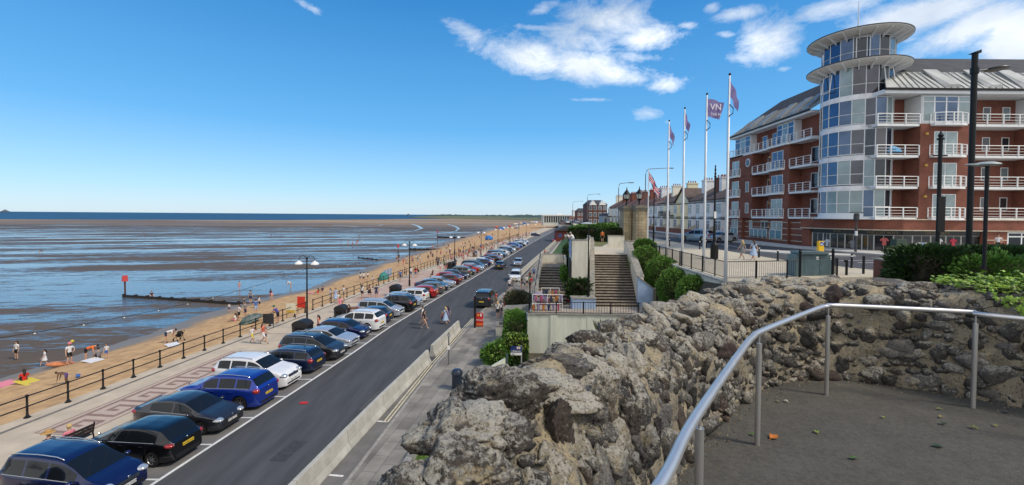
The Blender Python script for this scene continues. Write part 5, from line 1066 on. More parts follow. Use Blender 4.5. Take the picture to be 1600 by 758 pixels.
def house(y0, w, wall, lb, gable=False, bays=True, eave=13.4, roof=rooft, x=HX, balc=False, chim=1, zg=6.9, steps=True):
    t = empty('terraced_house', (x,y0,zg), 0, lb, 'house', 'terraced houses along the upper road'); y1 = y0+w
    b = MB(); b.box(x,x+9,y0+.02,y1-.02,zg,eave); 
    if gable: b.prism([(x,y0+.02),(x+9,y0+.02),(x+9,y1-.02),(x,y1-.02)], eave, eave) if False else b.add([(x,y0+.02,eave),(x,y1-.02,eave),(x,(y0+y1)/2,eave+2.6),(x+9,y0+.02,eave),(x+9,y1-.02,eave),(x+9,(y0+y1)/2,eave+2.6)], [(0,2,1),(3,4,5),(0,3,5,2),(1,2,5,4)])
    part(b, 'wall', walls[wall], t)
    b = MB()
    if gable:
        m_ = (y0+y1)/2; e = .35
        for s_ in (-1, 1):
            ye = y0-e if s_ < 0 else y1+e; b.add([(x-e,ye,eave-.25),(x+9,ye,eave-.25),(x+9,m_,eave+2.75),(x-e,m_,eave+2.75),(x-e,ye,eave-.08),(x+9,ye,eave-.08),(x+9,m_,eave+2.93),(x-e,m_,eave+2.93)], [(0,3,2,1),(4,5,6,7),(0,1,5,4),(1,2,6,5),(2,3,7,6),(3,0,4,7)])
    else:
        ym0, ym1 = y0-.02, y1+.02; b.add([(x-.4,ym0,eave-.1),(x-.4,ym1,eave-.1),(x+4.5,ym1,eave+2.7),(x+4.5,ym0,eave+2.7),(x+9.2,ym0,eave-.1),(x+9.2,ym1,eave-.1),(x-.4,ym0,eave+.08),(x-.4,ym1,eave+.08),(x+4.5,ym1,eave+2.9),(x+4.5,ym0,eave+2.9)], [(0,1,7,6),(6,7,8,9),(9,8,5,4),(0,6,9,3),(1,2,8,7),(0,3,2,1)])
        b.add([(x+.0,ym0+.03,eave-.1),(x+9,ym0+.03,eave-.1),(x+4.5,ym0+.03,eave+2.6)], [(0,1,2)]); b.add([(x+.0,ym1-.03,eave-.1),(x+9,ym1-.03,eave-.1),(x+4.5,ym1-.03,eave+2.6)], [(0,2,1)])
    rf = part(b, 'roof', roof, t)
    for k in range(chim):
        yc = y1-.6-k*(w-1.2); b = MB(); b.box(x+2.2,x+4.4,yc-.5,yc+.5,eave+1.0,eave+4.0); b.box(x+2.1,x+4.5,yc-.6,yc+.6,eave+4.003,eave+4.2); c = part(b, 'chimney', brick if k or wall == 'white' else (walls[wall] if wall != 'brick' else brick), t); c.parent = rf; c.matrix_parent_inverse = Matrix.Identity(4)
        b = MB(); [b.lathe([(.14,0),(.12,.5)], (x+2.5+.5*j,yc,eave+4.2), n=8) for j in range(4)]; c = part(b, 'chimney_pots', mat('terracotta', (.28,.10,.06), .8), t); c.parent = rf; c.matrix_parent_inverse = Matrix.Identity(4)
    m_ = (y0+y1)/2
    def hw(*a): f = MB(); g = MB(); hwin(f, g, *a); pane(f, g, t)
    for z in (7.9, 10.9):
        for (a, c) in ((y0+.5, y0+w*.42), (y1-w*.42, y1-.5)):
            if bays and a == y0+.5 or (bays and w > 7):
                bb = MB(); bb.prism([(x-.75,a+.35),(x-.75,c-.35),(x-.005,c),(x-.005,a)][::-1], z-.6 if z > 8 else zg, z+1.95); part(bb, 'bay', walls[wall], t)
                hw(a+.45, c-.45, z, z+1.75, x-.76, 2)
                b2 = MB(); b2.prism([(x-.85,a+.25),(x-.85,c-.25),(x-.005,c+.1),(x-.005,a-.1)][::-1], z+1.953, z+2.1); part(b2, 'bay_roof', darktrim if balc else roof, t)
            else: hw(a+.2, c-.2, z, z+1.7, x, 2)
    if gable: [hw(m_-.9+k*.7, m_-.4+k*.7, eave-.9+.4, eave+.9, x, 1) for k in range(2)]
    d = MB(); d.box(x-.04,x+.02,m_-.5,m_+.5,zg+1.0,zg+3.1); part(d, 'door', darktrim, t)
    if balc: b = MB(); b.box(x-1.1,x,y0+.3,y1-.3,10.45,10.6); [b.box(x-1.1,x-1.05,y0+.3+k*.3,y0+.34+k*.3,10.6,11.4) for k in range(int((w-.6)/.3))]; b.box(x-1.12,x-1.03,y0+.3,y1-.3,11.4,11.47); part(b, 'balcony', darktrim, t)
    if steps:
        b = MB(); b.prism([(x-2.6,m_-.75),(x-.01,m_-.75),(x-.01,m_-.55),(x-2.6,m_-.55)], zg-.1, [zg+.5,zg+1.9,zg+1.9,zg+.5]); b.prism([(x-2.6,m_+.55),(x-.01,m_+.55),(x-.01,m_+.75),(x-2.6,m_+.75)], zg-.1, [zg+.5,zg+1.9,zg+1.9,zg+.5])
        for k in range(5): b.box(x-2.4+k*.48,x-.02,m_-.54,m_+.54,zg,zg+.2*(k+1))
        part(b, 'steps', sill, t)
    b = MB(); b.box(x-3.1,x-2.85,y0,m_-.8,zg-.2,zg+1.0); b.box(x-3.1,x-2.85,m_+.8,y1,zg-.2,zg+1.0); part(b, 'garden_wall', brick, t)
    return t
house(72.4,8.2,'pale blue','pale blue house with paired bay windows, nearest to the apartment block')
house(80.8,7.2,'pale blue','pale blue bay-windowed house second from the apartment block, white chimney above', chim=2)
house(88.2,7.6,'cream','cream house with a tall front gable in the middle of the terrace', gable=True, bays=True)
house(96,8.6,'pale cream','pale cream house with a dark balcony, just left of the gabled one', balc=True)
house(104.8,7.4,'pale blue','pale blue house between the two flagpoles farthest left', roof=redroof)
house(112.4,9.0,'white','white house partly hidden behind the Union flag', roof=redroof, chim=2)
house(121.6,9.0,'brick','brick-built house mostly hidden by the stone gate piers', roof=redroof)
house(130.8,9.0,'white','white rendered house just left of the stone piers, red chimneys', roof=redroof, chim=2)
house(140,9.4,'white','white house in the far part of the terrace with a red tiled roof', roof=redroof, chim=2)
house(149.6,11,'pale cream','end house of the far terrace with a pale side wall', roof=redroof, chim=2)
# quoined gable strip
# dark brick gabled block
def block(name, lb, x0, x1, y0, y1, z0, z1, wm, roofm, rh=2.5, nx=4, nz=3, cat='building', gables=0):
    t = empty(name, ((x0+x1)/2,y0,z0), 0, lb, cat); b = MB(); b.box(x0,x1,y0,y1,z0,z1); part(b, 'wall', wm, t)
    b = MB(); m_ = (y0+y1)/2; b.add([(x0-.3,y0-.3,z1+.003),(x1+.3,y0-.3,z1+.003),(x1+.3,y1+.3,z1+.003),(x0-.3,y1+.3,z1+.003),(x0+rh*.6,m_,z1+rh),(x1-rh*.6,m_,z1+rh)], [(0,3,2,1),(0,1,5,4),(1,2,5),(2,3,4,5),(3,0,4)])
    part(b, 'roof', roofm, t)
    for i in range(nx):
        for j in range(nz):
            xc = x0+(x1-x0)*(i+.5)/nx; zc = z0+(z1-z0)*(j+.5)/nz; w = (x1-x0)/nx*.26; h = (z1-z0)/nz*.28
            f = MB(); g = MB(); f.box(xc-w-.1,xc+w+.1,y0-.05,y0+.02,zc-h-.1,zc+h+.1); g.box(xc-w,xc+w,y0-.08,y0-.051,zc-h,zc+h); pane(f, g, t)
    for k in range(gables):
        xc = x0+(x1-x0)*(k+.5)/gables; w = (x1-x0)/gables*.40; b = MB(); b.add([(xc-w,y0-.3,z1-.2),(xc+w,y0-.3,z1-.2),(xc,y0-.3,z1+1.9),(xc-w,y0+3,z1-.2),(xc+w,y0+3,z1-.2),(xc,y0+3,z1+1.9)], [(0,1,2),(0,2,5,3),(1,4,5,2)]); part(b, 'gable', white, t)
    return t
block('gabled_building', 'tall dark brick building with two small white gables beyond the terrace', 33.2,41.5,190,204,6.5,15.2,mat('dark_brick', (.11,.055,.045), .9, var=.3, scale=.5),slate,2.2,4,3,gables=2)
block('shop_building', 'small grey-blue shop building in front of the dark gabled building', 33.5,37,160,168,6.5,10.4,mat('grey_blue_wall', (.30,.36,.42), .8, var=.3),slate,1.0,2,1)
block('brick_building', 'low brick house squeezed left of the dark gabled building', 36,41,240,250,6.5,12.5,brick,slate,2,3,2)
# seafront arcade hall and far town
t = empty('seafront_hall', (37,362,3), 0, 'long low white hall with dark columns of windows at the far end of the beach', 'building')
b = MB(); b.box(26,58,362,384,2,10.2); part(b, 'wall', mat('hall_wall', (.56,.58,.55), .8), t); b = MB(); b.box(25.3,58.7,361.2,385,10.203,10.9); b.box(38,42,366,370,10.903,12); part(b, 'roof', white, t)
b = MB(); [b.box(27+k*1.9,28.1+k*1.9,361.8,361.99,4.6,9.6) for k in range(16)]; part(b, 'windows', gl_dark, t)
block('white_building', 'bright white flat building on the town street beyond the lamp posts', 46.5,53.5,330,338,8,14.3,mat('bright_white_wall', (.85,.86,.86), .7),white,.3,1,1)
block('white_building', 'second bright white building just right of the taller white one', 49.5,54,300,306,7.5,11.4,mat('bright_white_wall', (.85,.86,.86), .7),white,.3,1,1)
q = random.Random(4)
far_l = [('small pale beach building low at the end of the promenade',33,300),('cream hut cluster building near the seafront hall',30,270),('grey roofed low building below the seafront hall',38,290),('distant grey house on the town street',46,260),('distant brown-roofed house behind the hedges',43,235),('tiny white house under the far trees',60,420),('tiny grey house under the far trees',66,400),('low tan building right of the seafront hall',52,280)]
for i, (lb, x, y) in enumerate(far_l):
    block('distant_building', lb, x, x+q.uniform(5,8), y, y+8, 0 if x < 35 else 3.5, (4.5 if x < 35 else 7.5)+q.uniform(0,1.8), [walls['white'],walls['pale cream'],concrete][i%3], [slate,rooft,redroof][i%3], 1.6, 3, 1)
for i in range(22):
    y = q.uniform(205,520); x = 16+y*.105+q.uniform(0,16)+(y-200)*.02; h = q.uniform(3.5,7.5) if y < 350 else q.uniform(8,13)
    if i < 12 and x < 30: x += 8
    tree('distant_tree', 'distant dark green tree among the buildings of the far town', x, y, 1.5, h, h*.55, green_d if i%2 else green_m, 200+i, 500, .55, 'distant trees around the far town')
# brick kiosk with slate roof at the end of the barrier
t = empty('brick_kiosk', (19,172,0), 0, 'small red brick kiosk with grey roof at the far end of the concrete barrier', 'building')
b = MB(); b.box(17.8,25.5,172,182,0,4.3); part(b, 'wall', mat('kiosk_brick', (.20,.045,.035), .9, var=.2), t); b = MB(); b.add([(17.2,171.4,4.3),(26,171.4,4.3),(26,182.5,4.3),(17.2,182.5,4.3),(21.6,171.4,6.2),(21.6,182.5,6.2)], [(0,3,2,1),(0,1,4),(1,2,5,4),(2,3,5),(3,0,4,5)]); part(b, 'roof', slate, t)
b = MB(); b.box(18.4,19.8,171.9,171.99,1.8,3.2); part(b, 'shutter', mat('blue_shutter', (.05,.09,.25), .6), t); b = MB(); b.box(20.8,21.6,171.9,171.99,1.8,2.9); part(b, 'poster', white, t)
# ---------------------------------------------------------------- concrete barriers
conc_b = mat('barrier_concrete', (.47,.46,.41), .85, col2=(.34,.33,.29), var=.2, scale=1.6, bump=.35, bscale=16, detail=9)
def barrier(p0, p1, lb, z=0.0, h=.86):
    A, B = Vector((*p0,0)), Vector((*p1,0)); L = (B-A).length; a = atan2(B.y-A.y, B.x-A.x)
    prof = [(-.30,0),(-.30,.07),(-.17,.30),(-.09,h),(.09,h),(.17,.30),(.30,.07),(.30,0)]
    b = MB(); n = 6; vs = []
    for i in range(n+1): x = L*i/n; vs += [(x, y_+.006*mn.noise((x*2+A.y,y_*3,z_)), z_) for y_, z_ in prof]
    k = len(prof); fs = [(i*k+j, i*k+(j+1)%k, (i+1)*k+(j+1)%k, (i+1)*k+j) for i in range(n) for j in range(k)]+[tuple(range(k-1,-1,-1)), tuple(n*k+j for j in range(k))]
    b.add(vs, fs); o = b.build('concrete_barrier', conc_b, bevel=.012); o.location = (A.x,A.y,z); o.rotation_euler = (0,0,a)
    return tag(o, lb, 'barrier', 'precast concrete barriers beside the road')
gpx = lambda px, py: G(px, py, .86)
bj = [(340,870),(460,751),(539.8,671),(596,615.6),(637.8,576),(668,546.5)]
names = ['nearest concrete barrier, running off the bottom edge of the view','second concrete barrier from the near end, its face stained pale','third concrete barrier from the near end','fourth concrete barrier from the near end, shortly before the gap','barrier at the far end of the near run, right before the gap']
for (a, c), lb in zip(zip(bj, bj[1:]), names):
    p, r = gpx(*a), gpx(*c); d = (r-p).normalized()*.012; barrier((p.x+d.x,p.y+d.y), (r.x-d.x,r.y-d.y), lb)
m1 = gpx(675,539); m2 = gpx(716,501); mm = (m1+m2)/2
barrier((m1.x,m1.y),(m2.x,m2.y),'lone concrete barrier beyond the gap, standing by the grey signpost')
y = 71.0; k = 0
while y < 165:
    f = lambda y: 1.25+(y-72.8)*.1633
    y2 = y+3.9; barrier((f(y)+.01,y+.02),(f(y2)-.01,y2-.02),'concrete barrier in the long unbroken line beyond the white car'); y = y2; k += 1
# ---------------------------------------------------------------- promenade furniture
def post_mesh(h=1.12):
    b = MB(); b.lathe([(.14,0),(.14,.04),(.09,.06),(.075,.12),(.05,.16),(.045,h*.45),(.065,h*.47),(.065,h*.53),(.045,h*.55),(.045,h-.10),(.07,h-.08),(.07,h),(.04,h+.03),(0,h+.04)], n=9); return b
PITCHR = 1.79
def rail_run(y0, y1, lb, npost=None):
    x = xr(y0); t = empty('seafront_railing', (x,y0,.10), 0, lb, 'railing'); proto = None; y = y0; pts = []
    while y <= y1+.01: pts.append(Vector((xr(y),y,.10))); y += PITCHR
    for i, p in enumerate(pts):
        if proto is None: proto = post_mesh().build('post', black, t, smooth=True, angle=40)
        else: o = proto.copy(); COL.objects.link(o); o.parent = t; o.location = p-t.location
    b = MB(); [b.tube([(p.x-x,p.y-y0,z) for p in pts], .032, n=6) for z in (.56,1.07)]; b.build('rails', black, t)
    return pts[-1].y
ye = rail_run(5.2,45.6,'near section of the black seafront railing between promenade and sand')
rail_run(45.9,110,'middle section of the black seafront railing beyond the lifebuoy stand'); rail_run(112,215,'far section of the black seafront railing beside the crowd')
def lamp_post(y, lb, first=None):
    x = xb(y)-6.75; 
    if first is None:
        t = empty('double_lamp_post', (x,y,.1), radians(-7), lb, 'street lamp', 'double-headed promenade lamp posts')
        b = MB(); b.tube([(0,0,0),(0,0,.9)], .13, n=10); b.tube([(0,0,.9),(0,0,3.0),(0,0,6.1)], [.08,.07,.05], n=10); b.lathe([(.05,6.1),(.09,6.15),(.05,6.25),(.02,6.5),(0,6.6)], n=8); b.tube([(-.25,0,5.35),(.25,0,5.35)], .02, n=5); part_l(b, 'column', black, t, smooth=True, angle=40)
        b = MB()
        for s in (-1,1): b.tube([(s*.02,0,6.1),(s*.10,0,6.35),(s*.32,0,6.52),(s*.58,0,6.45),(s*.72,0,6.25),(s*.75,0,6.02)], .03, n=6)
        part_l(b, 'arms', black, t, smooth=True)
        for s in (-1,1):
            b = MB(); b.lathe([(.05,.26),(.14,.24),(.30,.12),(.36,0),(.345,-.03)], (s*.75,0,5.78), n=16); b.lathe([(.07,.24),(.05,.32),(0,.33)], (s*.75,0,5.78), n=8, m=None); sh = part_l(b, 'lamp_shade', mat('white_lamp_shade', (.72,.73,.72), .35), t, smooth=True, angle=50)
            b = MB(); b.ball((s*.75,0,5.76), (.20,.20,.10)); part_l(b, 'lamp_bowl', lampglass, t)
        return t
    t = copy_tree(first); t.location = (x,y,.1); t['label'] = lb; return t
ys_l = [15.4,38.1,61.7,84,107,130,153,176,199]
lbs = ['nearest double lamp post, only its white shade showing at the left edge','double lamp post beside the covered black bin, first one fully in view','second full double lamp post, just left of the dark bin by the red car','third double lamp post in view, behind the pair of black bins','fourth double lamp post in view, where the row of cars turns dense','fifth double lamp post in view, above the crowd','sixth double lamp post in view, above the white cars','seventh, distant double lamp post','farthest double lamp post near the end of the row of cars']
L0 = None
for y, lb in zip(ys_l, lbs):
    o = lamp_post(y, lb, L0); L0 = L0 or o
# festoon lights strung between the posts
t = empty('festoon_lights', (-18,20,5.4), 0, 'cable of small white festoon bulbs strung between the near lamp posts', 'string lights')
bulbs = MB(); cab = MB()
for a, c in zip(ys_l[:4], ys_l[1:5]):
    A = Vector((xb(a)-6.75,a,5.45)); B = Vector((xb(c)-6.75,c,5.45)); pts = []
    for i in range(25): f = i/24; p = A.lerp(B,f); p.z -= .55*4*f*(1-f); pts.append(p)
    cab.tube(pts, .012, n=4)
    for p in pts[1:-1:2]: bulbs.ball((p.x,p.y,p.z-.05), .036, nu=6, nv=5)
part(cab, 'cable', black, t); part(bulbs, 'bulbs', mat('bulb_white', (.7,.68,.6), .4), t)
# bins
def big_bin(x, y, lb, w=1.25, h=1.45, rz=-.12):
    t = empty('covered_bin', (x,y,.1), rz, lb, 'bin', 'covered black litter bins on the promenade'); b = MB(); b.box(-w/2,w/2,-.45,.45,0,h*.68); part_l(b, 'body', mat('black_plastic', (.012,.013,.016), .5), t, bevel=.03)
    b = MB(); n = 10; vs = []
    for i in range(n+1): a = pi*i/n; vs += [(-w*.53*cos(a) if False else -w*.53*cos(a), -.48, h*.683+h*.30*sin(a)), (-w*.53*cos(a), .48, h*.683+h*.30*sin(a))]
    b.add(vs, [(2*i,2*i+1,2*i+3,2*i+2) for i in range(n)]+[tuple(2*i for i in range(n,-1,-1)), tuple(2*i+1 for i in range(n+1)), (0,2*n,2*n+1,1)]); part_l(b, 'lid', mat('black_plastic', (.012,.013,.016), .5), t, smooth=True, angle=40)
    b = MB(); b.box(-w*.3,w*.3,-.463,-.452,h*.42,h*.6); part_l(b, 'slot', mat('bin_slot', (.002,.002,.002), .9), t)
    return t
for (px, py, lb, w) in ((473,526,'domed black bin next to the first full lamp post',1.35),(533,499,'black bin beside the picnic table and the seated women',1.0),(618,462,'large black bin behind the red hatchback',1.3),(708,420,'right one of two dark bins by the third lamp post',.9),(703,421,'left one of two dark bins by the third lamp post',.9),(742,401,'distant black bin among the walkers',1.0)):
    p = G(px, py, .1); big_bin(p.x, p.y, lb, w)
# benches
def bench(x, y, rz, lb, first=[None]):
    if first[0] is not None:
        t = copy_tree(first[0]); t.location = (x,y,.1); t.rotation_euler.z = rz; t['label'] = lb; return t
    t = empty('bench', (x,y,.1), rz, lb, 'bench', 'black promenade benches'); m = mat('dark_bench_wood', (.03,.022,.018), .6)
    b = MB(); [b.box(-1.0,1.0,-.25+i*.13,-.14+i*.13,.42,.46) for i in range(4)]; part_l(b, 'seat', m, t)
    b = MB(); [b.add([(-1.0,.28+k*.02,.56+k*.14),(1.0,.28+k*.02,.56+k*.14),(1.0,.30+k*.02,.66+k*.14),(-1.0,.30+k*.02,.66+k*.14),(-1.0,.31+k*.02,.55+k*.14),(1.0,.31+k*.02,.55+k*.14),(1.0,.33+k*.02,.66+k*.14),(-1.0,.33+k*.02,.66+k*.14)], [(0,1,2,3),(7,6,5,4),(0,4,5,1),(1,5,6,2),(2,6,7,3),(3,7,4,0)]) for k in range(3)]; part_l(b, 'backrest', m, t)
    for s in (-1,1):
        b = MB(); b.tube([(s*1.0,-.25,0),(s*1.0,-.22,.42),(s*1.0,-.24,.62),(s*1.0,-.10,.70),(s*1.0,.10,.66),(s*1.0,.26,.52),(s*1.0,.30,.45),(s*1.0,.34,0)], .03, n=6); b.tube([(s*1.0,.27,.45),(s*1.0,.36,.98)], .03, n=6); part_l(b, 'end_frame', black, t)
    first[0] = t; return t
pB = Vector((-18.75,17.95,.1)); bench(pB.x, pB.y, radians(-97+0), 'near black bench with two people sitting on it behind the blue people carrier')
pB2 = G(512,520,.1); bench(pB2.x, pB2.y, radians(-97), 'black bench by the first full lamp post with three people around it')
# picnic table
p = G(556,492,.1); t = empty('picnic_table', tuple(p), .1, 'small brown wooden picnic table beside the woman in a long black robe', 'table'); pw = mat('reddish_wood', (.22,.10,.06), .7, var=.3)
b = MB(); b.box(-.8,.8,-.4,.4,.72,.77); part_l(b, 'tabletop', pw, t)
for s in (-1,1): b = MB(); b.box(-.8,.8,s*.75-.13,s*.75+.13,.42,.46); part_l(b, 'bench_seat', pw, t); b = MB(); b.tube([(s*.6,-.7,0),(s*.6,-.2,.72)], .035, n=4); b.tube([(s*.6,.7,0),(s*.6,.2,.72)], .035, n=4); b.tube([(s*.6,-.75,.40),(s*.6,.75,.40)], .03, n=4); part_l(b, 'leg_frame', pw, t)
# notice boards and lifebuoy stand on the railing
def railboard(px, py, w, h, z, m, lb, name, m2=None):
    p = G(px, py, .1); t = empty(name, (p.x,p.y,.1), radians(-97+90+3), lb, 'sign'); b = MB(); b.box(-w/2,w/2,-.08,-.05,z,z+h); part_l(b, 'panel', m, t)
    if m2: b = MB(); b.box(-w/2+.04,w/2-.04,-.09,-.081,z+.06,z+h*.35); part_l(b, 'lower_panel', m2, t)
    b = MB(); [b.tube([(s*w*.45,-.02,0),(s*w*.45,-.02,z+h)], .03, n=5) for s in (-1,1)]; part_l(b, 'posts', black, t); return t
railboard(455,497,.95,1.0,.45,mat('cream_board', (.70,.66,.50), .5),'white and yellow safety notice fixed to the seafront railing','notice_board',mat('amber_panel', (.62,.38,.05), .5))
railboard(471,489,.8,1.15,.55,mat('lifebuoy_red', (.62,.03,.015), .4),'bright red lifebuoy housing on the seafront railing','lifebuoy_housing')
railboard(420,512,1.0,.9,.35,mat('dark_board', (.02,.022,.025), .6),'dark panel hanging on the railing near the man leaning over it','notice_board')
# signposts and A-board on the pavement
p = G(701,570,.12); t = empty('signpost', tuple(p), 0, 'thin grey pole with two small plates beside the lone barrier', 'signpost'); b = MB(); b.tube([(0,0,0),(0,0,2.2)], .045, n=8); part_l(b, 'pole', mat('grey_galvanised', (.14,.15,.16), .5, metal=.3), t)
b = MB(); b.box(-.12,.12,-.07,-.05,1.95,2.12); part_l(b, 'top_plate', mat('grey_plate', (.3,.31,.3), .5), t); b = MB(); b.box(-.09,.09,-.07,-.05,1.05,1.32); part_l(b, 'lower_plate', white, t)
p = G(742,512,.12); t = empty('pavement_post', tuple(p), 0, 'tall square black post at the kerb next to the red ice cream board', 'post'); b = MB(); b.box(-.085,.085,-.085,.085,0,2.75); b.box(-.11,.11,-.11,.11,2.75,2.85); part_l(b, 'post', black, t)
p = G(747,511,.12); t = empty('advertising_board', tuple(p+Vector((.12,.1,0))), 0, 'red ice cream board with a rounded top beside the square black post', 'sign')
def rounded(w, h, n=8): return [(-w/2,0),(w/2,0)]+[(w/2*cos(pi*k/n)*1.0, h-w*.25+w*.25*sin(pi*k/n)) for k in range(n+1)]
ol = rounded(.68,1.25); k = len(ol)
b = MB(); b.add([(x,-.03,z+.05) for x,z in ol]+[(x,.03,z+.05) for x,z in ol], [tuple(range(k)),tuple(range(2*k-1,k-1,-1))]+[(i,i+k,(i+1)%k+k,(i+1)%k) for i in range(k)]); part_l(b, 'board', redm, t)
b = MB(); b.box(-.30,.30,-.045,-.031,.12,.32, mat('orange_panel', (.70,.16,.02), .5)); b.tube([(-.12,-.031,1.08),(-.12,-.045,1.08)], .12, mat('orange_yellow', (.75,.35,.05), .5), n=12); b.box(.06,.2,-.045,-.031,.96,1.2, white); part_l(b, 'picture', None, t)
e = text_mesh('WALLS', .24, white, t, 'lettering', (0,-.04,.62), (pi/2,0,0)); e.rotation_euler = (pi/2, 0, 0)
b = MB(); b.tube([(-.3,.0,.05),(-.3,.28,0)], .02, n=4); b.tube([(.3,0,.05),(.3,.28,0)], .02, n=4); part_l(b, 'feet', black, t)
p = G(714,608,.12); b = MB(); b.lathe([(.30,0),(.30,.85),(.34,.9),(.34,1.0),(.24,1.15),(0,1.18)], tuple(p), n=12); thing_mesh(b, 'litter_bin', mat('navy_plastic', (.012,.02,.04), .4), 'round dark blue bin top peeping over the rocks beside the flagstones', 'bin', smooth=True, angle=35)
p = G(475,630,.004); b = MB(); b.box(p.x-.22,p.x+.2,p.y-.12,p.y+.1,.004,.05); thing_mesh(b, 'dropped_cloth', redm, 'small red scrap lying on the empty road', 'litter', bevel=.02)
# toy racks on the terrace
tm = [mat('toy_'+n, tuple(x*.62 for x in c), .6, var=.35, scale=7) for n, c in (('pink',(.6,.12,.25)),('lime',(.25,.5,.05)),('purple',(.30,.10,.45)),('orange',(.7,.22,.02)),('cyan',(.05,.4,.55)),('cream',(.6,.5,.35)),('navy',(.03,.05,.15)),('crimson',(.5,.02,.04)),('lilac',(.45,.38,.6)))]
for (px0, px1, Y, z, h, lb) in ((847,875,35.3,3.0,1.15,'rear white-framed rack hung with colourful beach toys on the terrace'),(833,880,33.2,3.0,1.0,'front rack of bright beach toys right behind the terrace railings')):
    x0, x1 = P3(px0,Y), P3(px1,Y); t = empty('toy_rack', (x0,Y,z), 0, lb, 'display rack'); W_ = x1-x0
    b = MB(); [b.tube([(x,0,0),(x,0,h+.25)], .025, n=5) for x in (0,W_/2,W_)]; [b.tube([(0,0,zz),(W_,0,zz)], .025, n=5) for zz in (h+.25,h*.55)]; part_l(b, 'frame', white, t)
    n = 12
    for k in range(n):
        m = tm[(k*5+k*k+(3 if px0 == 833 else 0))%9]; b = MB(); x = W_*(k+.5)/n+random.uniform(-.03,.03); kk = (k*7+k*k)%3; zc = ((h*.55+h+.25)/2 if k%2 else h*.28)+random.uniform(-.08,.08)
        if kk == 0: b.lathe([(.05,-.28),(.10,.0),(.13,.22),(.0,.22)], (x,0,zc), n=8)
        elif kk == 1: b.ball((x,-.03,zc), (.10,.08,.22), nu=8, nv=6)
        else: b.box(x-.07,x+.07,-.06,.04,zc-.26,zc+.24)
        part_l(b, 'hanging_toy', m, t)
b = MB(); c = (P3(842,33.7), 33.7, 3.95); b.tube([(c[0]+.35*cos(a),c[1],c[2]+.3*sin(a)) for a in np.linspace(0,2*pi,13)], .12, n=6); thing_mesh(b, 'inflatable_ring', tm[8], 'lilac inflatable ring hanging at the left end of the toy racks', 'inflatable', smooth=True)
# groynes and beach markers
timber = mat('black_timber', (.022,.018,.015), .8, var=.4, scale=3)
def groyne(pts, lb, z=-2.05, h=.36):
    t = MB()
    for a, c in zip(pts, pts[1:]):
        A, B = Vector((*a,0)), Vector((*c,0)); d = (B-A).normalized(); n = Vector((-d.y,d.x,0))*.12; t.prism([(A.x-n.x,A.y-n.y),(B.x-n.x,B.y-n.y),(B.x+n.x,B.y+n.y),(A.x+n.x,A.y+n.y)], z, [z+h,z+h*1.15,z+h*1.15,z+h])
        L = (B-A).length
        for k in range(int(L/2.2)+1): p = A+d*min(L,k*2.2); t.box(p.x-.13,p.x+.13,p.y-.2,p.y+.2,z,z+h+.15)
    return thing_mesh(t, 'timber_groyne', timber, lb, 'groyne')
g0, g1, g2, g3 = (G(194,463,-1.9), G(310,471,-1.9), G(350,474,-1.9), G(425,470,-1.3))
groyne([(g0.x,g0.y),(g1.x,g1.y),(g2.x,g2.y),(g3.x,g3.y)], 'dark timber groyne running from the red beacon to the sand')
for (a, c, lb) in (((640,391),(690,392),'low dark groyne beyond the second lamp post'),((683,371),(727,373),'farther dark groyne with a short beacon at its end'),((560,403),(590,406),'short stub of dark timbers in the shallow water')):
    p, r = G(*a,-2), G(*c,-1.9); groyne([(p.x,p.y),(r.x,r.y)], lb, h=.75 if a[0] > 600 else .25)
def beacon(px, py, h, lb, w=.55):
    p = G(px, py, -2.0); t = empty('groyne_beacon', tuple(p), 0, lb, 'beacon', 'red-topped beacons at the groyne ends'); b = MB(); b.tube([(0,0,0),(0,0,h)], .11, n=8); part_l(b, 'post', mat('rusty_brown', (.09,.045,.035), .8), t)
    b = MB(); b.lathe([(w*.9,h-.1),(w*.8,h+.75),(0,h+.75)], n=4); b.lathe([(0,h-.1),(w*.9,h-.1)], n=4); part_l(b, 'topmark', mat('beacon_red', (.50,.05,.05), .6), t)
beacon(195.5,461,2.15,'red square-topped beacon at the seaward end of the near groyne'); beacon(683.5,380,4.6,'dark beacon with a crossarm farther down the beach',.3); beacon(622,404,3.2,'small red-topped beacon behind the second lamp post',.35)
# sea forts and ships on the horizon
for (px, lb, s) in ((8,'sea fort on the horizon at the left edge',1.0),(638,'small sea fort on the horizon above the beach',.6)):
    d = ray(px, 330); Y = 5200; x = d.x*Y/d.y; b = MB(); b.lathe([(34*s,-3),(36*s,14*s),(20*s,16*s),(18*s,24*s),(8*s,30*s),(0,34*s)], (x,Y,0), n=14); thing_mesh(b, 'sea_fort', mat('hazy_dark', (.10,.13,.18), .9), lb, 'fort')
# ---------------------------------------------------------------- cars
def paintm(name, c, metal=.35, rough=.28):
    if name in MATS: return MATS[name]
    m = mat(name, c, rough, metal=metal, coat=.9, var=.04, scale=2.5); return m
PAINT = {'navy':(.006,.012,.075),'blue':(.008,.035,.30),'black':(.006,.006,.008),'charcoal':(.028,.03,.038),'white':(.72,.73,.74),'silver':(.42,.46,.52),'grey':(.12,.125,.13),'red':(.42,.012,.012),'dark red':(.12,.008,.015),'dark blue':(.008,.018,.06),'pale blue':(.16,.27,.40),'dark green':(.01,.03,.02)}
def PM(c): return paintm('car_paint_'+c.replace(' ','_'), PAINT[c], metal=0 if c == 'white' else .4)
carglass = mat('car_glass', (.008,.010,.012), .06, spec=.45); rubber = mat('tyre_rubber', (.012,.012,.012), .8); trim = mat('black_trim', (.010,.010,.011), .5); rimm = mat('alloy_rim', (.40,.41,.42), .35, metal=.8); rimd = mat('dark_rim', (.05,.05,.055), .4, metal=.6)
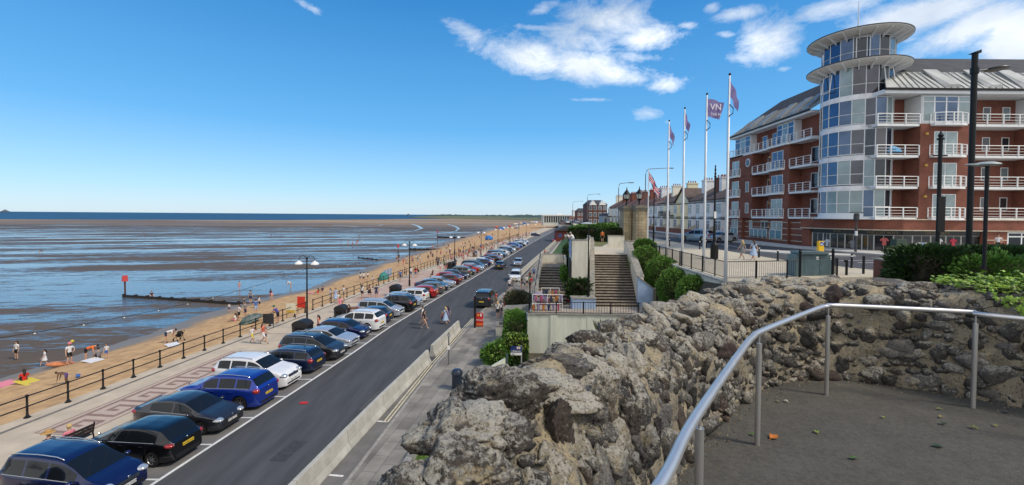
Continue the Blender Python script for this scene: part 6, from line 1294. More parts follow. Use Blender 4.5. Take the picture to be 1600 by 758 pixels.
chrome = mat('chrome', (.6,.6,.6), .15, metal=1); hl = mat('headlamp_glass', (.55,.58,.60), .12, metal=.5, spec=1, coat=1); tl = mat('tail_lamp_red', (.32,.008,.008), .2, coat=1); platew = mat('white_plate', (.70,.70,.68), .5); platey = mat('yellow_plate', (.72,.50,.04), .5)
glyph = mat('plate_black', (.01,.01,.01), .5)
TYPES = {
 # top: centreline profile (x from rear - to front +, z); belt; side windows x-range, etc.   lengths in metres
 'hatch': dict(L=4.25, W=1.76, wb=(-1.27,1.33), wr=.315, top=[(-2.12,.62),(-2.10,.92),(-1.95,1.02),(-1.55,1.40),(-1.30,1.455),(-.5,1.48),(.15,1.45),(.42,1.40),(1.18,1.00),(1.55,.93),(1.95,.80),(2.08,.66),(2.125,.55)], belt=[(-2.1,.98),(1.2,.90)], ws=(.40,1.16), rw=(-1.93,-1.50), sw=(-1.42,.88), b=[-.05]),
 'mpv': dict(L=4.5, W=1.80, wb=(-1.30,1.40), wr=.325, top=[(-2.25,.6),(-2.24,.98),(-2.16,1.12),(-1.98,1.52),(-1.75,1.62),(-.6,1.65),(.25,1.60),(.50,1.53),(1.42,1.03),(1.72,.97),(2.05,.84),(2.20,.68),(2.25,.55)], belt=[(-2.2,1.03),(1.3,.93)], ws=(.50,1.38), rw=(-2.15,-1.96), sw=(-1.92,1.05), b=[-1.05,-.05]),
 'estate': dict(L=4.7, W=1.80, wb=(-1.35,1.42), wr=.32, top=[(-2.35,.6),(-2.33,.95),(-2.22,1.04),(-1.95,1.42),(-1.7,1.47),(-.5,1.50),(.2,1.47),(.45,1.41),(1.28,.99),(1.7,.92),(2.15,.80),(2.30,.66),(2.35,.54)], belt=[(-2.3,.98),(1.2,.90)], ws=(.44,1.25), rw=(-2.2,-1.92), sw=(-1.95,.92), b=[-1.08,-.08]),
 'saloon': dict(L=4.65, W=1.80, wb=(-1.32,1.42), wr=.32, top=[(-2.32,.6),(-2.30,.92),(-2.2,1.03),(-1.78,1.08),(-1.05,1.40),(-.6,1.455),(-.1,1.465),(.22,1.42),(.42,1.38),(1.22,.98),(1.65,.92),(2.1,.80),(2.27,.66),(2.32,.54)], belt=[(-2.3,.98),(1.2,.89)], ws=(.42,1.2), rw=(-1.72,-1.02), sw=(-1.28,.88), b=[-.1]),
 'suv': dict(L=4.75, W=1.92, wb=(-1.38,1.45), wr=.375, top=[(-2.36,.7),(-2.34,1.10),(-2.22,1.20),(-1.93,1.62),(-1.7,1.69),(-.6,1.735),(.15,1.70),(.40,1.64),(1.12,1.18),(1.5,1.12),(2.08,1.00),(2.30,.80),(2.375,.62)], belt=[(-2.3,1.16),(1.1,1.06)], ws=(.40,1.1), rw=(-2.2,-1.9), sw=(-1.9,.78), b=[-1.05,-.1]),
}
def make_car(kind, lod=0):
    T = TYPES[kind]; L, Wd = T['L'], T['W']/2; top = T['top']; wr = T['wr']; R = wr+.055
    xs = sorted(set([round(x,3) for x in np.linspace(-L/2, L/2, 58 if lod == 0 else 26)]+[p[0] for p in top]+list(T['ws'])+list(T['rw'])+list(T['sw'])))
    xs = [x for i, x in enumerate(xs) if i == 0 or x-xs[i-1] > .012]
    LOW = [.20,.27,.35,.44,.54,.64,.74] if lod == 0 else [.2,.35,.54,.74]
    def pw(x):   # plan width
        e = max(0, (abs(x)-(L/2-.75))/.75); return Wd*(1-.22*e**2.6)
    rings = []
    for x in xs:
        t = sum(interp(top, max(-L/2,min(L/2,x+dx))) for dx in (-.12,-.06,0,.06,.12))/5 if abs(x) < L/2-.15 else interp(top, x); be = interp(T['belt'], max(-L/2, min(L/2, x))); w = pw(x); low_t = min(LOW[-1], t-.10)
        be = min(be, t-.035); low = [min(z, low_t*(i+1)/len(LOW)+.02) if z > low_t else z for i, z in enumerate(LOW)]
        low = [.20+(z-.20)*min(1,(low_t-.2)/(LOW[-1]-.2)) for z in LOW]
        e = max(0, (abs(x)-(L/2-.25))/.25); zb = .20+.05*e
        pts = [(0, zb), (w*.86, zb)]
        for i, z in enumerate(low): k = (z-.2)/.6; pts.append((w*(.965+.035*sin(min(1,max(0,k))*pi*.75)), max(z, zb)+(.02 if i == 0 else 0)))
        pts += [(w*.985, (low[-1]+be)/2+.01), (w*.965, be-.03), (w*.945, be)]
        gh = t-be; ins = min(1, gh/.42)
        for f in ((.15,.5,.85,1.0) if gh > .06 else (.25,.5,.8,1.0)):
            zz = be+gh*(.90*f); pts.append((w*.935-ins*(.20*Wd)*f-(.06*w*f*(1-ins)), zz))
        pts += [(w*.70-ins*.10*Wd, be+gh*.965), (w*.38, t-.006), (0, t)]
        rings.append([(x, y, z) for y, z in pts])
    K = len(rings[0]); nl = len(LOW)
    V = []; idx = {}
    for s in (1, -1):
        for i, rg in enumerate(rings):
            for j, p in enumerate(rg): idx[(s,i,j)] = len(V); V.append([p[0], s*p[1], p[2]])
    inside = set()
    for (s,i,j), v in idx.items():
        if j < 1 or j > 2+nl: continue
        for wx in T['wb']:
            dx, dz = V[v][0]-wx, V[v][2]-(wr+.01); d = math.hypot(dx, dz)
            if d < R: inside.add(v); k = R/max(d,.02); V[v][0] = wx+dx*k; V[v][2] = wr+.01+dz*k if d > .02 else wr+R
    for v in inside:
        if V[v][2] < .18: V[v][2] = .18
    parts = {'body':[], 'windscreen':[], 'rear_window':[], 'side_window':[], 'side_window2':[], 'lower_trim':[]}
    jb = 1+nl+3  # index of belt point
    jb = 2+nl+2
    for s in (1,-1):
        for i in range(len(rings)-1):
            xm = (xs[i]+xs[i+1])/2; tm_ = interp(top, xm); be = min(interp(T['belt'], xm), tm_-.035)
            for j in range(K-1):
                q = (idx[(s,i,j)], idx[(s,i+1,j)], idx[(s,i+1,j+1)], idx[(s,i,j+1)])
                if all(v in inside for v in q): continue
                if s < 0: q = q[::-1]
                nm = 'body'
                if jb <= j < jb+3 and T['sw'][0] < xm < T['sw'][1] and tm_-be > .10 and not any(abs(xm-bx) < .05 for bx in T['b']) and not (j == jb+2 and lod > 5): nm = 'side_window' if s > 0 else 'side_window2'
                if j >= K-4 and T['ws'][0] < xm < T['ws'][1] and (j >= K-3 or tm_-be > .06): nm = 'windscreen'
                if j >= K-4 and T['rw'][0] < xm < T['rw'][1]: nm = 'rear_window'
                if j <= 1: nm = 'lower_trim'
                parts[nm].append(q[::-1])
    for e in (0, len(rings)-1):
        f = [idx[(1,e,j)] for j in range(K)]+[idx[(-1,e,j)] for j in range(K-2,0,-1)]; f = [v for n_, v in enumerate(f)]; parts['body'].append(tuple(f) if e == 0 else tuple(f[::-1]))
    M_ = {'body':PM('silver'),'windscreen':carglass,'rear_window':carglass,'side_window':carglass,'side_window2':carglass,'lower_trim':trim}
    def sub(fs):
        u = sorted({v for f in fs for v in f}); mp = {v:i for i, v in enumerate(u)}; return [tuple(V[v]) for v in u], [tuple(mp[v] for v in f) for f in fs]
    def wheels(mb_t, mb_r, x, y, s, full=True):
        Tm = Matrix.Translation((x,y,wr)) @ Matrix.Rotation(-s*pi/2, 4, 'X'); w = .21
        mb_t.lathe([(wr*.62,-w*.5),(wr*.94,-w*.5),(wr,-w*.36),(wr,w*.36),(wr*.94,w*.5),(wr*.66,w*.5),(wr*.64,w*.35)], m=mb_t.mats[0] if mb_t.mats else None, n=22 if full else 10, T=Tm)
        return Tm, w
    if lod:
        b = MB()
        for nm, fs in parts.items():
            if fs: vs, f2 = sub(fs); b.add(vs, f2, M_[nm])
        for wx in T['wb']:
            for s in (1,-1):
                Tm = Matrix.Translation((wx,s*(Wd-.12),wr)) @ Matrix.Rotation(-s*pi/2, 4, 'X'); b.lathe([(0,-.1),(wr,-.1),(wr,.1),(wr*.66,.1)], m=rubber, n=12, T=Tm); b.lathe([(wr*.66,.09),(0,.07)], m=rimm, n=12, T=Tm)
        zf = interp(top, L/2-.1)-.14
        for s in (1,-1): b.box(L/2-.22,L/2-.02,s*(Wd*.5),s*(Wd*.84),zf-.02,zf+.12,hl); b.box(-L/2+.02,-L/2+.16,s*(Wd*.60),s*(Wd*.9),.74,.95,tl)
        b.box(L/2-.05,L/2+.01,-Wd*.4,Wd*.4,zf-.12,zf+.05,trim); b.box(L/2,L/2+.02,-.26,.26,.40,.51,platew); b.box(-L/2-.02,-L/2+.01,-.26,.26,.62,.73,platey)
        b.box(-1.2,1.2,-Wd+.1,Wd-.1,.22,.5,trim)
        o = b.build('parked_car', None, smooth=True, angle=32); return o
    t = empty('parked_car')
    for nm, fs in parts.items():
        if not fs: continue
        b = MB(); vs, f2 = sub(fs); b.add(vs, f2); b.build(nm.replace('2',''), M_[nm], t, smooth=True, angle=38)
    b = MB(); b.box(-L/2+.5,L/2-.5,-Wd+.17,Wd-.17,.24,.66); [b.box(wx-R,wx+R,-Wd+.28,Wd-.28,.22,min(.95,interp(top,wx+R+.1)-.16)) for wx in T['wb']]; b.build('underbody', trim, t)
    for wx in T['wb']:
        for s in (1,-1):
            a = MB(); Tm, w = wheels(a, None, wx, s*(Wd-.125), s); wh = a.build('wheel', rubber, t, smooth=True, angle=40)
            r = MB(); r.lathe([(wr*.65,w*.30),(wr*.62,w*.42),(wr*.58,w*.30)], n=22, T=Tm)
            for k in range(7):
                an = 2*pi*k/7; r.box(.03,wr*.6,-.024,.024,w*.26,w*.36,T=Tm @ Matrix.Rotation(an,4,'Z'))
            r.lathe([(.055,w*.25),(.05,w*.40),(0,w*.41)], n=10, T=Tm); rm = r.build('rim', rimm, wh); d = MB(); d.lathe([(wr*.6,w*.15),(0,w*.14)], n=16, T=Tm); d.build('hub', trim, wh)
    zf = interp(top, L/2-.28)
    for s in (1,-1):
        b = MB(); b.ball((L/2-.25, s*Wd*.70, zf-.15), (.30,.23,.10), nu=14, nv=8, T=None); o = b.build('headlight', hl, t, smooth=True)
        b = MB(); zt = .86 if kind != 'suv' else 1.0; h = .13 if kind in ('hatch','saloon') else .20
        b.ball((-L/2+.20, s*Wd*.80, zt), (.20,.155,h*.72), nu=14, nv=8); b.build('tail_light', tl, t, smooth=True)
        xm = T['ws'][1]-.30; b = MB(); b.ball((xm, s*(Wd+.10), interp(T['belt'],xm)+.07), (.09,.12,.075), nu=10, nv=7); b.box(xm-.03,xm+.03,s*(Wd-.1),s*(Wd+.05),interp(T['belt'],xm)+.0,interp(T['belt'],xm)+.05); b.build('door_mirror', M_['body'], t, smooth=True, angle=50)
        b = MB(); 
        for hx in ([.15,-.85] if kind != 'hatch' else [.1,-.8]): b.box(hx-.1,hx+.1,s*(Wd-.012),s*(Wd+.022),.80 if kind != 'suv' else .94,.825 if kind != 'suv' else .965)
        b.build('door_handle', chrome if kind in ('saloon','mpv') else M_['body'], t)
        b = MB(); zb_ = interp(T['belt'],0)
        for hx in (.92,-.07,-1.02): b.tube([(hx,s*(Wd*.985),.34),(hx+.0,s*(Wd*1.003),.6),(hx-.01,s*(Wd*.992),.80),(hx-.02,s*(Wd*.95),zb_-.015)], .010, n=4)
        b.build('door_seam', trim, t)
    zg = zf-.20; b = MB(); b.box(L/2-.09,L/2+.012,-Wd*.43,Wd*.43,zg-.09,zg+.03); b.box(L/2-.10,L/2+.008,-Wd*.62,Wd*.62,.30,.40); b.build('grille', trim, t, bevel=.01)
    b = MB(); [b.box(L/2-.02,L/2+.02,-Wd*.41,Wd*.41,zg-.07+k*.04,zg-.056+k*.04) for k in (0,1,2)]; b.build('grille_bars', chrome, t)
    b = MB(); b.box(L/2-.02,L/2+.022,-.26,.26,.44,.55); b.build('front_number_plate', platew, t)
    b = MB(); b.box(-L/2-.022,-L/2+.02,-.26,.26,.66,.77); b.build('rear_number_plate', platey, t)
    b = MB(); b.box(-L/2-.012,-L/2+.05,-Wd*.66,Wd*.66,.30,.44); b.build('rear_bumper', trim, t, bevel=.02)
    b = MB(); b.ball((L/2+.01,0,zg+.10), (.02,.055,.045), nu=10, nv=6); b.ball((-L/2+.05,0,.92 if kind != 'suv' else 1.06), (.03,.05,.05), nu=10, nv=6); b.build('badge', chrome, t)
    xa = T['sw'][0]; b = MB(); bz = lambda x: interp(T['belt'],x)+.012
    for s in (1,-1): b.tube([(x, s*(Wd*.952), bz(x)) for x in np.linspace(T['sw'][0]+.05, T['sw'][1]+.1, 8)], .010, n=4)
    b.build('window_trim', chrome, t)
    if kind in ('mpv','estate','suv'):
        for s in (1,-1):
            b = MB(); pts = [(x, s*(Wd*.66), interp(top,x)+.025) for x in np.linspace(T['rw'][1]+.15, T['ws'][0]-.12, 9)]; pts[0] = (pts[0][0],pts[0][1],pts[0][2]-.04); pts[-1] = (pts[-1][0],pts[-1][1],pts[-1][2]-.04); b.tube(pts, .02, n=6); b.build('roof_rail', chrome, t, smooth=True)
    b = MB(); b.tube([(T['ws'][1]-.06,-.1,interp(top,T['ws'][1]-.06)+.012),(T['ws'][0]+.34,.45,interp(top,T['ws'][0]+.34)+.012)], .010, n=4); b.tube([(T['ws'][1]-.06,-.6,interp(top,T['ws'][1]-.06)+.0),(T['ws'][0]+.34,-.1,interp(top,T['ws'][0]+.34)+.012)], .010, n=4); b.build('wiper', trim, t)
    return t
PROTO = {}; FARP = {}
def place_car(kind, colour, x, y, heading, label, plate=None, far=False, z=0.0, group='cars parked along the seafront', scale=1.0, cat='car'):
    store = FARP if far else PROTO; sw = {'car_paint_silver': PM(colour)}
    if colour in ('charcoal','black') and (int(y)%2): sw['alloy_rim'] = rimd
    if kind not in store:
        p = make_car(kind, 1 if far else 0); p.name = 'parked_car'; p.location = (0,-400,-50); store[kind] = p; p['_proto'] = 1
    o = copy_tree(store[kind], None, sw)
    if far: o.data = store[kind].data
    o.location = (x,y,z); o.rotation_euler = (0,0,heading); o.scale = (scale,)*3
    if '_proto' in o: del o['_proto']
    tag(o, label, cat, group)
    if plate and not far:
        T = TYPES[kind]; f = heading_out.get(id(o), None)
        L = T['L']
        for (txt, xx, zz, rz) in ((plate, L/2+.024, .495, pi/2), (plate, -L/2-.024, .715, -pi/2)):
            text_mesh(txt, .115, glyph, o, 'plate_lettering', (xx,0,zz), (pi/2,0,rz), .0015, .95)
    return o
heading_out = {}
OUT, IN = 0, pi
cars = [ # kind, colour, nose out?, label
 ('hatch','pale blue',0,'pale blue car cut off at the bottom left corner, only its roof showing',None),
 ('mpv','navy',0,'navy blue people carrier nose to the road, nearest whole car of the row','NV06 DWX'),
 ('hatch','black',1,'black hatchback parked tail to the road beside the navy people carrier','NX58 EVM'),
 ('saloon','charcoal',0,'large dark car with a wide grille between the black hatchback and bright blue SUV','NC08 NTF'),
 ('suv','blue',1,'bright blue SUV parked tail to the road beside the white SUV','LC68 YPU'),
 ('suv','white',0,'big white SUV with a dark glass roof, nose to the road','BV14 WKX'),
 ('estate','dark blue',1,'dark blue estate with a big red tail lamp just beyond the white SUV','FX05 KLN'),
 ('mpv','charcoal',0,'dark grey people carrier with bright headlamps beside the domed black bin','YR17 HZT'),
 ('saloon','silver',0,'silver saloon with a wide grille just beyond the dark grey people carrier','FD57 OUE'),
 ('hatch','navy',0,'royal blue hatchback nose out between the silver saloon and the white crossover','FL62 RYB'),
 ('suv','white',1,'white crossover parked tail out beyond the royal blue hatchback','FN13 SZK'),
 ('hatch','dark blue',1,'dark blue hatchback tail out next to the silver people carrier',None),
 ('mpv','silver',0,'silver people carrier nose out with a black window strip, near the picnic table',None),
 ('suv','black',1,'black off-road car parked tail out beyond the silver people carrier',None),
 ('hatch','silver',0,'silver hatchback nose out just before the second white car',None),
 ('estate','white',1,'white car tail out next to the bright red hatchback',None),
 ('hatch','red',1,'bright red hatchback in front of the large black bin',None),
 ('hatch','grey',1,'mid grey hatchback tail out just past the red hatchback',None),
 ('saloon','dark blue',0,'midnight blue saloon nose out beyond the grey hatchback',None),
 ('saloon','silver',0,'silver-grey saloon nose out, last pale car before the crimson one',None),
 ('hatch','dark red',1,'crimson and black hatchback parked tail out',None),
 ('hatch','red',0,'small red car with its nose sticking out of the row',None),
 ('hatch','dark blue',0,'dark blue small car beyond the small red one',None),
 ('suv','grey',1,'grey-brown crossover tail out halfway along the row',None),
 ('hatch','charcoal',0,'dark grey hatchback beside the pair of bins at the third lamp post',None),
 ('saloon','red',1,'red saloon tail out halfway along the row',None),
 ('hatch','silver',0,'silver hatchback between the red saloon and the black people carrier',None),
 ('mpv','black',0,'black people carrier opposite the moving dark saloon',None),
 ('estate','charcoal',0,'dark estate opposite the moving silver car',None),
 ('hatch','navy',1,'navy hatchback two bays beyond the dark estate',None),
 ('hatch','white',0,'white hatchback in the middle distance with dark cars both sides',None),
 ('saloon','dark red',1,'dark red saloon in the middle distance',None)]
fcol = ['black','dark blue','red','silver','dark blue','grey','white','silver','charcoal','navy','silver','white','grey','red','dark blue','blue','blue','pale blue','black','charcoal','white','white','silver','blue','white','navy']
def bay_pose(k, nose_in, L, j=0.0):
    y = 15.45+2.57*k; hdg = radians(-7.5)+(pi if nose_in else 0); d = Vector((cos(radians(-7.5)), sin(radians(-7.5)),0))
    c = Vector((xb(y),y,0))-d*(L/2+.28+j); return c.x, c.y, hdg
q = random.Random(21)
for k, (kind, col, nin, lb, plate) in enumerate(cars):
    L = TYPES[kind]['L']; x, y, h = bay_pose(k-1 if k == 0 else k-1, nin, L, q.uniform(-.1,.35) if k > 3 else (.1,-.15,-.1,.0)[k])
    place_car(kind, col, x, y+(.0 if k else -.3), h+radians(q.uniform(-1.5,1.5)), lb, plate, z=0.002)
kinds = ['hatch','saloon','hatch','mpv','suv','estate']
for i, col in enumerate(fcol):
    k = len(cars)-1+i; kind = kinds[(i*5+2)%6]; x, y, h = bay_pose(k, i%3 == 0, TYPES[kind]['L'], q.uniform(-.2,.4))
    place_car(kind, col, x, y, h, f'distant {col} {dict(mpv="people carrier",suv="crossover").get(kind,kind)} far along the seafront row'+('' if True else ''), far=True, z=0.002)
hd7 = radians(90-7.5)
p = G(785,421); place_car('saloon','charcoal',p.x-.4,p.y+1.6,hd7,'dark saloon driving away up the middle of the road', group='cars on the seafront road')
p = G(810,416); place_car('hatch','silver',p.x,p.y+1.5,hd7+pi,'silver car driving towards the viewer on the seafront road', group='cars on the seafront road')
p = G(806,441); place_car('mpv','white',p.x,p.y+2.1,hd7+pi+.05,'white car stopped at the kerb by the crowd, front showing', group='cars on the seafront road')
p = G(759,481); place_car('suv','charcoal',p.x-.1,p.y+2.0,hd7-.02,'dark grey off-road car stopped at the kerb, back door facing the viewer', group='cars on the seafront road', scale=1.04)
p = G(870,378); place_car('hatch','red',p.x-.8,p.y+1,hd7+pi,'small red car at the far end of the concrete barrier', far=True, group='cars on the seafront road')
p = G(846,369); place_car('estate','navy',p.x-3,p.y+1,radians(5),'dark blue car side-on at the far end of the car row', far=True)
# upper road cars
place_car('suv','pale blue',26.6,62.6,radians(128),'blue four-wheel-drive car on the upper road behind the second flagpole', z=6.75, group='cars on the upper road')
place_car('saloon','silver',29.3,60.6,radians(200),'silver car beside the blue four-wheel-drive on the upper road', z=6.8, group='cars on the upper road')
q = random.Random(5)
for i in range(16):
    y = 215+i*15+q.uniform(0,8); x = 27.5+(i%2)*5.5+q.uniform(-.3,.3)+(y-215)*.10; place_car(kinds[i%6], ['white','silver','dark blue','red','grey'][i%5], x, y, radians(88+180*(i%2)), f'distant {["white","silver","dark blue","red","grey"][i%5]} car on the far town street', far=True, z=6.45 if y < 300 else 4.0, group='cars in the far town street')
for st in (PROTO, FARP):
    for o in st.values():
        for c in kids(o):
            for cc in kids(c): bpy.data.objects.remove(cc)
            bpy.data.objects.remove(c)
        bpy.data.objects.remove(o)
# ---------------------------------------------------------------- people
SK = [mat('skin_'+n, c, .6) for n, c in (('fair',(.50,.30,.21)),('tan',(.36,.19,.12)),('brown',(.12,.06,.035)))]
CLO = {k: mat('cloth_'+k.replace(' ','_'), c, .85, var=.15, scale=12) for k, c in {'white':(.68,.68,.70),'black':(.012,.012,.015),'navy':(.015,.025,.08),'blue':(.05,.14,.42),'pale blue':(.35,.46,.65),'red':(.55,.02,.015),'coral':(.60,.13,.08),'orange':(.80,.17,.02),'pink':(.70,.22,.28),'grey':(.20,.20,.21),'green':(.04,.20,.10),'yellow':(.65,.52,.06),'purple':(.10,.06,.22),'denim':(.06,.10,.2),'khaki':(.25,.20,.12),'skin':(.45,.26,.18),'maroon':(.10,.02,.03),'violet':(.08,.07,.30)}.items()}
HAIR = {k: mat('hair_'+k, c, .7) for k, c in {'dark':(.015,.010,.008),'brown':(.06,.03,.015),'blond':(.50,.36,.15),'grey':(.35,.34,.32),'straw':(.42,.25,.08)}.items()}
PT, PB, PS, PH, PF = CLO['white'], CLO['black'], SK[0], HAIR['dark'], mat('shoe_dark', (.03,.03,.03), .6)
J0 = dict(pel=(0,0,.94),wst=(0,0,1.08),chs=(0,.0,1.30),nck=(0,-.01,1.48),hdb=(0,.01,1.55),hed=(0,.02,1.64),top=(0,.015,1.745),
 shL=(.19,0,1.42),elL=(.24,.0,1.13),wrL=(.25,.05,.88),haL=(.25,.08,.79),shR=(-.19,0,1.42),elR=(-.24,.0,1.13),wrR=(-.25,.05,.88),haR=(-.25,.08,.79),
 hiL=(.09,0,.90),knL=(.10,.02,.50),anL=(.10,-.01,.09),toL=(.11,.15,.04),hiR=(-.09,0,.90),knR=(-.10,.02,.50),anR=(-.10,-.01,.09),toR=(-.11,.15,.04))
RAD = dict(pel=.135,wst=.125,chs=.15,nck=.058,hdb=.062,hed=.098,top=.06,shL=.065,elL=.045,wrL=.030,haL=.034,hiL=.095,knL=.062,anL=.040,toL=.034)
BON = [('pel','wst'),('wst','chs'),('chs','nck'),('nck','hdb'),('hdb','hed'),('hed','top')]+[(a+s,b+s) for s in 'LR' for a, b in (('sh','el'),('el','wr'),('wr','ha'),('hi','kn'),('kn','an'),('an','to'))]+[('chs','shL'),('chs','shR'),('pel','hiL'),('pel','hiR')]
def pose(**k):
    J = dict(J0); J.update(k); return J
def lift(J, names, d): 
    for n in names: J[n] = tuple(a+b for a, b in zip(J[n], d))
    return J
UP = ['wst','chs','nck','hdb','hed','top','shL','elL','wrL','haL','shR','elR','wrR','haR']
def bent(ang, J=None, arms=None):
    J = dict(J or J0); c, s = cos(ang), sin(ang)
    for n in UP:
        x, y, z = J[n]; dz = z-.95; J[n] = (x, y*c+dz*s, .95+dz*c-y*s)
    if arms:
        for sd, sg_ in (('L',1),('R',-1)):
            S = Vector(J['sh'+sd]); T = S+Vector(arms); J['el'+sd] = tuple(S.lerp(T,.5)+Vector((sg_*.04,0,-.02))); J['wr'+sd] = tuple(T); J['ha'+sd] = tuple(T+(T-S).normalized()*.09)
    return J
walk = pose(knL=(.10,.20,.52),anL=(.10,.30,.12),toL=(.10,.44,.08),knR=(-.10,.0,.48),anR=(-.10,-.30,.15),toR=(-.10,-.20,.04),elL=(.24,-.12,1.15),wrL=(.24,-.14,.90),haL=(.24,-.13,.81),elR=(-.24,.06,1.14),wrR=(-.22,.24,.94),haR=(-.21,.30,.88))
stand2 = pose(elR=(-.33,-.02,1.18),wrR=(-.22,.10,1.02),haR=(-.15,.12,1.00),knL=(.13,.04,.50),anL=(.16,.02,.09),toL=(.20,.16,.04))
armsup = pose(elL=(.30,.15,1.30),wrL=(.16,.30,1.42),haL=(.12,.34,1.48),elR=(-.30,.15,1.30),wrR=(-.16,.30,1.42),haR=(-.12,.34,1.48))
lean = bent(.55, None, (0,.30,-.38)); bend = bent(1.35, None, (0,.10,-.55))
dz = .50
sit = lift(pose(), UP+['pel','hiL','hiR'], (0,0,-.46)); sit.update(knL=(.12,.44,.50),anL=(.12,.42,.09),toL=(.13,.58,.04),knR=(-.12,.44,.50),anR=(-.12,.42,.09),toR=(-.13,.58,.04),wrL=(.18,.30,.60),haL=(.16,.38,.58),elL=(.25,.06,.70),wrR=(-.18,.30,.60),haR=(-.16,.38,.58),elR=(-.25,.06,.70))
gsit = lift(pose(), UP+['pel','hiL','hiR'], (0,0,-.80)); gsit.update(knL=(.16,.38,.42),anL=(.14,.62,.08),toL=(.14,.76,.05),knR=(-.16,.38,.42),anR=(-.14,.62,.08),toR=(-.14,.76,.05),elL=(.26,.08,.38),wrL=(.2,.30,.40),haL=(.18,.38,.42),elR=(-.26,.08,.38),wrR=(-.2,.30,.40),haR=(-.18,.38,.42))
lie = {n: (x, -z+.9, .14+y*.5) for n, (x,y,z) in J0.items()}; lie.update(toL=(.12,.86,.20),toR=(-.12,.86,.20))
POSES = dict(stand=J0, stand2=stand2, walk=walk, armsup=armsup, lean=lean, bend=bend, sit=sit, gsit=gsit, lie=lie)
def make_body(J, female=False):
    names = list(J); bm_v = [Vector(J[n]) for n in names]; idx = {n:i for i, n in enumerate(names)}
    me = bpy.data.meshes.new('skel'); me.from_pydata([tuple(v) for v in bm_v], [(idx[a],idx[b]) for a, b in BON], [])
    o = bpy.data.objects.new('skel', me); COL.objects.link(o); md = o.modifiers.new('s','SKIN'); md.use_smooth_shade = True
    for n in names:
        k = n if n in RAD else n[:-1]+'L'; r = RAD[k]; v = me.skin_vertices[0].data[idx[n]]
        rx, ry = r, r
        if n in ('chs','wst','pel'): rx, ry = r*(1.0 if not female else .92), r*.74
        v.radius = (rx, ry); v.use_root = (n == 'pel')
    s2 = o.modifiers.new('u','SUBSURF'); s2.levels = 1; s2.render_levels = 1
    dg = bpy.context.evaluated_depsgraph_get(); m = bpy.data.meshes.new_from_object(o.evaluated_get(dg)); bpy.data.objects.remove(o)
    segs = [(a, b, Vector(J[a]), Vector(J[b])) for a, b in BON]
    for mm in (PS, PT, PB, PF): m.materials.append(mm)
    mi = []
    for p in m.polygons:
        c = p.center; best = None
        for a, b, A, B in segs:
            d = B-A; t = max(0, min(1, (c-A).dot(d)/max(1e-6,d.length_squared))); dd = (c-(A+d*t)).length-.6*RAD.get(a if a in RAD else a[:-1]+'L',.05)
            if best is None or dd < best[0]: best = (dd, a, b, t)
        _, a, b, t = best
        if (a,b) in (('wst','chs'),('chs','nck'),('chs','shL'),('chs','shR')): k = 1 if not (b == 'nck' and t > .75) else 0
        elif (a,b) == ('pel','wst'): k = 1 if t > .45 else 2
        elif a[:2] == 'sh': k = 1 if t < .62 else 0
        elif a == 'pel': k = 2
        elif a[:2] == 'hi': k = 2 if t < .75 else 0
        elif a[:2] == 'an': k = 3
        else: k = 0
        mi.append(k)
    # fingers, nose, ears as part of the same mesh
    b = MB()
    for s in 'LR':
        Hh = Vector(J['ha'+s]); Wv = Vector(J['wr'+s]); d = (Hh-Wv).normalized(); side = d.cross(Vector((0,1,0) if abs(d.y) < .8 else (0,0,1))).normalized()
        for k, ln in enumerate((.062,.072,.068,.052)):
            o0 = Hh+side*(.021*(k-1.5))+d*.02; b.tube([o0, o0+d*ln*.6, o0+d*ln*.95+Vector((0,.012,0))], [.0095,.009,.007], n=5)
        o0 = Wv.lerp(Hh,.5)-side*.025; b.tube([o0, o0-side*.022+d*.03, o0-side*.018+d*.06], [.011,.010,.008], n=5)
    hd = Vector(J['hed']); upv = (Vector(J['top'])-Vector(J['hdb'])).normalized(); fwd = Vector((0,1,0)); fwd = (fwd-upv*fwd.dot(upv)).normalized() if abs(upv.dot(fwd)) < .95 else Vector((0,0,-1))
    rt = fwd.cross(upv)
    b.tube([hd+fwd*.085+upv*.02, hd+fwd*.118-upv*.018, hd+fwd*.09-upv*.03], [.010,.015,.010], n=6)
    for s in (1,-1): b.ball(tuple(hd+rt*s*.092-upv*.005), (.014,.02,.028), nu=6, nv=5)
    n0 = len(m.vertices); eye = MB(); 
    vs = [tuple(v.co) for v in m.vertices]+b.v; fs = [tuple(p.vertices) for p in m.polygons]+[tuple(n0+i for i in f) for f in b.f]; mi += [0]*len(b.f)
    e = MB()
    for s in (1,-1): e.ball(tuple(hd+rt*s*.034+fwd*.086+upv*.012), .013, nu=6, nv=5)
    e.tube([hd+rt*.026+fwd*.092-upv*.052, hd-rt*.026+fwd*.092-upv*.052], .006, n=4)
    n1 = len(vs); vs += e.v; fs += [tuple(n1+i for i in f) for f in e.f]; mi += [3]*len(e.f)
    me2 = bpy.data.meshes.new('person'); me2.from_pydata(vs, [], fs)
    for mm in (PS, PT, PB, PF): me2.materials.append(mm)
    me2.polygons.foreach_set('material_index', mi); me2.polygons.foreach_set('use_smooth', [True]*len(fs)); bpy.data.meshes.remove(m)
    # hair cap and optional skirt / long hair
    h = MB(); vsx = []
    for j in range(6):
        for k in range(12):
            th = j/5*1.75; a = 2*pi*k/12; back = 1+.12*(-sin(a)); r_ = .113; ll = th*(1.0 if sin(a) < .1 else .62)
            v = upv*(cos(ll)*r_*1.12)+(rt*cos(a)+fwd*sin(a))*(sin(ll)*r_*back); vsx.append(tuple(hd+v+upv*.012-fwd*.006))
    h.add(vsx, [(j*12+k, j*12+(k+1)%12, (j+1)*12+(k+1)%12, (j+1)*12+k) for j in range(5) for k in range(12)])
    hm = h; lh = None
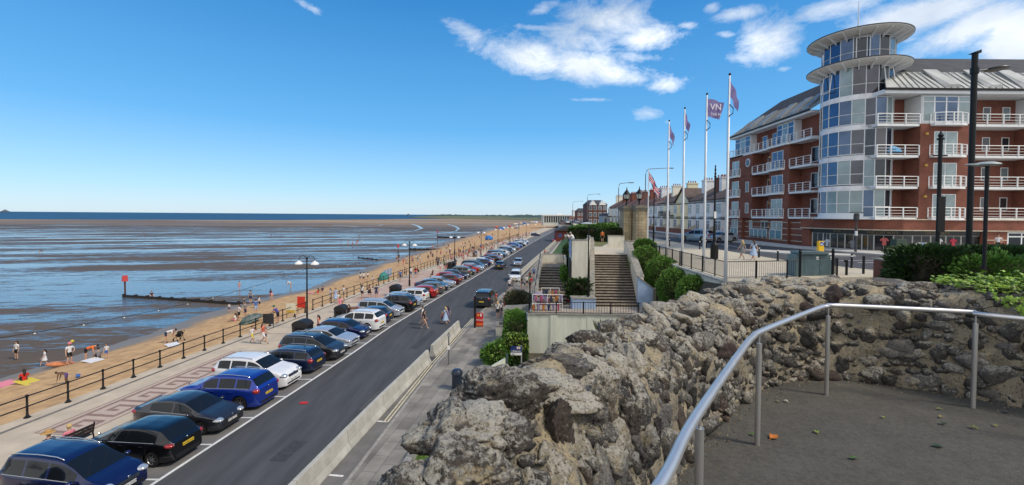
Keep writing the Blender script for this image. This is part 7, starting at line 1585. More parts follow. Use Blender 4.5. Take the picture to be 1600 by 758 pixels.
    if female:
        nk = Vector(J['nck']); h2 = MB(); h2.tube([tuple(hd-fwd*.07+upv*.03), tuple(hd-fwd*.10-upv*.08), tuple(nk-fwd*.11-upv*.02), tuple(nk-fwd*.12-upv*.16)], [.07,.08,.075,.04], n=8); h.v, h.f = h.v+h2.v, h.f+[tuple(len(h.v)+i for i in f) for f in h2.f] if False else h.f+[tuple(60+12+i if False else len(vsx)+i for i in f) for f in h2.f]; h.m = [0]*len(h.f)
    me3 = bpy.data.meshes.new('hair'); me3.from_pydata(h.v, [], h.f); me3.materials.append(PH); me3.polygons.foreach_set('use_smooth', [True]*len(h.f))
    return me2, me3
BODY = {}
for pn, J in POSES.items():
    for fem in (False, True): BODY[(pn,fem)] = make_body(J, fem)
def skirt_mesh(long=False):
    b = MB(); r0 = .15; z1 = .42 if long else .62; n = 14; vs = []
    for j in range(6):
        t = j/5; z = 1.08+(z1-1.08)*t; r = r0+(.20 if long else .12)*t
        for k in range(n): a = 2*pi*k/n; vs.append((r*cos(a)*(1+.06*sin(4*a)*t), r*.8*sin(a)*(1+.06*cos(5*a)*t), z))
    b.add(vs, [(j*n+k, j*n+(k+1)%n, (j+1)*n+(k+1)%n, (j+1)*n+k) for j in range(5) for k in range(n)]); me = bpy.data.meshes.new('skirt'); me.from_pydata(b.v, [], b.f); me.materials.append(PT); me.polygons.foreach_set('use_smooth', [True]*len(b.f)); return me
SKM = {False: skirt_mesh(), True: skirt_mesh(True)}
def person(pos, pose_, h, face, top, bot, label, fem=False, hair='dark', skin=0, dress=None, group=None, hat=None, extra=None, simple=False, shoe=None):
    """face: heading in degrees, 0 = +y (away), 90 = -x (towards the sea)"""
    me, hm = BODY[(pose_,fem)]; o = bpy.data.objects.new('person', me); COL.objects.link(o); o.location = pos; o.rotation_euler = (0,0,radians(face)); s = h/1.75; o.scale = (s,s,s)
    for i, m in enumerate((SK[skin], CLO[top] if top != 'skin' else SK[skin], CLO[bot] if bot != 'skin' else SK[skin], CLO[shoe] if shoe else (SK[skin] if bot == 'skin' else PF))):
        o.material_slots[i].link = 'OBJECT'; o.material_slots[i].material = m
    tag(o, label, 'person', group)
    if not simple:
        c = bpy.data.objects.new('hair', hm); COL.objects.link(c); c.parent = o; c.material_slots[0].link = 'OBJECT'; c.material_slots[0].material = HAIR[hair]
        if dress is not None:
            c = bpy.data.objects.new('dress' if dress == 2 else 'skirt', SKM[dress == 2]); COL.objects.link(c); c.parent = o; c.material_slots[0].link = 'OBJECT'; c.material_slots[0].material = CLO[top if dress == 2 else bot]
        if hat:
            J = POSES[pose_]; hd = Vector(J['hed']); b = MB(); b.lathe([(.24,.05),(.23,.065),(.11,.08),(.115,.14),(.08,.175),(0,.18)] if hat[0] == 'brim' else [(.11,.03),(.118,.09),(.08,.15),(0,.165)], tuple(hd), n=14)
            if hat[0] == 'cap': b.box(hd.x-.08,hd.x+.08,hd.y+.06,hd.y+.2,hd.z+.05,hd.z+.065)
            b.build('hat', hat[1], o, smooth=True, angle=50)
        if extra == 'bag': b = MB(); b.ball((0,-.17,1.25), (.15,.09,.22), nu=10, nv=7); b.build('backpack', CLO['purple'], o, smooth=True)
    return o
straw = HAIR['straw']
A_, S_ = 0, 180       # facing away / towards the viewer
road = lambda px, py: G(px, py, .004)
prom = lambda px, py: G(px, py, .104)
pav = lambda px, py: G(px, py, .118)
P = person
# crossing the road
P(road(663,514),'walk',1.66,-80,'black','skin','woman in a black swimsuit and white trainers crossing the road, nearest walker',True,'dark',0,shoe='white')
P(road(660.5,508),'walk',1.78,-75,'white','denim','person in a white top walking just behind the woman in the black swimsuit',False,'dark')
P(road(696,506.5),'walk',1.62,60,'pale blue','skin','woman in a loose pale blue wrap crossing the road with a child',True,'blond',0,dress=2)
P(road(691,506),'walk',1.18,60,'pink','maroon','child in pink and dark red beside the woman in the blue wrap',True,'blond')
P(road(700,504),'walk',1.55,55,'violet','blue','person in violet just behind the blue wrap, carrying a pale bag',True,'dark')
# near pavement group by the off-road car
P(pav(777.5,498),'stand',1.72,5,'white','black','woman with long light hair, white T-shirt and black shorts, her back to the viewer',True,'blond',shoe='white')
P(pav(782.5,495),'stand2',1.66,10,'white','black','slimmer girl in a white T-shirt and black shorts at the right of her friend',True,'brown')
P(pav(789,485),'stand',1.6,150,'red','red','child-sized figure all in red between the two groups',False,'dark')
P(pav(794.5,485),'stand2',1.74,120,'black','khaki','man in black top and khaki trousers with a red cap',False,'dark',hat=('cap',redm))
P(pav(790,478),'stand',1.7,200,'white','navy','person in white behind the man with the red cap',False,'brown')
P(pav(775,480),'stand',1.72,100,'red','black','person in a red shirt standing at the open door of the dark off-road car',False,'dark')
P(pav(796,455),'stand',1.76,10,'white','navy','man in a white T-shirt and navy shorts beside the kerb, back to the viewer',False,'dark')
P(pav(803,453),'stand',1.66,20,'grey','grey','woman in grey next to the man in white, near the white car',True,'blond',dress=2)
P(pav(815,452),'stand2',1.68,60,'black','black','woman in black at the left of the crowd below the steps',True,'brown')
P(pav(820,453),'bend',1.7,80,'navy','black','person bending over a pushchair in the crowd below the steps',False,'dark')
P(pav(823,449),'stand',1.7,200,'white','black','person in white and black in the crowd below the steps',False,'brown')
P(pav(826,447),'stand2',1.62,160,'green','grey','person in a green top in the crowd below the steps',True,'dark')
P(pav(828,454),'stand',1.5,-20,'grey','grey','grey-clad figure in front of the person in the green top',True,'brown')
P(pav(830,450),'stand',1.62,20,'red','denim','person in red at the right end of the crowd below the steps',False,'dark')
P(pav(828,440),'stand',1.7,190,'maroon','black','person in dark red behind the crowd, up the pavement',False,'dark')
P(pav(834,434),'stand2',1.75,30,'blue','navy','person in blue leaning by the steps railing, farthest of the crowd',False,'dark')
P(pav(851,399.5),'stand',1.7,190,'coral','black','person in coral beyond the barrier next to one in white',True,'dark')
P(pav(856.5,399.5),'stand',1.72,170,'white','grey','person in white beyond the barrier next to the one in coral',False,'grey')
# promenade walkers
P(prom(394,536.5),'walk',1.35,-95,'white','yellow','boy in a white football shirt and yellow shorts on the promenade',False,'dark')
P(prom(411.5,538),'walk',1.68,-80,'coral','white','woman in a coral top and white shorts walking beside the boy in yellow shorts',True,'brown')
P(prom(415.5,534),'stand2',1.1,100,'skin','navy','small child half hidden behind the woman in the coral top',False,'dark',simple=False)
P(prom(434.5,505),'lean',1.76,88,'violet','black','man in a violet shirt and green cap leaning on the seafront railing',False,'dark',hat=('cap',CLO['green']))
P(prom(566,466.4),'stand',1.68,-10,'white','black','woman in a white vest and black shorts, left of three walking away',True,'dark')
P(prom(577.5,465.4),'walk',1.66,0,'skin','black','woman in a black skirt and bikini top, middle of three walking away',True,'brown',dress=1)
P(prom(588,467.5),'stand',1.76,10,'navy','navy','man in navy shirt and shorts, right of three walking away',False,'dark')
P(prom(524.5,472),'stand',1.62,-170,'pale blue','skin','woman in a pale blue dress by the railing with a child',True,'brown',dress=2)
P(prom(529,473.5),'stand',1.15,-120,'white','skin','child in white beside the woman in the pale blue dress',True,'brown')
P(prom(537,469),'stand2',1.75,-60,'white','khaki','man in a white shirt with hand raised, standing at the railing',False,'dark')
P(prom(516,470.5),'stand',1.5,120,'pale blue','white','person wrapped in pale towels at the railing left of the child',True,'brown')
P(prom(625.5,440),'stand',1.75,170,'blue','navy','person in a blue top by the lamp post right of the windbreak',False,'dark')
P(prom(632.5,434),'stand2',1.72,100,'navy','black','person in dark clothes immediately right of the lamp column',False,'dark')
P(prom(642,434),'stand',1.78,20,'white','denim','man in a white shirt and jeans on the red paving',False,'dark')
P(prom(649.5,434),'stand',1.66,0,'red','denim','woman in a red top on the red paving',True,'dark')
P(prom(654,430),'bend',1.6,50,'black','black','person in black crouching over a pushchair beside the woman in red',False,'dark')
P(prom(676,433),'sit',1.6,70,'maroon','black','person in dark red sitting low by the parked cars',True,'dark')
P(prom(542,511) if False else prom(545,503),'stand',1.66,160,'black','black','woman in a long black robe and headscarf by the picnic table',True,'dark',dress=2)
P(prom(531.5,489),'stand2',1.68,-150,'pink','pink','woman with dark hair in a bun beside the black bin at the picnic table',True,'dark')
P(prom(536.5,488),'sit',1.6,-90,'white','grey','person sitting at the end of the picnic table',True,'brown')
for (px, py, po, h, f, t_, b_, fem, lb) in ((684,420,'stand',1.7,10,'black','black',0,'man in black walking on the promenade left of the group in green'),(688,424,'stand',1.62,0,'white','pink',1,'woman in white and pink near the third lamp post'),(694,420,'stand2',1.7,60,'green','black',0,'person in a green top near the third lamp post'),(697,423,'stand',1.6,150,'black','red',1,'person in black with a red bag by the third lamp post'),(711.5,419,'stand',1.74,10,'black','black',1,'dark figure standing just right of the pair of bins'),
    (724,401,'stand',1.7,0,'violet','skin',0,'left one of two walkers in matching pale violet tops'),(729.5,400.5,'stand',1.7,0,'pale blue','skin',1,'right one of two walkers in matching pale tops'),(719,399.5,'stand',1.66,0,'black','black',0,'dark walker left of the two in pale tops'),(738,393.5,'stand2',1.72,0,'navy','maroon',0,'pair-mate in navy and dark red beyond the two in pale tops'),(740.5,394,'stand',1.68,10,'black','denim',1,'walker in black next to the one in navy and dark red')):
    P(prom(px,py),po,h,f,t_,b_,lb,bool(fem),'dark')
# on benches
bpx = pB; 
def on_bench(pb, off, **k):
    d = Vector((cos(radians(-97)), sin(radians(-97)),0)); return Vector((pb.x+d.x*off, pb.y+d.y*off, .10))
def faceb(): return -97+180
P(on_bench(pB,.42)+Vector((-.02,0,0)),'sit',1.72,83,'charcoal' if 'charcoal' in CLO else 'navy','denim','person in a dark top and wide straw hat sitting on the near bench',False,'grey',hat=('brim',straw))
P(on_bench(pB,-.32)+Vector((-.02,0,0)),'sit',1.62,83,'pink','white','fair-haired woman in a pink top sitting on the near bench',False,'blond')
P(on_bench(pB2,-.45),'sit',1.7,83,'violet','black','man in violet on the bench next to the first full lamp post',False,'dark')
P(on_bench(pB2,-.95)+Vector((0,.2,0)),'sit',1.62,83,'grey','black','person mostly hidden at the far end of the lamp post bench',True,'brown')
P(prom(497.5,523),'stand2',1.66,120,'coral','black','woman in a black and coral dress standing beside the lamp post bench',True,'dark')
# on the sand
bp_ = beach_pt
P(bp_(38,597),'gsit',1.65,60,'red','black','woman in a red top sitting on the sand with a yellow and pink towel',True,'dark')
P(bp_(104,600),'bend',1.25,110,'skin','purple','dark-skinned boy in purple shorts digging in the sand behind the railing',False,'dark',2)
P(bp_(26,562),'stand',1.55,175,'white','black','girl in a white top and black shorts paddling at the left edge',True,'dark')
P(bp_(70,572),'walk',1.35,150,'white','white','girl in a short white dress running on the wet sand',True,'dark',dress=1)
P(bp_(109,569),'stand2',1.7,-110,'white','black','person in white with a purple backpack and pink cap on the sand',False,'dark',hat=('cap',CLO['pink']),extra='bag')
P(bp_(134,563),'bend',1.75,-60,'orange','black','person in a bright orange shirt bending over on the sand',False,'dark')
P(bp_(154,560),'gsit',1.6,60,'grey','black','person in grey sitting on a pale towel beside the one in orange',False,'dark')
P(bp_(166.5,560),'stand',1.15,-170,'white','blue','toddler in a white top and blue shorts near the towel',False,'brown')
P(bp_(259,536),'bend',1.75,-60,'white','navy','person in white with coral shorts bending beside the pushchair',False,'dark')
P(bp_(390,524) if False else bp_(398,526.5),'gsit',1.5,40,'skin','yellow','person lying back on a yellow towel right behind the railing',False,'brown')
for (px, py, po, h, f, t_, b_, fem, lb) in ((358,488,'stand',1.1,0,'white','navy',0,'small boy in white with a yellow hat at the left of the beach group'),(368,502,'gsit',1.6,100,'white','pink',1,'woman in white sitting at the left of the beach group'),(373.5,501,'stand2',1.7,150,'white','black',1,'person in a striped white top and dark shorts in the beach group'),(381,487,'stand',1.75,-60,'black','grey',0,'dark figure with a bag at the back of the beach group'),(383,497,'stand',1.74,-100,'grey','navy',0,'man in grey with dark shorts in the beach group'),
    (391.5,474,'stand',1.75,10,'grey','navy',0,'person in a grey T-shirt and navy shorts at the water side'),(400,492,'stand2',1.78,60,'blue','pale blue',0,'tall man in a blue top and pale shorts on the sand behind the parasol'),(405,481,'walk',1.45,-60,'white','black',1,'girl in white walking away to the right of the man in blue'),(423,467,'stand',1.4,0,'maroon','black',1,'person in dark red near the water at the right'),(425,469.5,'bend',1.5,40,'pink','skin',1,'person in pink bending beside the one in dark red'),
    (374,453,'stand',1.4,20,'skin','pink',0,'child paddling beyond the groyne'),(454.5,450.5,'bend',1.7,90,'white','skin',0,'person in a white top wading alone in the shallow water'),(497,460,'gsit',1.6,90,'red','skin',1,'person in red sitting by a towel near the first full lamp post'),(504,456,'gsit',1.6,60,'navy','skin',0,'person in navy sitting right of the one in red'),
    (563,440,'stand',1.6,20,'white','purple',1,'left one of a close pair in white near the water'),(568,441,'stand2',1.7,0,'white','black',0,'right one of a close pair in white near the water'),(574.5,437,'stand',1.3,10,'white','black',0,'child in white to the right of the pair near the water'),(582,441.5,'stand',1.1,0,'white','white',1,'small child in white just behind the railing'),
    (620,408,'stand',1.6,0,'skin','black',0,'left one of two bathers in dark shorts by the water behind the lamp post'),(623.5,406,'stand',1.6,0,'black','black',0,'right one of two bathers by the water behind the lamp post'),(650,408,'stand',1.6,30,'white','grey',1,'person in white on the beach below the third lamp post'),(653,412,'stand2',1.65,-20,'green','pale blue',0,'person in green on the beach below the third lamp post'),(656.5,407,'stand',1.5,0,'pale blue','white',1,'person in pale blue on the beach below the third lamp post'),
    (669,408,'stand',1.6,0,'black','grey',0,'dark figure behind the railing left of the beach group'),(676,405,'stand',1.6,0,'navy','black',0,'navy-clad figure behind the railing'),(727,381,'gsit',1.6,0,'black','black',0,'dark figure sitting alone on open sand'),(733,381.5,'stand',1.6,0,'black','black',0,'dark figure standing alone on open sand'),(746.5,371,'stand',1.6,0,'red','red',1,'tiny figure in red near the far water line')):
    P(bp_(px,py),po,h,f,t_,b_,lb,bool(fem),'dark')
# waders on the flats
mudp = lambda px, py: G(px, py, -2.0)
for (px, py, po, t_, b_, lb) in ((62,397,'bend','black','skin','tall wading figure far out at the left, bending'),(237,464,'gsit','navy','skin','person in navy and red sitting on the groyne'),(457,362,'stand','grey','pink','left one of two distant waders'),(472,362,'stand','pink','navy','right one of two distant waders'),(225,367,'stand','khaki','black','lone distant figure on the flats'),(305,364,'bend','black','black','distant dark figure bending on the flats'),(403,367,'stand','grey','grey','distant upright figure near a wooden marker'),(424,368,'gsit','black','black','distant dark low figure near the marker'),
    (533,381,'stand','black','black','leftmost of the bathers by the long pool'),(544,383,'stand','coral','skin','second bather by the long pool'),(551,384,'stand','pink','navy','third bather by the long pool, in pink'),(557,383,'stand','coral','coral','fourth bather by the long pool'),(559,381,'stand2','red','skin','fifth bather by the long pool, in red'),(565,380,'stand','white','white','white figure at the end of the bathers'),(560,371,'bend','black','black','dark figure beyond the bathers'),(549,360,'bend','black','black','distant dark figure beyond the sandbar pool')):
    P(mudp(px,py),po,1.65,random.Random(px).uniform(0,360),t_,b_,lb,False,'dark')
# upper level
up = lambda px, py, z=6.5: G(px, py, z)
P(Vector((19.9,37.5,zs(20)+.01)),'walk',1.66,25,'grey','grey','blonde woman in a short dark grey dress seen from behind on the upper promenade',True,'blond',dress=1)
P(Vector((20.6,37.0,zs(20.6)+.01)),'walk',1.68,5,'pale blue','pale blue','woman in a long pale blue dress walking on the upper promenade',True,'brown',dress=2)
P(up(941,379),'stand',1.74,-20,'orange','black','person in a bright orange top and dark trousers on the upper lawn',False,'dark')
P(up(1128.5,374,6.6),'stand',1.7,160,'white','navy','person in a white shirt on the far pavement left of the apartment block',False,'brown')
P(up(1142,374,6.6),'stand',1.75,30,'blue','black','person in blue half hidden by the nearest flagpole',False,'dark')
P(up(1094,378,6.6),'stand',1.8,20,'black','navy','dark figure between the parked cars on the upper road',False,'dark')
P(Vector((5.95,41.6,7.15)),'lean',1.68,60,'white','navy','man in white leaning on the top of the tall white wall, right of two',False,'grey')
P(Vector((5.75,42.8,7.15)),'lean',1.6,60,'white','denim','person with brown hair leaning on the top of the tall white wall, left of two',True,'brown')
P(Vector((47.0,42.0,7.05)),'stand2',1.75,150,'white','black','person in white with sunglasses outside the white-framed shop window',False,'brown')
P(G(882,474,3.0)+Vector((1.2,2.2,0)),'stand',1.6,170,'maroon','black','shopkeeper standing behind the racks of beach toys',True,'dark') if False else None
# distant crowd
q = random.Random(77); n = 0
cc = ['white','black','navy','blue','red','coral','pink','grey','green','skin','pale blue','white','black']
for i in range(185):
    y = 88+q.random()**1.1*150; x0, x1 = (xr(y)+.6, xb(y)-5.8)
    if q.random() < .45: x = q.uniform(xr(y)-22 if y > 140 else xr(y)-12, xr(y)-1.5); z = sandz(x, y, (x-xr(y)-.25)/(interp(SHX,y)-xr(y)-.25)); w = 'sand'
    else: x = q.uniform(x0, x1); z = .105; w = 'promenade'
    t_, b_ = q.choice(cc), q.choice(['black','navy','denim','skin','white','grey'])
    tn = 'bare-chested or swimsuited' if t_ == 'skin' else t_+'-topped'
    P(Vector((x,y,z)), q.choice(['stand','stand2','walk','stand','gsit' if w == 'sand' else 'walk']), q.uniform(1.3,1.8), q.uniform(0,360), t_, b_, f'one of many tiny {tn} figures in the far crowd on the {w}', q.random() < .5, 'dark', simple=y > 120, group='far crowd of visitors')
# ---------------------------------------------------------------- beach things
def towel(px, py, w, l, rz, m, lb):
    p = bp_(px, py); b = MB(); n = 6; vs = []
    c, s = cos(rz), sin(rz)
    for i in range(n+1):
        for j in range(n+1):
            u, v = (i/n-.5)*w, (j/n-.5)*l; x, y = p.x+u*c-v*s, p.y+u*s+v*c; vs.append((x, y, p.z+.05+.03*mn.noise((x*3,y*3,2))))
    b.add(vs, [(i*(n+1)+j, (i+1)*(n+1)+j, (i+1)*(n+1)+j+1, i*(n+1)+j+1) for i in range(n) for j in range(n)]); thing_mesh(b, 'beach_towel', m, lb, 'towel')
towel(44,597,.9,1.9,1.2,CLO['yellow'],'yellow towel next to the seated woman in red'); towel(15,601,1.1,2.2,1.3,CLO['pink'],'large pink towel at the left edge of the sand'); towel(148,564,1.0,1.7,1.2,CLO['white'],'white towel beside the person in grey'); towel(270,539,.9,1.3,.9,CLO['white'],'white towel at the foot of the pushchair'); towel(488,458,.9,1.8,1.5,CLO['pink'],'pale pink towel under the sunbathers'); towel(386,527,.7,1.3,.8,CLO['yellow'],'small yellow towel right behind the railing')
p = bp_(94,571); b = MB(); b.ball((0,0,.16), (1.0,.42,.2), nu=16, nv=8); o = thing_mesh(b, 'inflatable_dinghy', mat('orange_vinyl', (.62,.22,.08), .4, var=.3, scale=3), 'small orange and white inflatable boat on the damp sand', 'dinghy', smooth=True); o.location = p; o.rotation_euler.z = .15
p = bp_(280,533); t = empty('pushchair', tuple(p), 1.0, 'black pushchair loaded with bags on the sand behind the railing', 'pushchair')
b = MB(); b.tube([(-.25,.5,.05),(-.25,-.1,.55),(-.25,-.5,1.0),(.25,-.5,1.0),(.25,-.1,.55),(.25,.5,.05)], .02, n=6); b.tube([(-.25,-.4,.05),(-.25,.1,.6)], .02, n=6); b.tube([(.25,-.4,.05),(.25,.1,.6)], .02, n=6); part_l(b, 'frame', black, t)
b = MB(); b.ball((0,.1,.5), (.2,.34,.16)); part_l(b, 'seat', CLO['black'], t, smooth=True); b = MB(); b.lathe([(.24,0),(.22,.15),(.12,.24),(0,.27)], (0,-.22,.68), n=12); part_l(b, 'hood', CLO['black'], t, smooth=True)
for (x, y) in ((-.27,.5),(.27,.5),(-.27,-.4),(.27,-.4)): b = MB(); b.tube([(x-.02,y,.1),(x+.02,y,.1)], .11, n=14); part_l(b, 'wheel', rubber, t)
p = bp_(398,503); t = empty('beach_parasol', tuple(p), 0, 'tilted dark green and grey parasol lying low behind the railing', 'parasol'); b = MB(); b.lathe([(1.15,0),(.7,.32),(0,.5)], n=12); o = part_l(b, 'canopy', mat('dark_green_cloth', (.03,.07,.05), .8, col2=(.16,.18,.17), scale=2), t); o.location = (-.4,0,.25); o.rotation_euler = (.25,-.25,0); b = MB(); b.tube([(0,0,0),(-.4,0,.8)], .02); part_l(b, 'pole', white, t)
p = bp_(604,434); t = empty('beach_shelter', tuple(p), radians(-95), 'blue and white striped windbreak with a green dome tent on the sand by the railing', 'windbreak')
stripe = bpy.data.materials.new('striped_canvas'); stripe.use_nodes = True; _t = stripe.node_tree; _w = _t.nodes.new('ShaderNodeTexWave'); _w.inputs['Scale'].default_value = 1.4; _w.bands_direction = 'Z'; _c = _t.nodes.new('ShaderNodeTexCoord'); _r = _t.nodes.new('ShaderNodeValToRGB'); _r.color_ramp.interpolation = 'CONSTANT'; _r.color_ramp.elements[0].color = (.03,.12,.38,1); _r.color_ramp.elements[1].position = .5; _r.color_ramp.elements[1].color = (.35,.5,.6,1)
_t.links.new(_c.outputs['Object'], _w.inputs['Vector']); _t.links.new(_w.outputs[0], _r.inputs[0]); _t.links.new(_r.outputs[0], _t.nodes['Principled BSDF'].inputs['Base Color'])
b = MB(); 
for i in range(5): b.box(-2.4+i*.78,-1.68+i*.78,-.02-.15*(i%2),.02-.15*(i%2),.05,1.35)
part_l(b, 'striped_panels', stripe, t); b = MB(); [b.tube([(-2.4+i*.78,-.07,0),(-2.4+i*.78,-.07,1.5)], .025, n=5) for i in range(6)]; part_l(b, 'poles', white, t); b = MB(); b.ball((2.1,.3,.15), (.95,.8,1.1), nu=14, nv=8); part_l(b, 'tent', mat('teal_cloth', (.03,.20,.17), .7), t, smooth=True)
p = bp_(764,375); b = MB(); b.ball((p.x,p.y,p.z+.7), (1.8,1.6,1.3), nu=12, nv=8); thing_mesh(b, 'beach_tent', mat('bright_blue_cloth', (.02,.16,.5), .7), 'bright blue dome tent in the far beach crowd', 'tent', smooth=True)
q = random.Random(9)
for i in range(26):
    f = q.random(); y = 300+f*500; x = interp(SHX, min(y,998))+4+q.random()*(18+y*.06); b = MB(); s = q.uniform(1.0,2.0); b.ball((x,y,-1.0), (s*1.3,s,s), nu=8, nv=6); thing_mesh(b, 'beach_tent', [CLO['white'],mat('canvas_cream',(.6,.5,.38),.8),CLO['blue'],CLO['grey'],CLO['coral'],CLO['white']][i%6], 'tiny shelter dotted on the far curve of the beach', 'tent', 'distant beach shelters')
p = bp_(178,0+557.5) if False else None
for (px, py, m, lb) in ((113,535,CLO['yellow'],'small yellow ball floating near the shore'),(122,590,CLO['blue'],'blue toy bucket on the sand just behind the railing')):
    pp = bp_(px, py); b = MB(); b.ball((pp.x,pp.y,pp.z+.10), .14, nu=12, nv=8) if 'ball' in lb else b.lathe([(.09,0),(.13,.22)], tuple(pp), n=12); thing_mesh(b, 'beach_ball' if 'ball' in lb else 'toy_bucket', m, lb, 'toy', smooth=True)
# ---------------------------------------------------------------- lookout: floor, rock wall, handrail
ZF = 8.45
def stone_mat(name, base, alt, lich=(.52,.495,.43), crust=(.52,.43,.27), la=.5, ca=.35, island=.35):
    m = bpy.data.materials.new(name); m.use_nodes = True; t = m.node_tree; b = t.nodes['Principled BSDF']; b.inputs['Roughness'].default_value = .85; setsock(b,'Specular IOR Level',.35)
    tcn = t.nodes.new('ShaderNodeTexCoord'); v = tcn.outputs['Object']; ge = t.nodes.new('ShaderNodeNewGeometry')
    def nz(sc, det=6, rough=.65, dist=0, off=0):
        n = t.nodes.new('ShaderNodeTexNoise'); n.inputs['Scale'].default_value = sc; n.inputs['Detail'].default_value = det; n.inputs['Roughness'].default_value = rough; n.inputs['Distortion'].default_value = 0
        mp = t.nodes.new('ShaderNodeMapping'); mp.inputs['Location'].default_value = (off,off,off); t.links.new(v, mp.inputs[0])
        t.links.new(mp.outputs[0], n.inputs['Vector']); return n.outputs[0]
    def mix(f, a, c):
        x = t.nodes.new('ShaderNodeMix'); x.data_type = 'RGBA'
        if isinstance(f, float): x.inputs[0].default_value = f
        else: t.links.new(f, x.inputs[0])
        for i, q_ in ((6,a),(7,c)):
            if isinstance(q_, tuple): x.inputs[i].default_value = (*q_,1)
            else: t.links.new(q_, x.inputs[i])
        return x.outputs[2]
    rnd = ge.outputs['Random Per Island']
    c = mix(M(t,'MULTIPLY',M(t,'SUBTRACT',nz(7,8),.35),3.2,clamp=True), base, alt)
    warm = mix(M(t,'MULTIPLY',M(t,'SUBTRACT',rnd,.85),8,clamp=True), c, (.095,.075,.060)); pale = mix(M(t,'MULTIPLY',M(t,'SUBTRACT',.30,rnd),6,clamp=True), warm, (.20,.19,.175))
    c = mix(M(t,'MULTIPLY',M(t,'ADD',rnd,-.0),.0), pale, pale)
    s = t.nodes.new('ShaderNodeSeparateXYZ'); t.links.new(ge.outputs['Normal'], s.inputs[0]); upz = M(t,'MULTIPLY_ADD',s.outputs[2],.16,.0)
    cm_ = M(t,'ADD',M(t,'ADD',nz(4.5,6,.7,.5,3.1),upz),M(t,'MULTIPLY',nz(30,4,.7,0,9),.25)); k = M(t,'MULTIPLY',M(t,'SUBTRACT',cm_,.80-.18*ca),9,clamp=True); c = mix(M(t,'MULTIPLY',k,.85), c, crust)
    lm = M(t,'ADD',M(t,'MULTIPLY',nz(46,7,.8,.6,5.5),1.05),M(t,'ADD',M(t,'MULTIPLY',nz(5,5,.6,0,7.7),.55),upz)); k2 = M(t,'MULTIPLY',M(t,'SUBTRACT',lm,.99-.16*la),9,clamp=True); c = mix(M(t,'MULTIPLY',k2,.85), c, lich)
    dk = M(t,'MULTIPLY',M(t,'SUBTRACT',nz(55,5,.7,.3,1.2),.56),9,clamp=True); c = mix(M(t,'MULTIPLY',dk,.9), c, (.022,.020,.018))
    t.links.new(c, b.inputs['Base Color'])
    h = M(t,'ADD',M(t,'MULTIPLY',nz(14,8,.7),1.0),M(t,'ADD',M(t,'MULTIPLY',nz(60,6,.7),.5),M(t,'MULTIPLY',dk,-.30))); h = M(t,'ADD',h,M(t,'MULTIPLY',k2,.12))
    bp = t.nodes.new('ShaderNodeBump'); bp.inputs['Strength'].default_value = 1.0; bp.inputs['Distance'].default_value = .045; t.links.new(h, bp.inputs['Height']); t.links.new(bp.outputs[0], b.inputs['Normal'])
    MATS[name] = m; return m
st_mix = stone_mat('mixed_wall_stone', (.046,.044,.042), (.14,.132,.12), la=.85, ca=.42)
st_dark = stone_mat('dark_volcanic_stone', (.034,.032,.032), (.09,.084,.078), la=.55, ca=.10)
st_pale = stone_mat('pale_crusted_stone', (.19,.165,.13), (.34,.30,.235), la=1.35, ca=.95)
st_plum = stone_mat('purple_brown_stone', (.045,.032,.031), (.095,.068,.062), la=.22, ca=.0)
st_blue = stone_mat('blue_grey_slab', (.13,.135,.14), (.21,.205,.195), la=.15, ca=.02)
mortar = stone_mat('sandy_mortar', (.41,.355,.26), (.25,.215,.155), lich=(.60,.54,.42), crust=(.55,.45,.28), la=.35, ca=.5)
BP = [(-.85,-1.6),(-.62,-.6),(-.35,.4),(.15,1.35),(.62,2.2),(1.15,3.0),(1.54,3.5),(1.98,3.97),(2.64,4.6),(3.3,4.9),(3.87,4.92),(4.6,4.55),(5.15,4.1),(6.1,3.25),(7.2,2.2)]
path = smooth_path([(p[0],p[1],0) for p in BP], .05); LN = [0]
for a, c in zip(path, path[1:]): LN.append(LN[-1]+(c-a).length)
TOT = LN[-1]
import bisect
def pat(s):
    s = max(0, min(TOT-1e-4, s)); i = min(len(path)-2, max(0, bisect.bisect_right(LN, s)-1)); f = (s-LN[i])/max(1e-6,LN[i+1]-LN[i]); p = path[i].lerp(path[i+1], f)
    d = (path[min(i+3,len(path)-1)]-path[max(i-2,0)]).normalized(); return p, d, Vector((-d.y,d.x,0))
def ztop(s): return interp([(0,9.30),(2.8,9.32),(3.1,9.42),(3.3,9.50),(3.6,9.50),(3.9,9.45),(4.6,9.46),(5.3,9.41),(7.1,9.42),(7.6,9.50),(9,9.54),(TOT,9.57)], s)
def thick(s): return interp([(0,.50),(2.9,.50),(3.4,.62),(4,.66),(TOT,.66)], s)
def prof(s):
    z, T = ztop(s), thick(s); k = interp([(0,.32),(4,.30),(6.5,.20),(8,.08),(TOT,.06)], s); return [(-.02,ZF-.1),(.03,ZF+.3),(.08,z-k-.12),(.13,z-k),(.30,z-k*.42),(T-.20,z-.01),(T-.08,z-.03),(T-.02,z-.22),(T+.06,ZF-.2),(T+.30,ZF-1.2)]
def psurf(s, u):      # u in arc metres along the section -> point and normal
    P_ = prof(s); p, d, n = pat(s); acc = 0
    for a, c in zip(P_, P_[1:]):
        L = math.hypot(c[0]-a[0], c[1]-a[1])
        if acc+L >= u or c is P_[-1]:
            f = max(0,min(1,(u-acc)/L)); o = a[0]+(c[0]-a[0])*f; z = a[1]+(c[1]-a[1])*f; to, tz = (c[0]-a[0])/L, (c[1]-a[1])/L
            return p+n*o+Vector((0,0,z)), (n*(-tz)+Vector((0,0,to))).normalized(), d, (n*to+Vector((0,0,tz)))
        acc += L
def ulen(s): P_ = prof(s); return sum(math.hypot(c[0]-a[0], c[1]-a[1]) for a, c in zip(P_, P_[1:]))
rw = empty('rock_wall', (1.5,3.5,ZF), 0, 'rugged curved wall of mixed dark and pale stones set in sandy mortar round the lookout', 'wall')
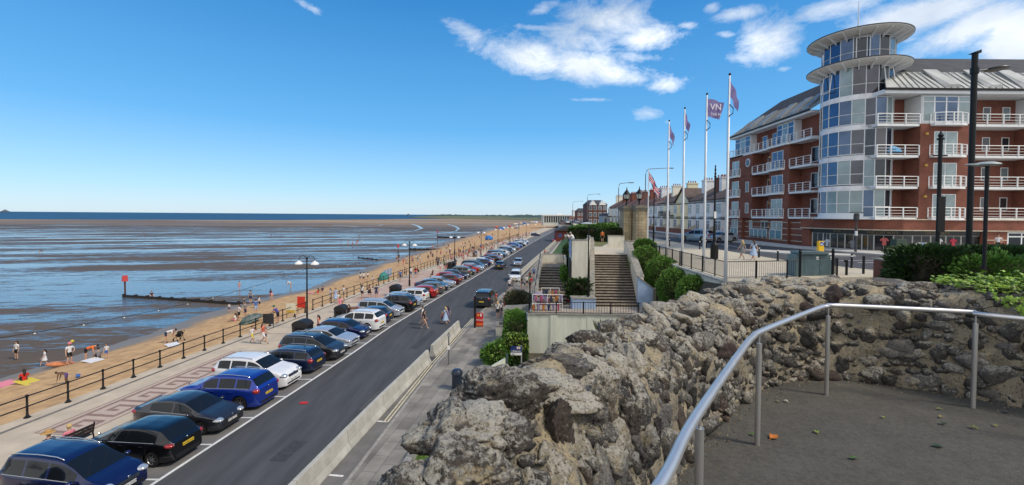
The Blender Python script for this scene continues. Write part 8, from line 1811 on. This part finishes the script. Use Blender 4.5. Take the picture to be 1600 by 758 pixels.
# mortar core
ns = int(TOT/.045); nu = 58; V = []; 
for i in range(ns+1):
    s = TOT*i/ns; UL = ulen(s)
    for j in range(nu+1):
        p, n, d, e = psurf(s, UL*j/nu); k = .045*mn.fractal((p*5), .8, 2.1, 5)+.035*mn.noise(p*2.1)+.012*mn.noise(p*26)
        q_ = p+n*k; V.append((q_.x,q_.y,q_.z))
Fc = [(i*(nu+1)+j, (i+1)*(nu+1)+j, (i+1)*(nu+1)+j+1, i*(nu+1)+j+1) for i in range(ns) for j in range(nu)]
b = MB(); b.add(V, Fc); part(b, 'mortar_core', mortar, rw, smooth=True)
ICO = {}
def ico(n):
    if n not in ICO:
        bm = bmesh.new(); bmesh.ops.create_icosphere(bm, subdivisions=n, radius=1); bm.verts.ensure_lookup_table()
        ICO[n] = (np.array([v.co[:] for v in bm.verts]), np.array([[v.index for v in f.verts] for f in bm.faces])); bm.free()
    return ICO[n]
def rock(center, axes, dims, seed, n=3, rough=.09, planes=13, soft=.25):
    D, Fc = ico(n); g = np.random.default_rng(seed); Nn = g.normal(size=(planes,3)); Nn /= np.linalg.norm(Nn,axis=1)[:,None]; hh = .70+.28*g.random(planes)
    dots = D @ Nn.T; r = np.where(dots > .05, hh/np.maximum(dots,.05), 9).min(axis=1); r = np.minimum(r, 1.35); r = r*(1-soft)+soft*.9
    off = float(seed%977)*3.7
    add = np.array([mn.fractal(Vector((d[0]*1.9+off,d[1]*1.9,d[2]*1.9)), .9, 2.1, 3)*rough*.62+mn.fractal(Vector((d[0]*7,d[1]*7+off,d[2]*7)),.7,2.2,3)*rough*.55-(.12*max(0,abs(mn.noise(Vector((d[0]*2.6,d[1]*2.6+off,d[2]*2.6))))*-6+1) if n > 2 else 0) for d in D])
    Pp = D*(r+add)[:,None]*np.array(dims); A = np.array([tuple(a) for a in axes]); return Pp @ A + np.array(center), Fc
# hero stones first: (px, py, level, half sizes, yaw, tilt, material, label)
heroes = [(703,660,9.34,(.13,.15,.13),.2,.1,st_mix,7),(778,612,9.40,(.25,.16,.12),-.35,.22,st_dark,11),(735,662,9.36,(.24,.16,.10),.3,.0,st_pale,12),(775,672,9.30,(.15,.11,.085),-.5,.5,st_dark,13),(872,563,9.36,(.25,.15,.09),-.12,.10,st_blue,14),
 (862,612,9.27,(.24,.17,.11),.1,.2,st_pale,15),(812,598,9.33,(.19,.15,.08),.4,.1,st_pale,16),(925,575,9.22,(.17,.14,.10),.2,.3,st_pale,17),(935,640,9.05,(.095,.09,.24),.15,.2,st_pale,18),(862,672,9.05,(.11,.10,.19),.1,.3,st_plum,19),(895,600,9.20,(.19,.13,.07),.2,.4,st_pale,20),
 (890,528,9.40,(.15,.13,.085),.2,.0,st_mix,21),(915,513,9.37,(.15,.11,.09),.6,.1,st_dark,22),(955,520,9.34,(.21,.15,.11),.8,.3,st_mix,23),(985,498,9.36,(.19,.14,.10),.7,.2,st_dark,24),(1000,528,9.22,(.15,.12,.11),.3,.3,st_mix,25),(735,725,9.20,(.19,.16,.13),.4,.3,st_mix,26),(672,752,9.33,(.16,.15,.11),.3,.1,st_mix,27),(980,650,8.95,(.10,.10,.15),.2,.2,st_dark,28),(625,772,9.30,(.14,.13,.10),.9,.1,st_dark,29),
 (1040,478,9.38,(.20,.15,.11),.6,.1,st_mix,30),(1085,462,9.40,(.20,.15,.11),.7,.1,st_pale,31),(1150,447,9.42,(.19,.15,.11),.4,.1,st_dark,32),(1215,440,9.50,(.2,.16,.10),.2,.1,st_mix,33),(1290,441,9.52,(.22,.16,.09),.1,.0,st_mix,34),(1368,442,9.53,(.36,.17,.10),-.05,.0,st_blue,35),(1440,443,9.52,(.2,.15,.10),-.3,.0,st_mix,36),(1505,450,9.54,(.2,.15,.09),-.5,.0,st_dark,37),(1180,443,9.46,(.15,.14,.1),-.5,.0,st_pale,38)]
hero_pts = []
def hit(px, py):
    d = ray(px, py); t = 1.0
    while t < 9:
        p = Vector((0,0,H))+d*(t/d.y); i = min(range(len(path)), key=lambda j: (path[j].x-p.x)**2+(path[j].y-p.y)**2); q_, dd, n = pat(LN[i]); o = (p-q_).dot(n)-p.z*0; P_ = prof(LN[i])
        if -.05 < o < .72 and p.z <= interp([c for c in P_[:8]], o): return p
        t += .012
    return hit(px, py+5) if py < 760 else p
for (px, py, z, dm, yaw, tilt, mt_, sd_) in heroes:
    c = hit(px, py)-Vector((0,0,.03)); dm = tuple(q_*.84 for q_ in dm); ax = [Vector((cos(yaw),sin(yaw),0)), Vector((-sin(yaw)*cos(tilt),cos(yaw)*cos(tilt),sin(tilt))), None]; ax[2] = ax[0].cross(ax[1]); 
    Vv, Fc = rock(c, ax, dm, sd_*131, 5 if c.y < 3.3 else 4, .17, 9, .05); o = np_mesh('boulder', Vv, Fc, mt_, rw, smooth=True); o.matrix_parent_inverse = Matrix.Translation(rw.location).inverted(); hero_pts.append((c, max(dm[0],dm[1])*.85))
# packed stones
g = random.Random(3); placed = []; AV = []; AF = []; nv = 0; groups = {st_mix:[[],[],0], st_dark:[[],[],0], st_pale:[[],[],0], st_plum:[[],[],0]}
cells = {}
def near(p, r):
    cx, cy, cz = int(p.x/.3), int(p.y/.3), int(p.z/.3)
    for i in (-1,0,1):
        for j in (-1,0,1):
            for k in (-1,0,1):
                for (q_, r2) in cells.get((cx+i,cy+j,cz+k), ()):
                    if (q_-p).length < (r+r2): return True
    for (q_, r2) in hero_pts:
        if (q_-p).length < r2+r*.6: return True
    return False
count = 0
for stage, (lo, hi, tries) in enumerate(((.085,.12,300),(.055,.085,2600),(.035,.055,9000),(.018,.035,12000))):
    for _ in range(tries):
        s = g.uniform(.9, TOT-.1) if stage < 3 else g.uniform(1.6, 9.5); UL = ulen(s); u = g.uniform(.10, UL-.45)
        p, n, d, e = psurf(s, u); r = g.uniform(lo, hi)
        if near(p, r*.74): continue
        cells.setdefault((int(p.x/.3),int(p.y/.3),int(p.z/.3)), []).append((p, r*.74)); count += 1
        a = g.uniform(-.5,.5) if g.random() < .8 else g.uniform(-1.5,1.5)
        if s > 7.0: a *= .3
        ax0 = (d*cos(a)+e*sin(a)); ax1 = (e*cos(a)-d*sin(a)); k = g.uniform(.85,1.45); 
        if s < 6 and g.random() < .5: k = 1/k
        tl_ = g.uniform(-.3,.3); nrm = (n+ax0*tl_+ax1*g.uniform(-.3,.3)).normalized(); ax1 = nrm.cross(ax0).normalized(); ax0 = ax1.cross(nrm)
        dep = g.uniform(.6,.95); c = p+n*r*g.uniform(-.50,.02)
        lv = 4 if (s < 5.2 and r > .06 and 0.3 < u) else (3 if r > .045 else 2)
        Vv, Fc = rock(c, [ax0,ax1,nrm], (r*k*1.08, r/k*1.08, r*dep), count*17+stage, lv, .20, g.choice((7,8,10)), .03)
        q_ = g.random(); mt_ = st_mix if q_ < .52 else st_dark if q_ < .80 else st_pale if q_ < .95 else st_plum
        if s > 7.2 and mt_ is st_pale and g.random() < .6: mt_ = st_mix
        L_ = groups[mt_]; L_[0].append(Vv); L_[1].append(Fc+L_[2]); L_[2] += len(Vv)
for mt_, (a, c, k) in groups.items():
    if a: o = np_mesh('stones', np.concatenate(a), np.concatenate(c), mt_, rw, smooth=True); o.matrix_parent_inverse = Matrix.Translation(rw.location).inverted()
print('stones', count)
# little weeds growing on the crest
def weed(px, py, z, m, lb, n=120, size=.03, h=.12, sp=.10):
    c = G(px, py, z); r = np.random.default_rng(int(px)); V = []; F_ = []
    for i in range(n):
        a = r.uniform(0,2*pi); rr = r.random()*sp; x, y = c.x+rr*cos(a), c.y+rr*sin(a); hh = h*(.4+.8*r.random()); w = size*.22; dx, dy = cos(a)*hh*.5, sin(a)*hh*.5; o = len(V)
        V += [(x-w,y,c.z),(x+w,y,c.z),(x+dx*.6+w,y+dy*.6,c.z+hh*.7),(x+dx,y+dy,c.z+hh),(x+dx*.6-w,y+dy*.6,c.z+hh*.7)]; F_.append((o,o+1,o+2,o+3,o+4))
    b = MB(); b.add(V, F_); thing_mesh(b, 'weed', m, lb, 'plant')
weed(893,543,9.36,green_l,'tuft of fresh green weed on the wall crest beside the big blue-grey slab', 110, .014, .055, .035); weed(947,515,9.38,grey_g,'grey-green sprig on the wall crest in front of the terrace railings', 200, .012, .06, .09)
weed(660,700,9.28,green_l,'small green weed at the left corner of the rock wall', 60, .02, .06, .06)
# ivy over the right end of the wall
iv = empty('ivy', (4.9,4.5,9.5), 0, 'bright yellow-green ivy spilling over the top of the rock wall at the right', 'plant')
r = np.random.default_rng(8); V = []; F_ = []; st = MB()
def ivy_leaf(c, nrm, s, rot):
    nrm = nrm.normalized(); a = nrm.orthogonal().normalized(); bb = nrm.cross(a); a, bb = a*cos(rot)+bb*sin(rot), bb*cos(rot)-a*sin(rot)
    ol = [(0,-.1),(.35,-.45),(.75,-.25),(.62,.12),(.95,.45),(.5,.5),(.22,.78),(0,1.25),(-.22,.78),(-.5,.5),(-.95,.45),(-.62,.12),(-.75,-.25),(-.35,-.45)]
    o = len(V); V.append(tuple(c+nrm*s*.10)); 
    for (x, y) in ol: V.append(tuple(c+a*x*s+bb*y*s-nrm*(abs(x)*s*.28)))
    for i in range(14): F_.append((o, o+1+i, o+1+(i+1)%14))
for i in range(2600):
    s = r.uniform(9.35, 11.4); w = min(1,(s-9.35)/.7); UL = ulen(s); u = 1.02+r.normal()*.16+.25; u = 1.42+r.uniform(-.42*w-.10,.42)
    p, n, d, e = psurf(s, u); off = .05+abs(r.normal())*.06*(.4+w); nn = (n+Vector((r.normal()*.5,r.normal()*.5,r.normal()*.4+.35))); ivy_leaf(p+n*off+Vector((0,0,.02)), nn, r.uniform(.018,.036), r.uniform(0,6.28))
b = MB(); b.add(V, F_); 
ivm = mat('ivy_leaf', (.20,.32,.035), .5, island=.45, spec=.35); part(b, 'leaves', ivm, iv)
for i in range(16):
    s = r.uniform(9.5, TOT-.4); pts = []
    for k in range(7): p, n, d, e = psurf(s+.05*k*r.uniform(-1,1), 1.5-.13*k); pts.append(p+n*.05)
    st.tube(pts, .004, n=4)
part(st, 'stems', twig, iv)
# floor of the lookout
flo = mat('lookout_tarmac', (.098,.094,.082), .9, col2=(.064,.062,.054), var=.32, scale=30, bump=.6, bscale=120, detail=8)
def speck(m):
    t = m.node_tree; b = t.nodes['Principled BSDF']; src = b.inputs['Base Color'].links[0].from_socket; tcn = t.nodes.new('ShaderNodeTexCoord'); vo = t.nodes.new('ShaderNodeTexVoronoi'); vo.inputs['Scale'].default_value = 75; t.links.new(tcn.outputs['Object'], vo.inputs['Vector'])
    k = M(t,'MULTIPLY',M(t,'SUBTRACT',.20,vo.outputs['Distance']),9,clamp=True); n = t.nodes.new('ShaderNodeSeparateXYZ'); t.links.new(vo.outputs['Color'], n.inputs[0]); k = M(t,'MULTIPLY',k,M(t,'GREATER_THAN',n.outputs[0],.74))
    mx = t.nodes.new('ShaderNodeMix'); mx.data_type = 'RGBA'; mx.inputs[7].default_value = (.30,.285,.26,1); t.links.new(k, mx.inputs[0]); t.links.new(src, mx.inputs[6]); t.links.new(mx.outputs[2], b.inputs['Base Color'])
speck(flo)
fp = [path[i] for i in range(0, len(path), 3)]; poly = [(p.x,p.y) for p in fp]+[(7.5,-4),(-1.2,-4)]
b = MB(); n_ = 90; 
bm = bmesh.new(); vs = [bm.verts.new((x,y,ZF)) for x, y in poly]; f = bm.faces.new(vs); 
if f.normal.z < 0: f.normal_flip()
me = bpy.data.meshes.new('lookout_floor'); bm.to_mesh(me); bm.free(); me.materials.append(flo); o = bpy.data.objects.new('lookout_floor', me); COL.objects.link(o); tag(o, kind='structure')
# mound under the lookout
mo = []
outer = [(-1.5,-3.0)]+[tuple((pat(s)[0]+pat(s)[2]*(thick(s)+.2))[:2]) for s in np.linspace(.1, TOT-.1, 14)]+[(7.9,1.5)]
rows = [[],[],[],[]]
cx, cy = 3.4, .5
for (x, y) in outer:
    d = Vector((x-cx,y-cy,0)).normalized()
    for k, (o_, z) in enumerate(((-.3,8.0),(1.2,6.9),(4.5,3.6),(9.0,.05))):
        zz = z; X, Y = x+d.x*o_, y+d.y*o_
        if X > 8 and Y > 8: zz = max(zz, 6.2)
        rows[k].append((X, Y, zz))
patch('lookout_mound', rows, earth, sub=4, amp=.15)
# handrail
steel = mat('brushed_steel', (.50,.49,.47), .42, metal=.75, var=.12, scale=14, aniso=(1,1,.15)); steel_r = mat('polished_rail', (.62,.61,.60), .36, metal=.75, var=.05, scale=6)
hr = empty('handrail', (2,3.5,ZF), 0, 'curving stainless steel handrail on slim posts inside the rock wall', 'handrail')
ZR = ZF+.925
def rp(px, py): q_ = G(px, py, ZR); return (q_.x, q_.y, ZR)
RPTS = [(.10,.95,ZR),rp(1031,758),rp(1085,655),rp(1158,549),rp(1176,527),rp(1196,515),rp(1278,482),rp(1292,479),rp(1312,477.5),rp(1500,486.5),rp(1524,489),rp(1545,493),(5.3,3.62,ZR),(6.2,2.9,ZR)]
b = MB(); sm = smooth_path(RPTS, .06); b.tube(sm, .0235, n=18); part(b, 'rail', steel_r, hr, smooth=True, angle=60)
for i, (px, py, z) in enumerate(((1091,646,None),(1183,695,ZF),(1291,617,ZF),(1520,637,ZF),(1700,700,ZF))):
    c = G(px, py, ZF) if z else G(px, py, ZR)
    if i == 0: c = Vector((.915,2.08,ZF))
    b = MB(); b.tube([(c.x,c.y,ZF-.02),(c.x,c.y,ZR-.10)], .0205, n=16); b.tube([(c.x,c.y,ZR-.10),(c.x,c.y,ZR-.015)], .0075, n=8); b.tube([(c.x,c.y,ZR-.10),(c.x,c.y,ZR-.096)], .0215, n=16); part(b, 'post', steel, hr, smooth=True, angle=40)
# fallen leaves on the floor
lf = [(1209,684,(.50,.16,.02),.055,'orange-brown fallen leaf near the second rail post'),(1176,680,(.06,.16,.02),.028,'small green leaf left of the orange leaf'),(1276,676,(.16,.22,.04),.032,'yellow-green leaf in the middle of the floor'),(1334,717,(.06,.12,.03),.036,'dark green leaf in the foreground of the floor'),(1466,698,(.02,.05,.025),.042,'darkest glossy green leaf right of centre'),(1520,669,(.16,.20,.03),.035,'pale green leaf lying in front of the right rail post'),(1474,663,(.015,.04,.02),.034,'dark leaf just above the pale green one'),(1470,652,(.25,.20,.06),.024,'tiny tan leaf above the dark leaf'),(1468,640,(.20,.24,.05),.024,'tiny yellow leaf near the wall foot'),(1380,653,(.25,.27,.06),.022,'tiny pale leaf alone mid-floor'),(1228,628,(.55,.5,.4),.026,'cream scrap near the left wall foot'),(1216,628,(.2,.17,.1),.022,'brown scrap beside the cream one'),(1555,666,(.2,.22,.06),.024,'tiny leaf right of the right post'),(1572,645,(.05,.06,.07),.034,'dark bluish leaf close to the wall at the far right')]
for i, (px, py, c, s, lb) in enumerate(lf):
    p = G(px, py, ZF+.006); V = []; r_ = random.Random(i); a = r_.uniform(0,6.28); ol = [(0,-1),(.35,-.6),(.55,-.1),(.75,.15),(.38,.35),(.2,.8),(0,1.2),(-.22,.75),(-.45,.35),(-.7,.1),(-.5,-.2),(-.3,-.65)]
    b = MB(); vs = [(0,0,.012)]+[(x*s*cos(a)-y*s*sin(a), x*s*sin(a)+y*s*cos(a), .004+.014*abs(x)+.008*r_.random()) for x, y in ol]; b.add(vs, [(0,1+k,1+(k+1)%12) for k in range(12)]); b.tube([(s*sin(a),-s*cos(a),.006),(s*1.5*sin(a),-s*1.5*cos(a),.004)], .0015, n=4)
    o = thing_mesh(b, 'fallen_leaf', mat(f'leaf_tone_{i}', c, .6, var=.3, scale=30), lb, 'leaf', 'fallen leaves on the lookout floor'); o.location = p
V = []; rr = np.random.default_rng(4)
for i in range(900):
    s = rr.uniform(2.5, TOT-1.2); p, d, n = pat(s); o_ = -abs(rr.normal())*.09-.0; V.append((p.x+n.x*o_, p.y+n.y*o_, ZF+.006))
V_, F__ = leaf_cloud(V, .011, 4, aspect=1.3); o = np_mesh('debris', V_, F__, mat('litter_crumbs', (.22,.17,.10), .9, island=.6)); tag(o, 'crumbs and dry leaf litter along the foot of the rock wall', 'debris', kind='stuff')
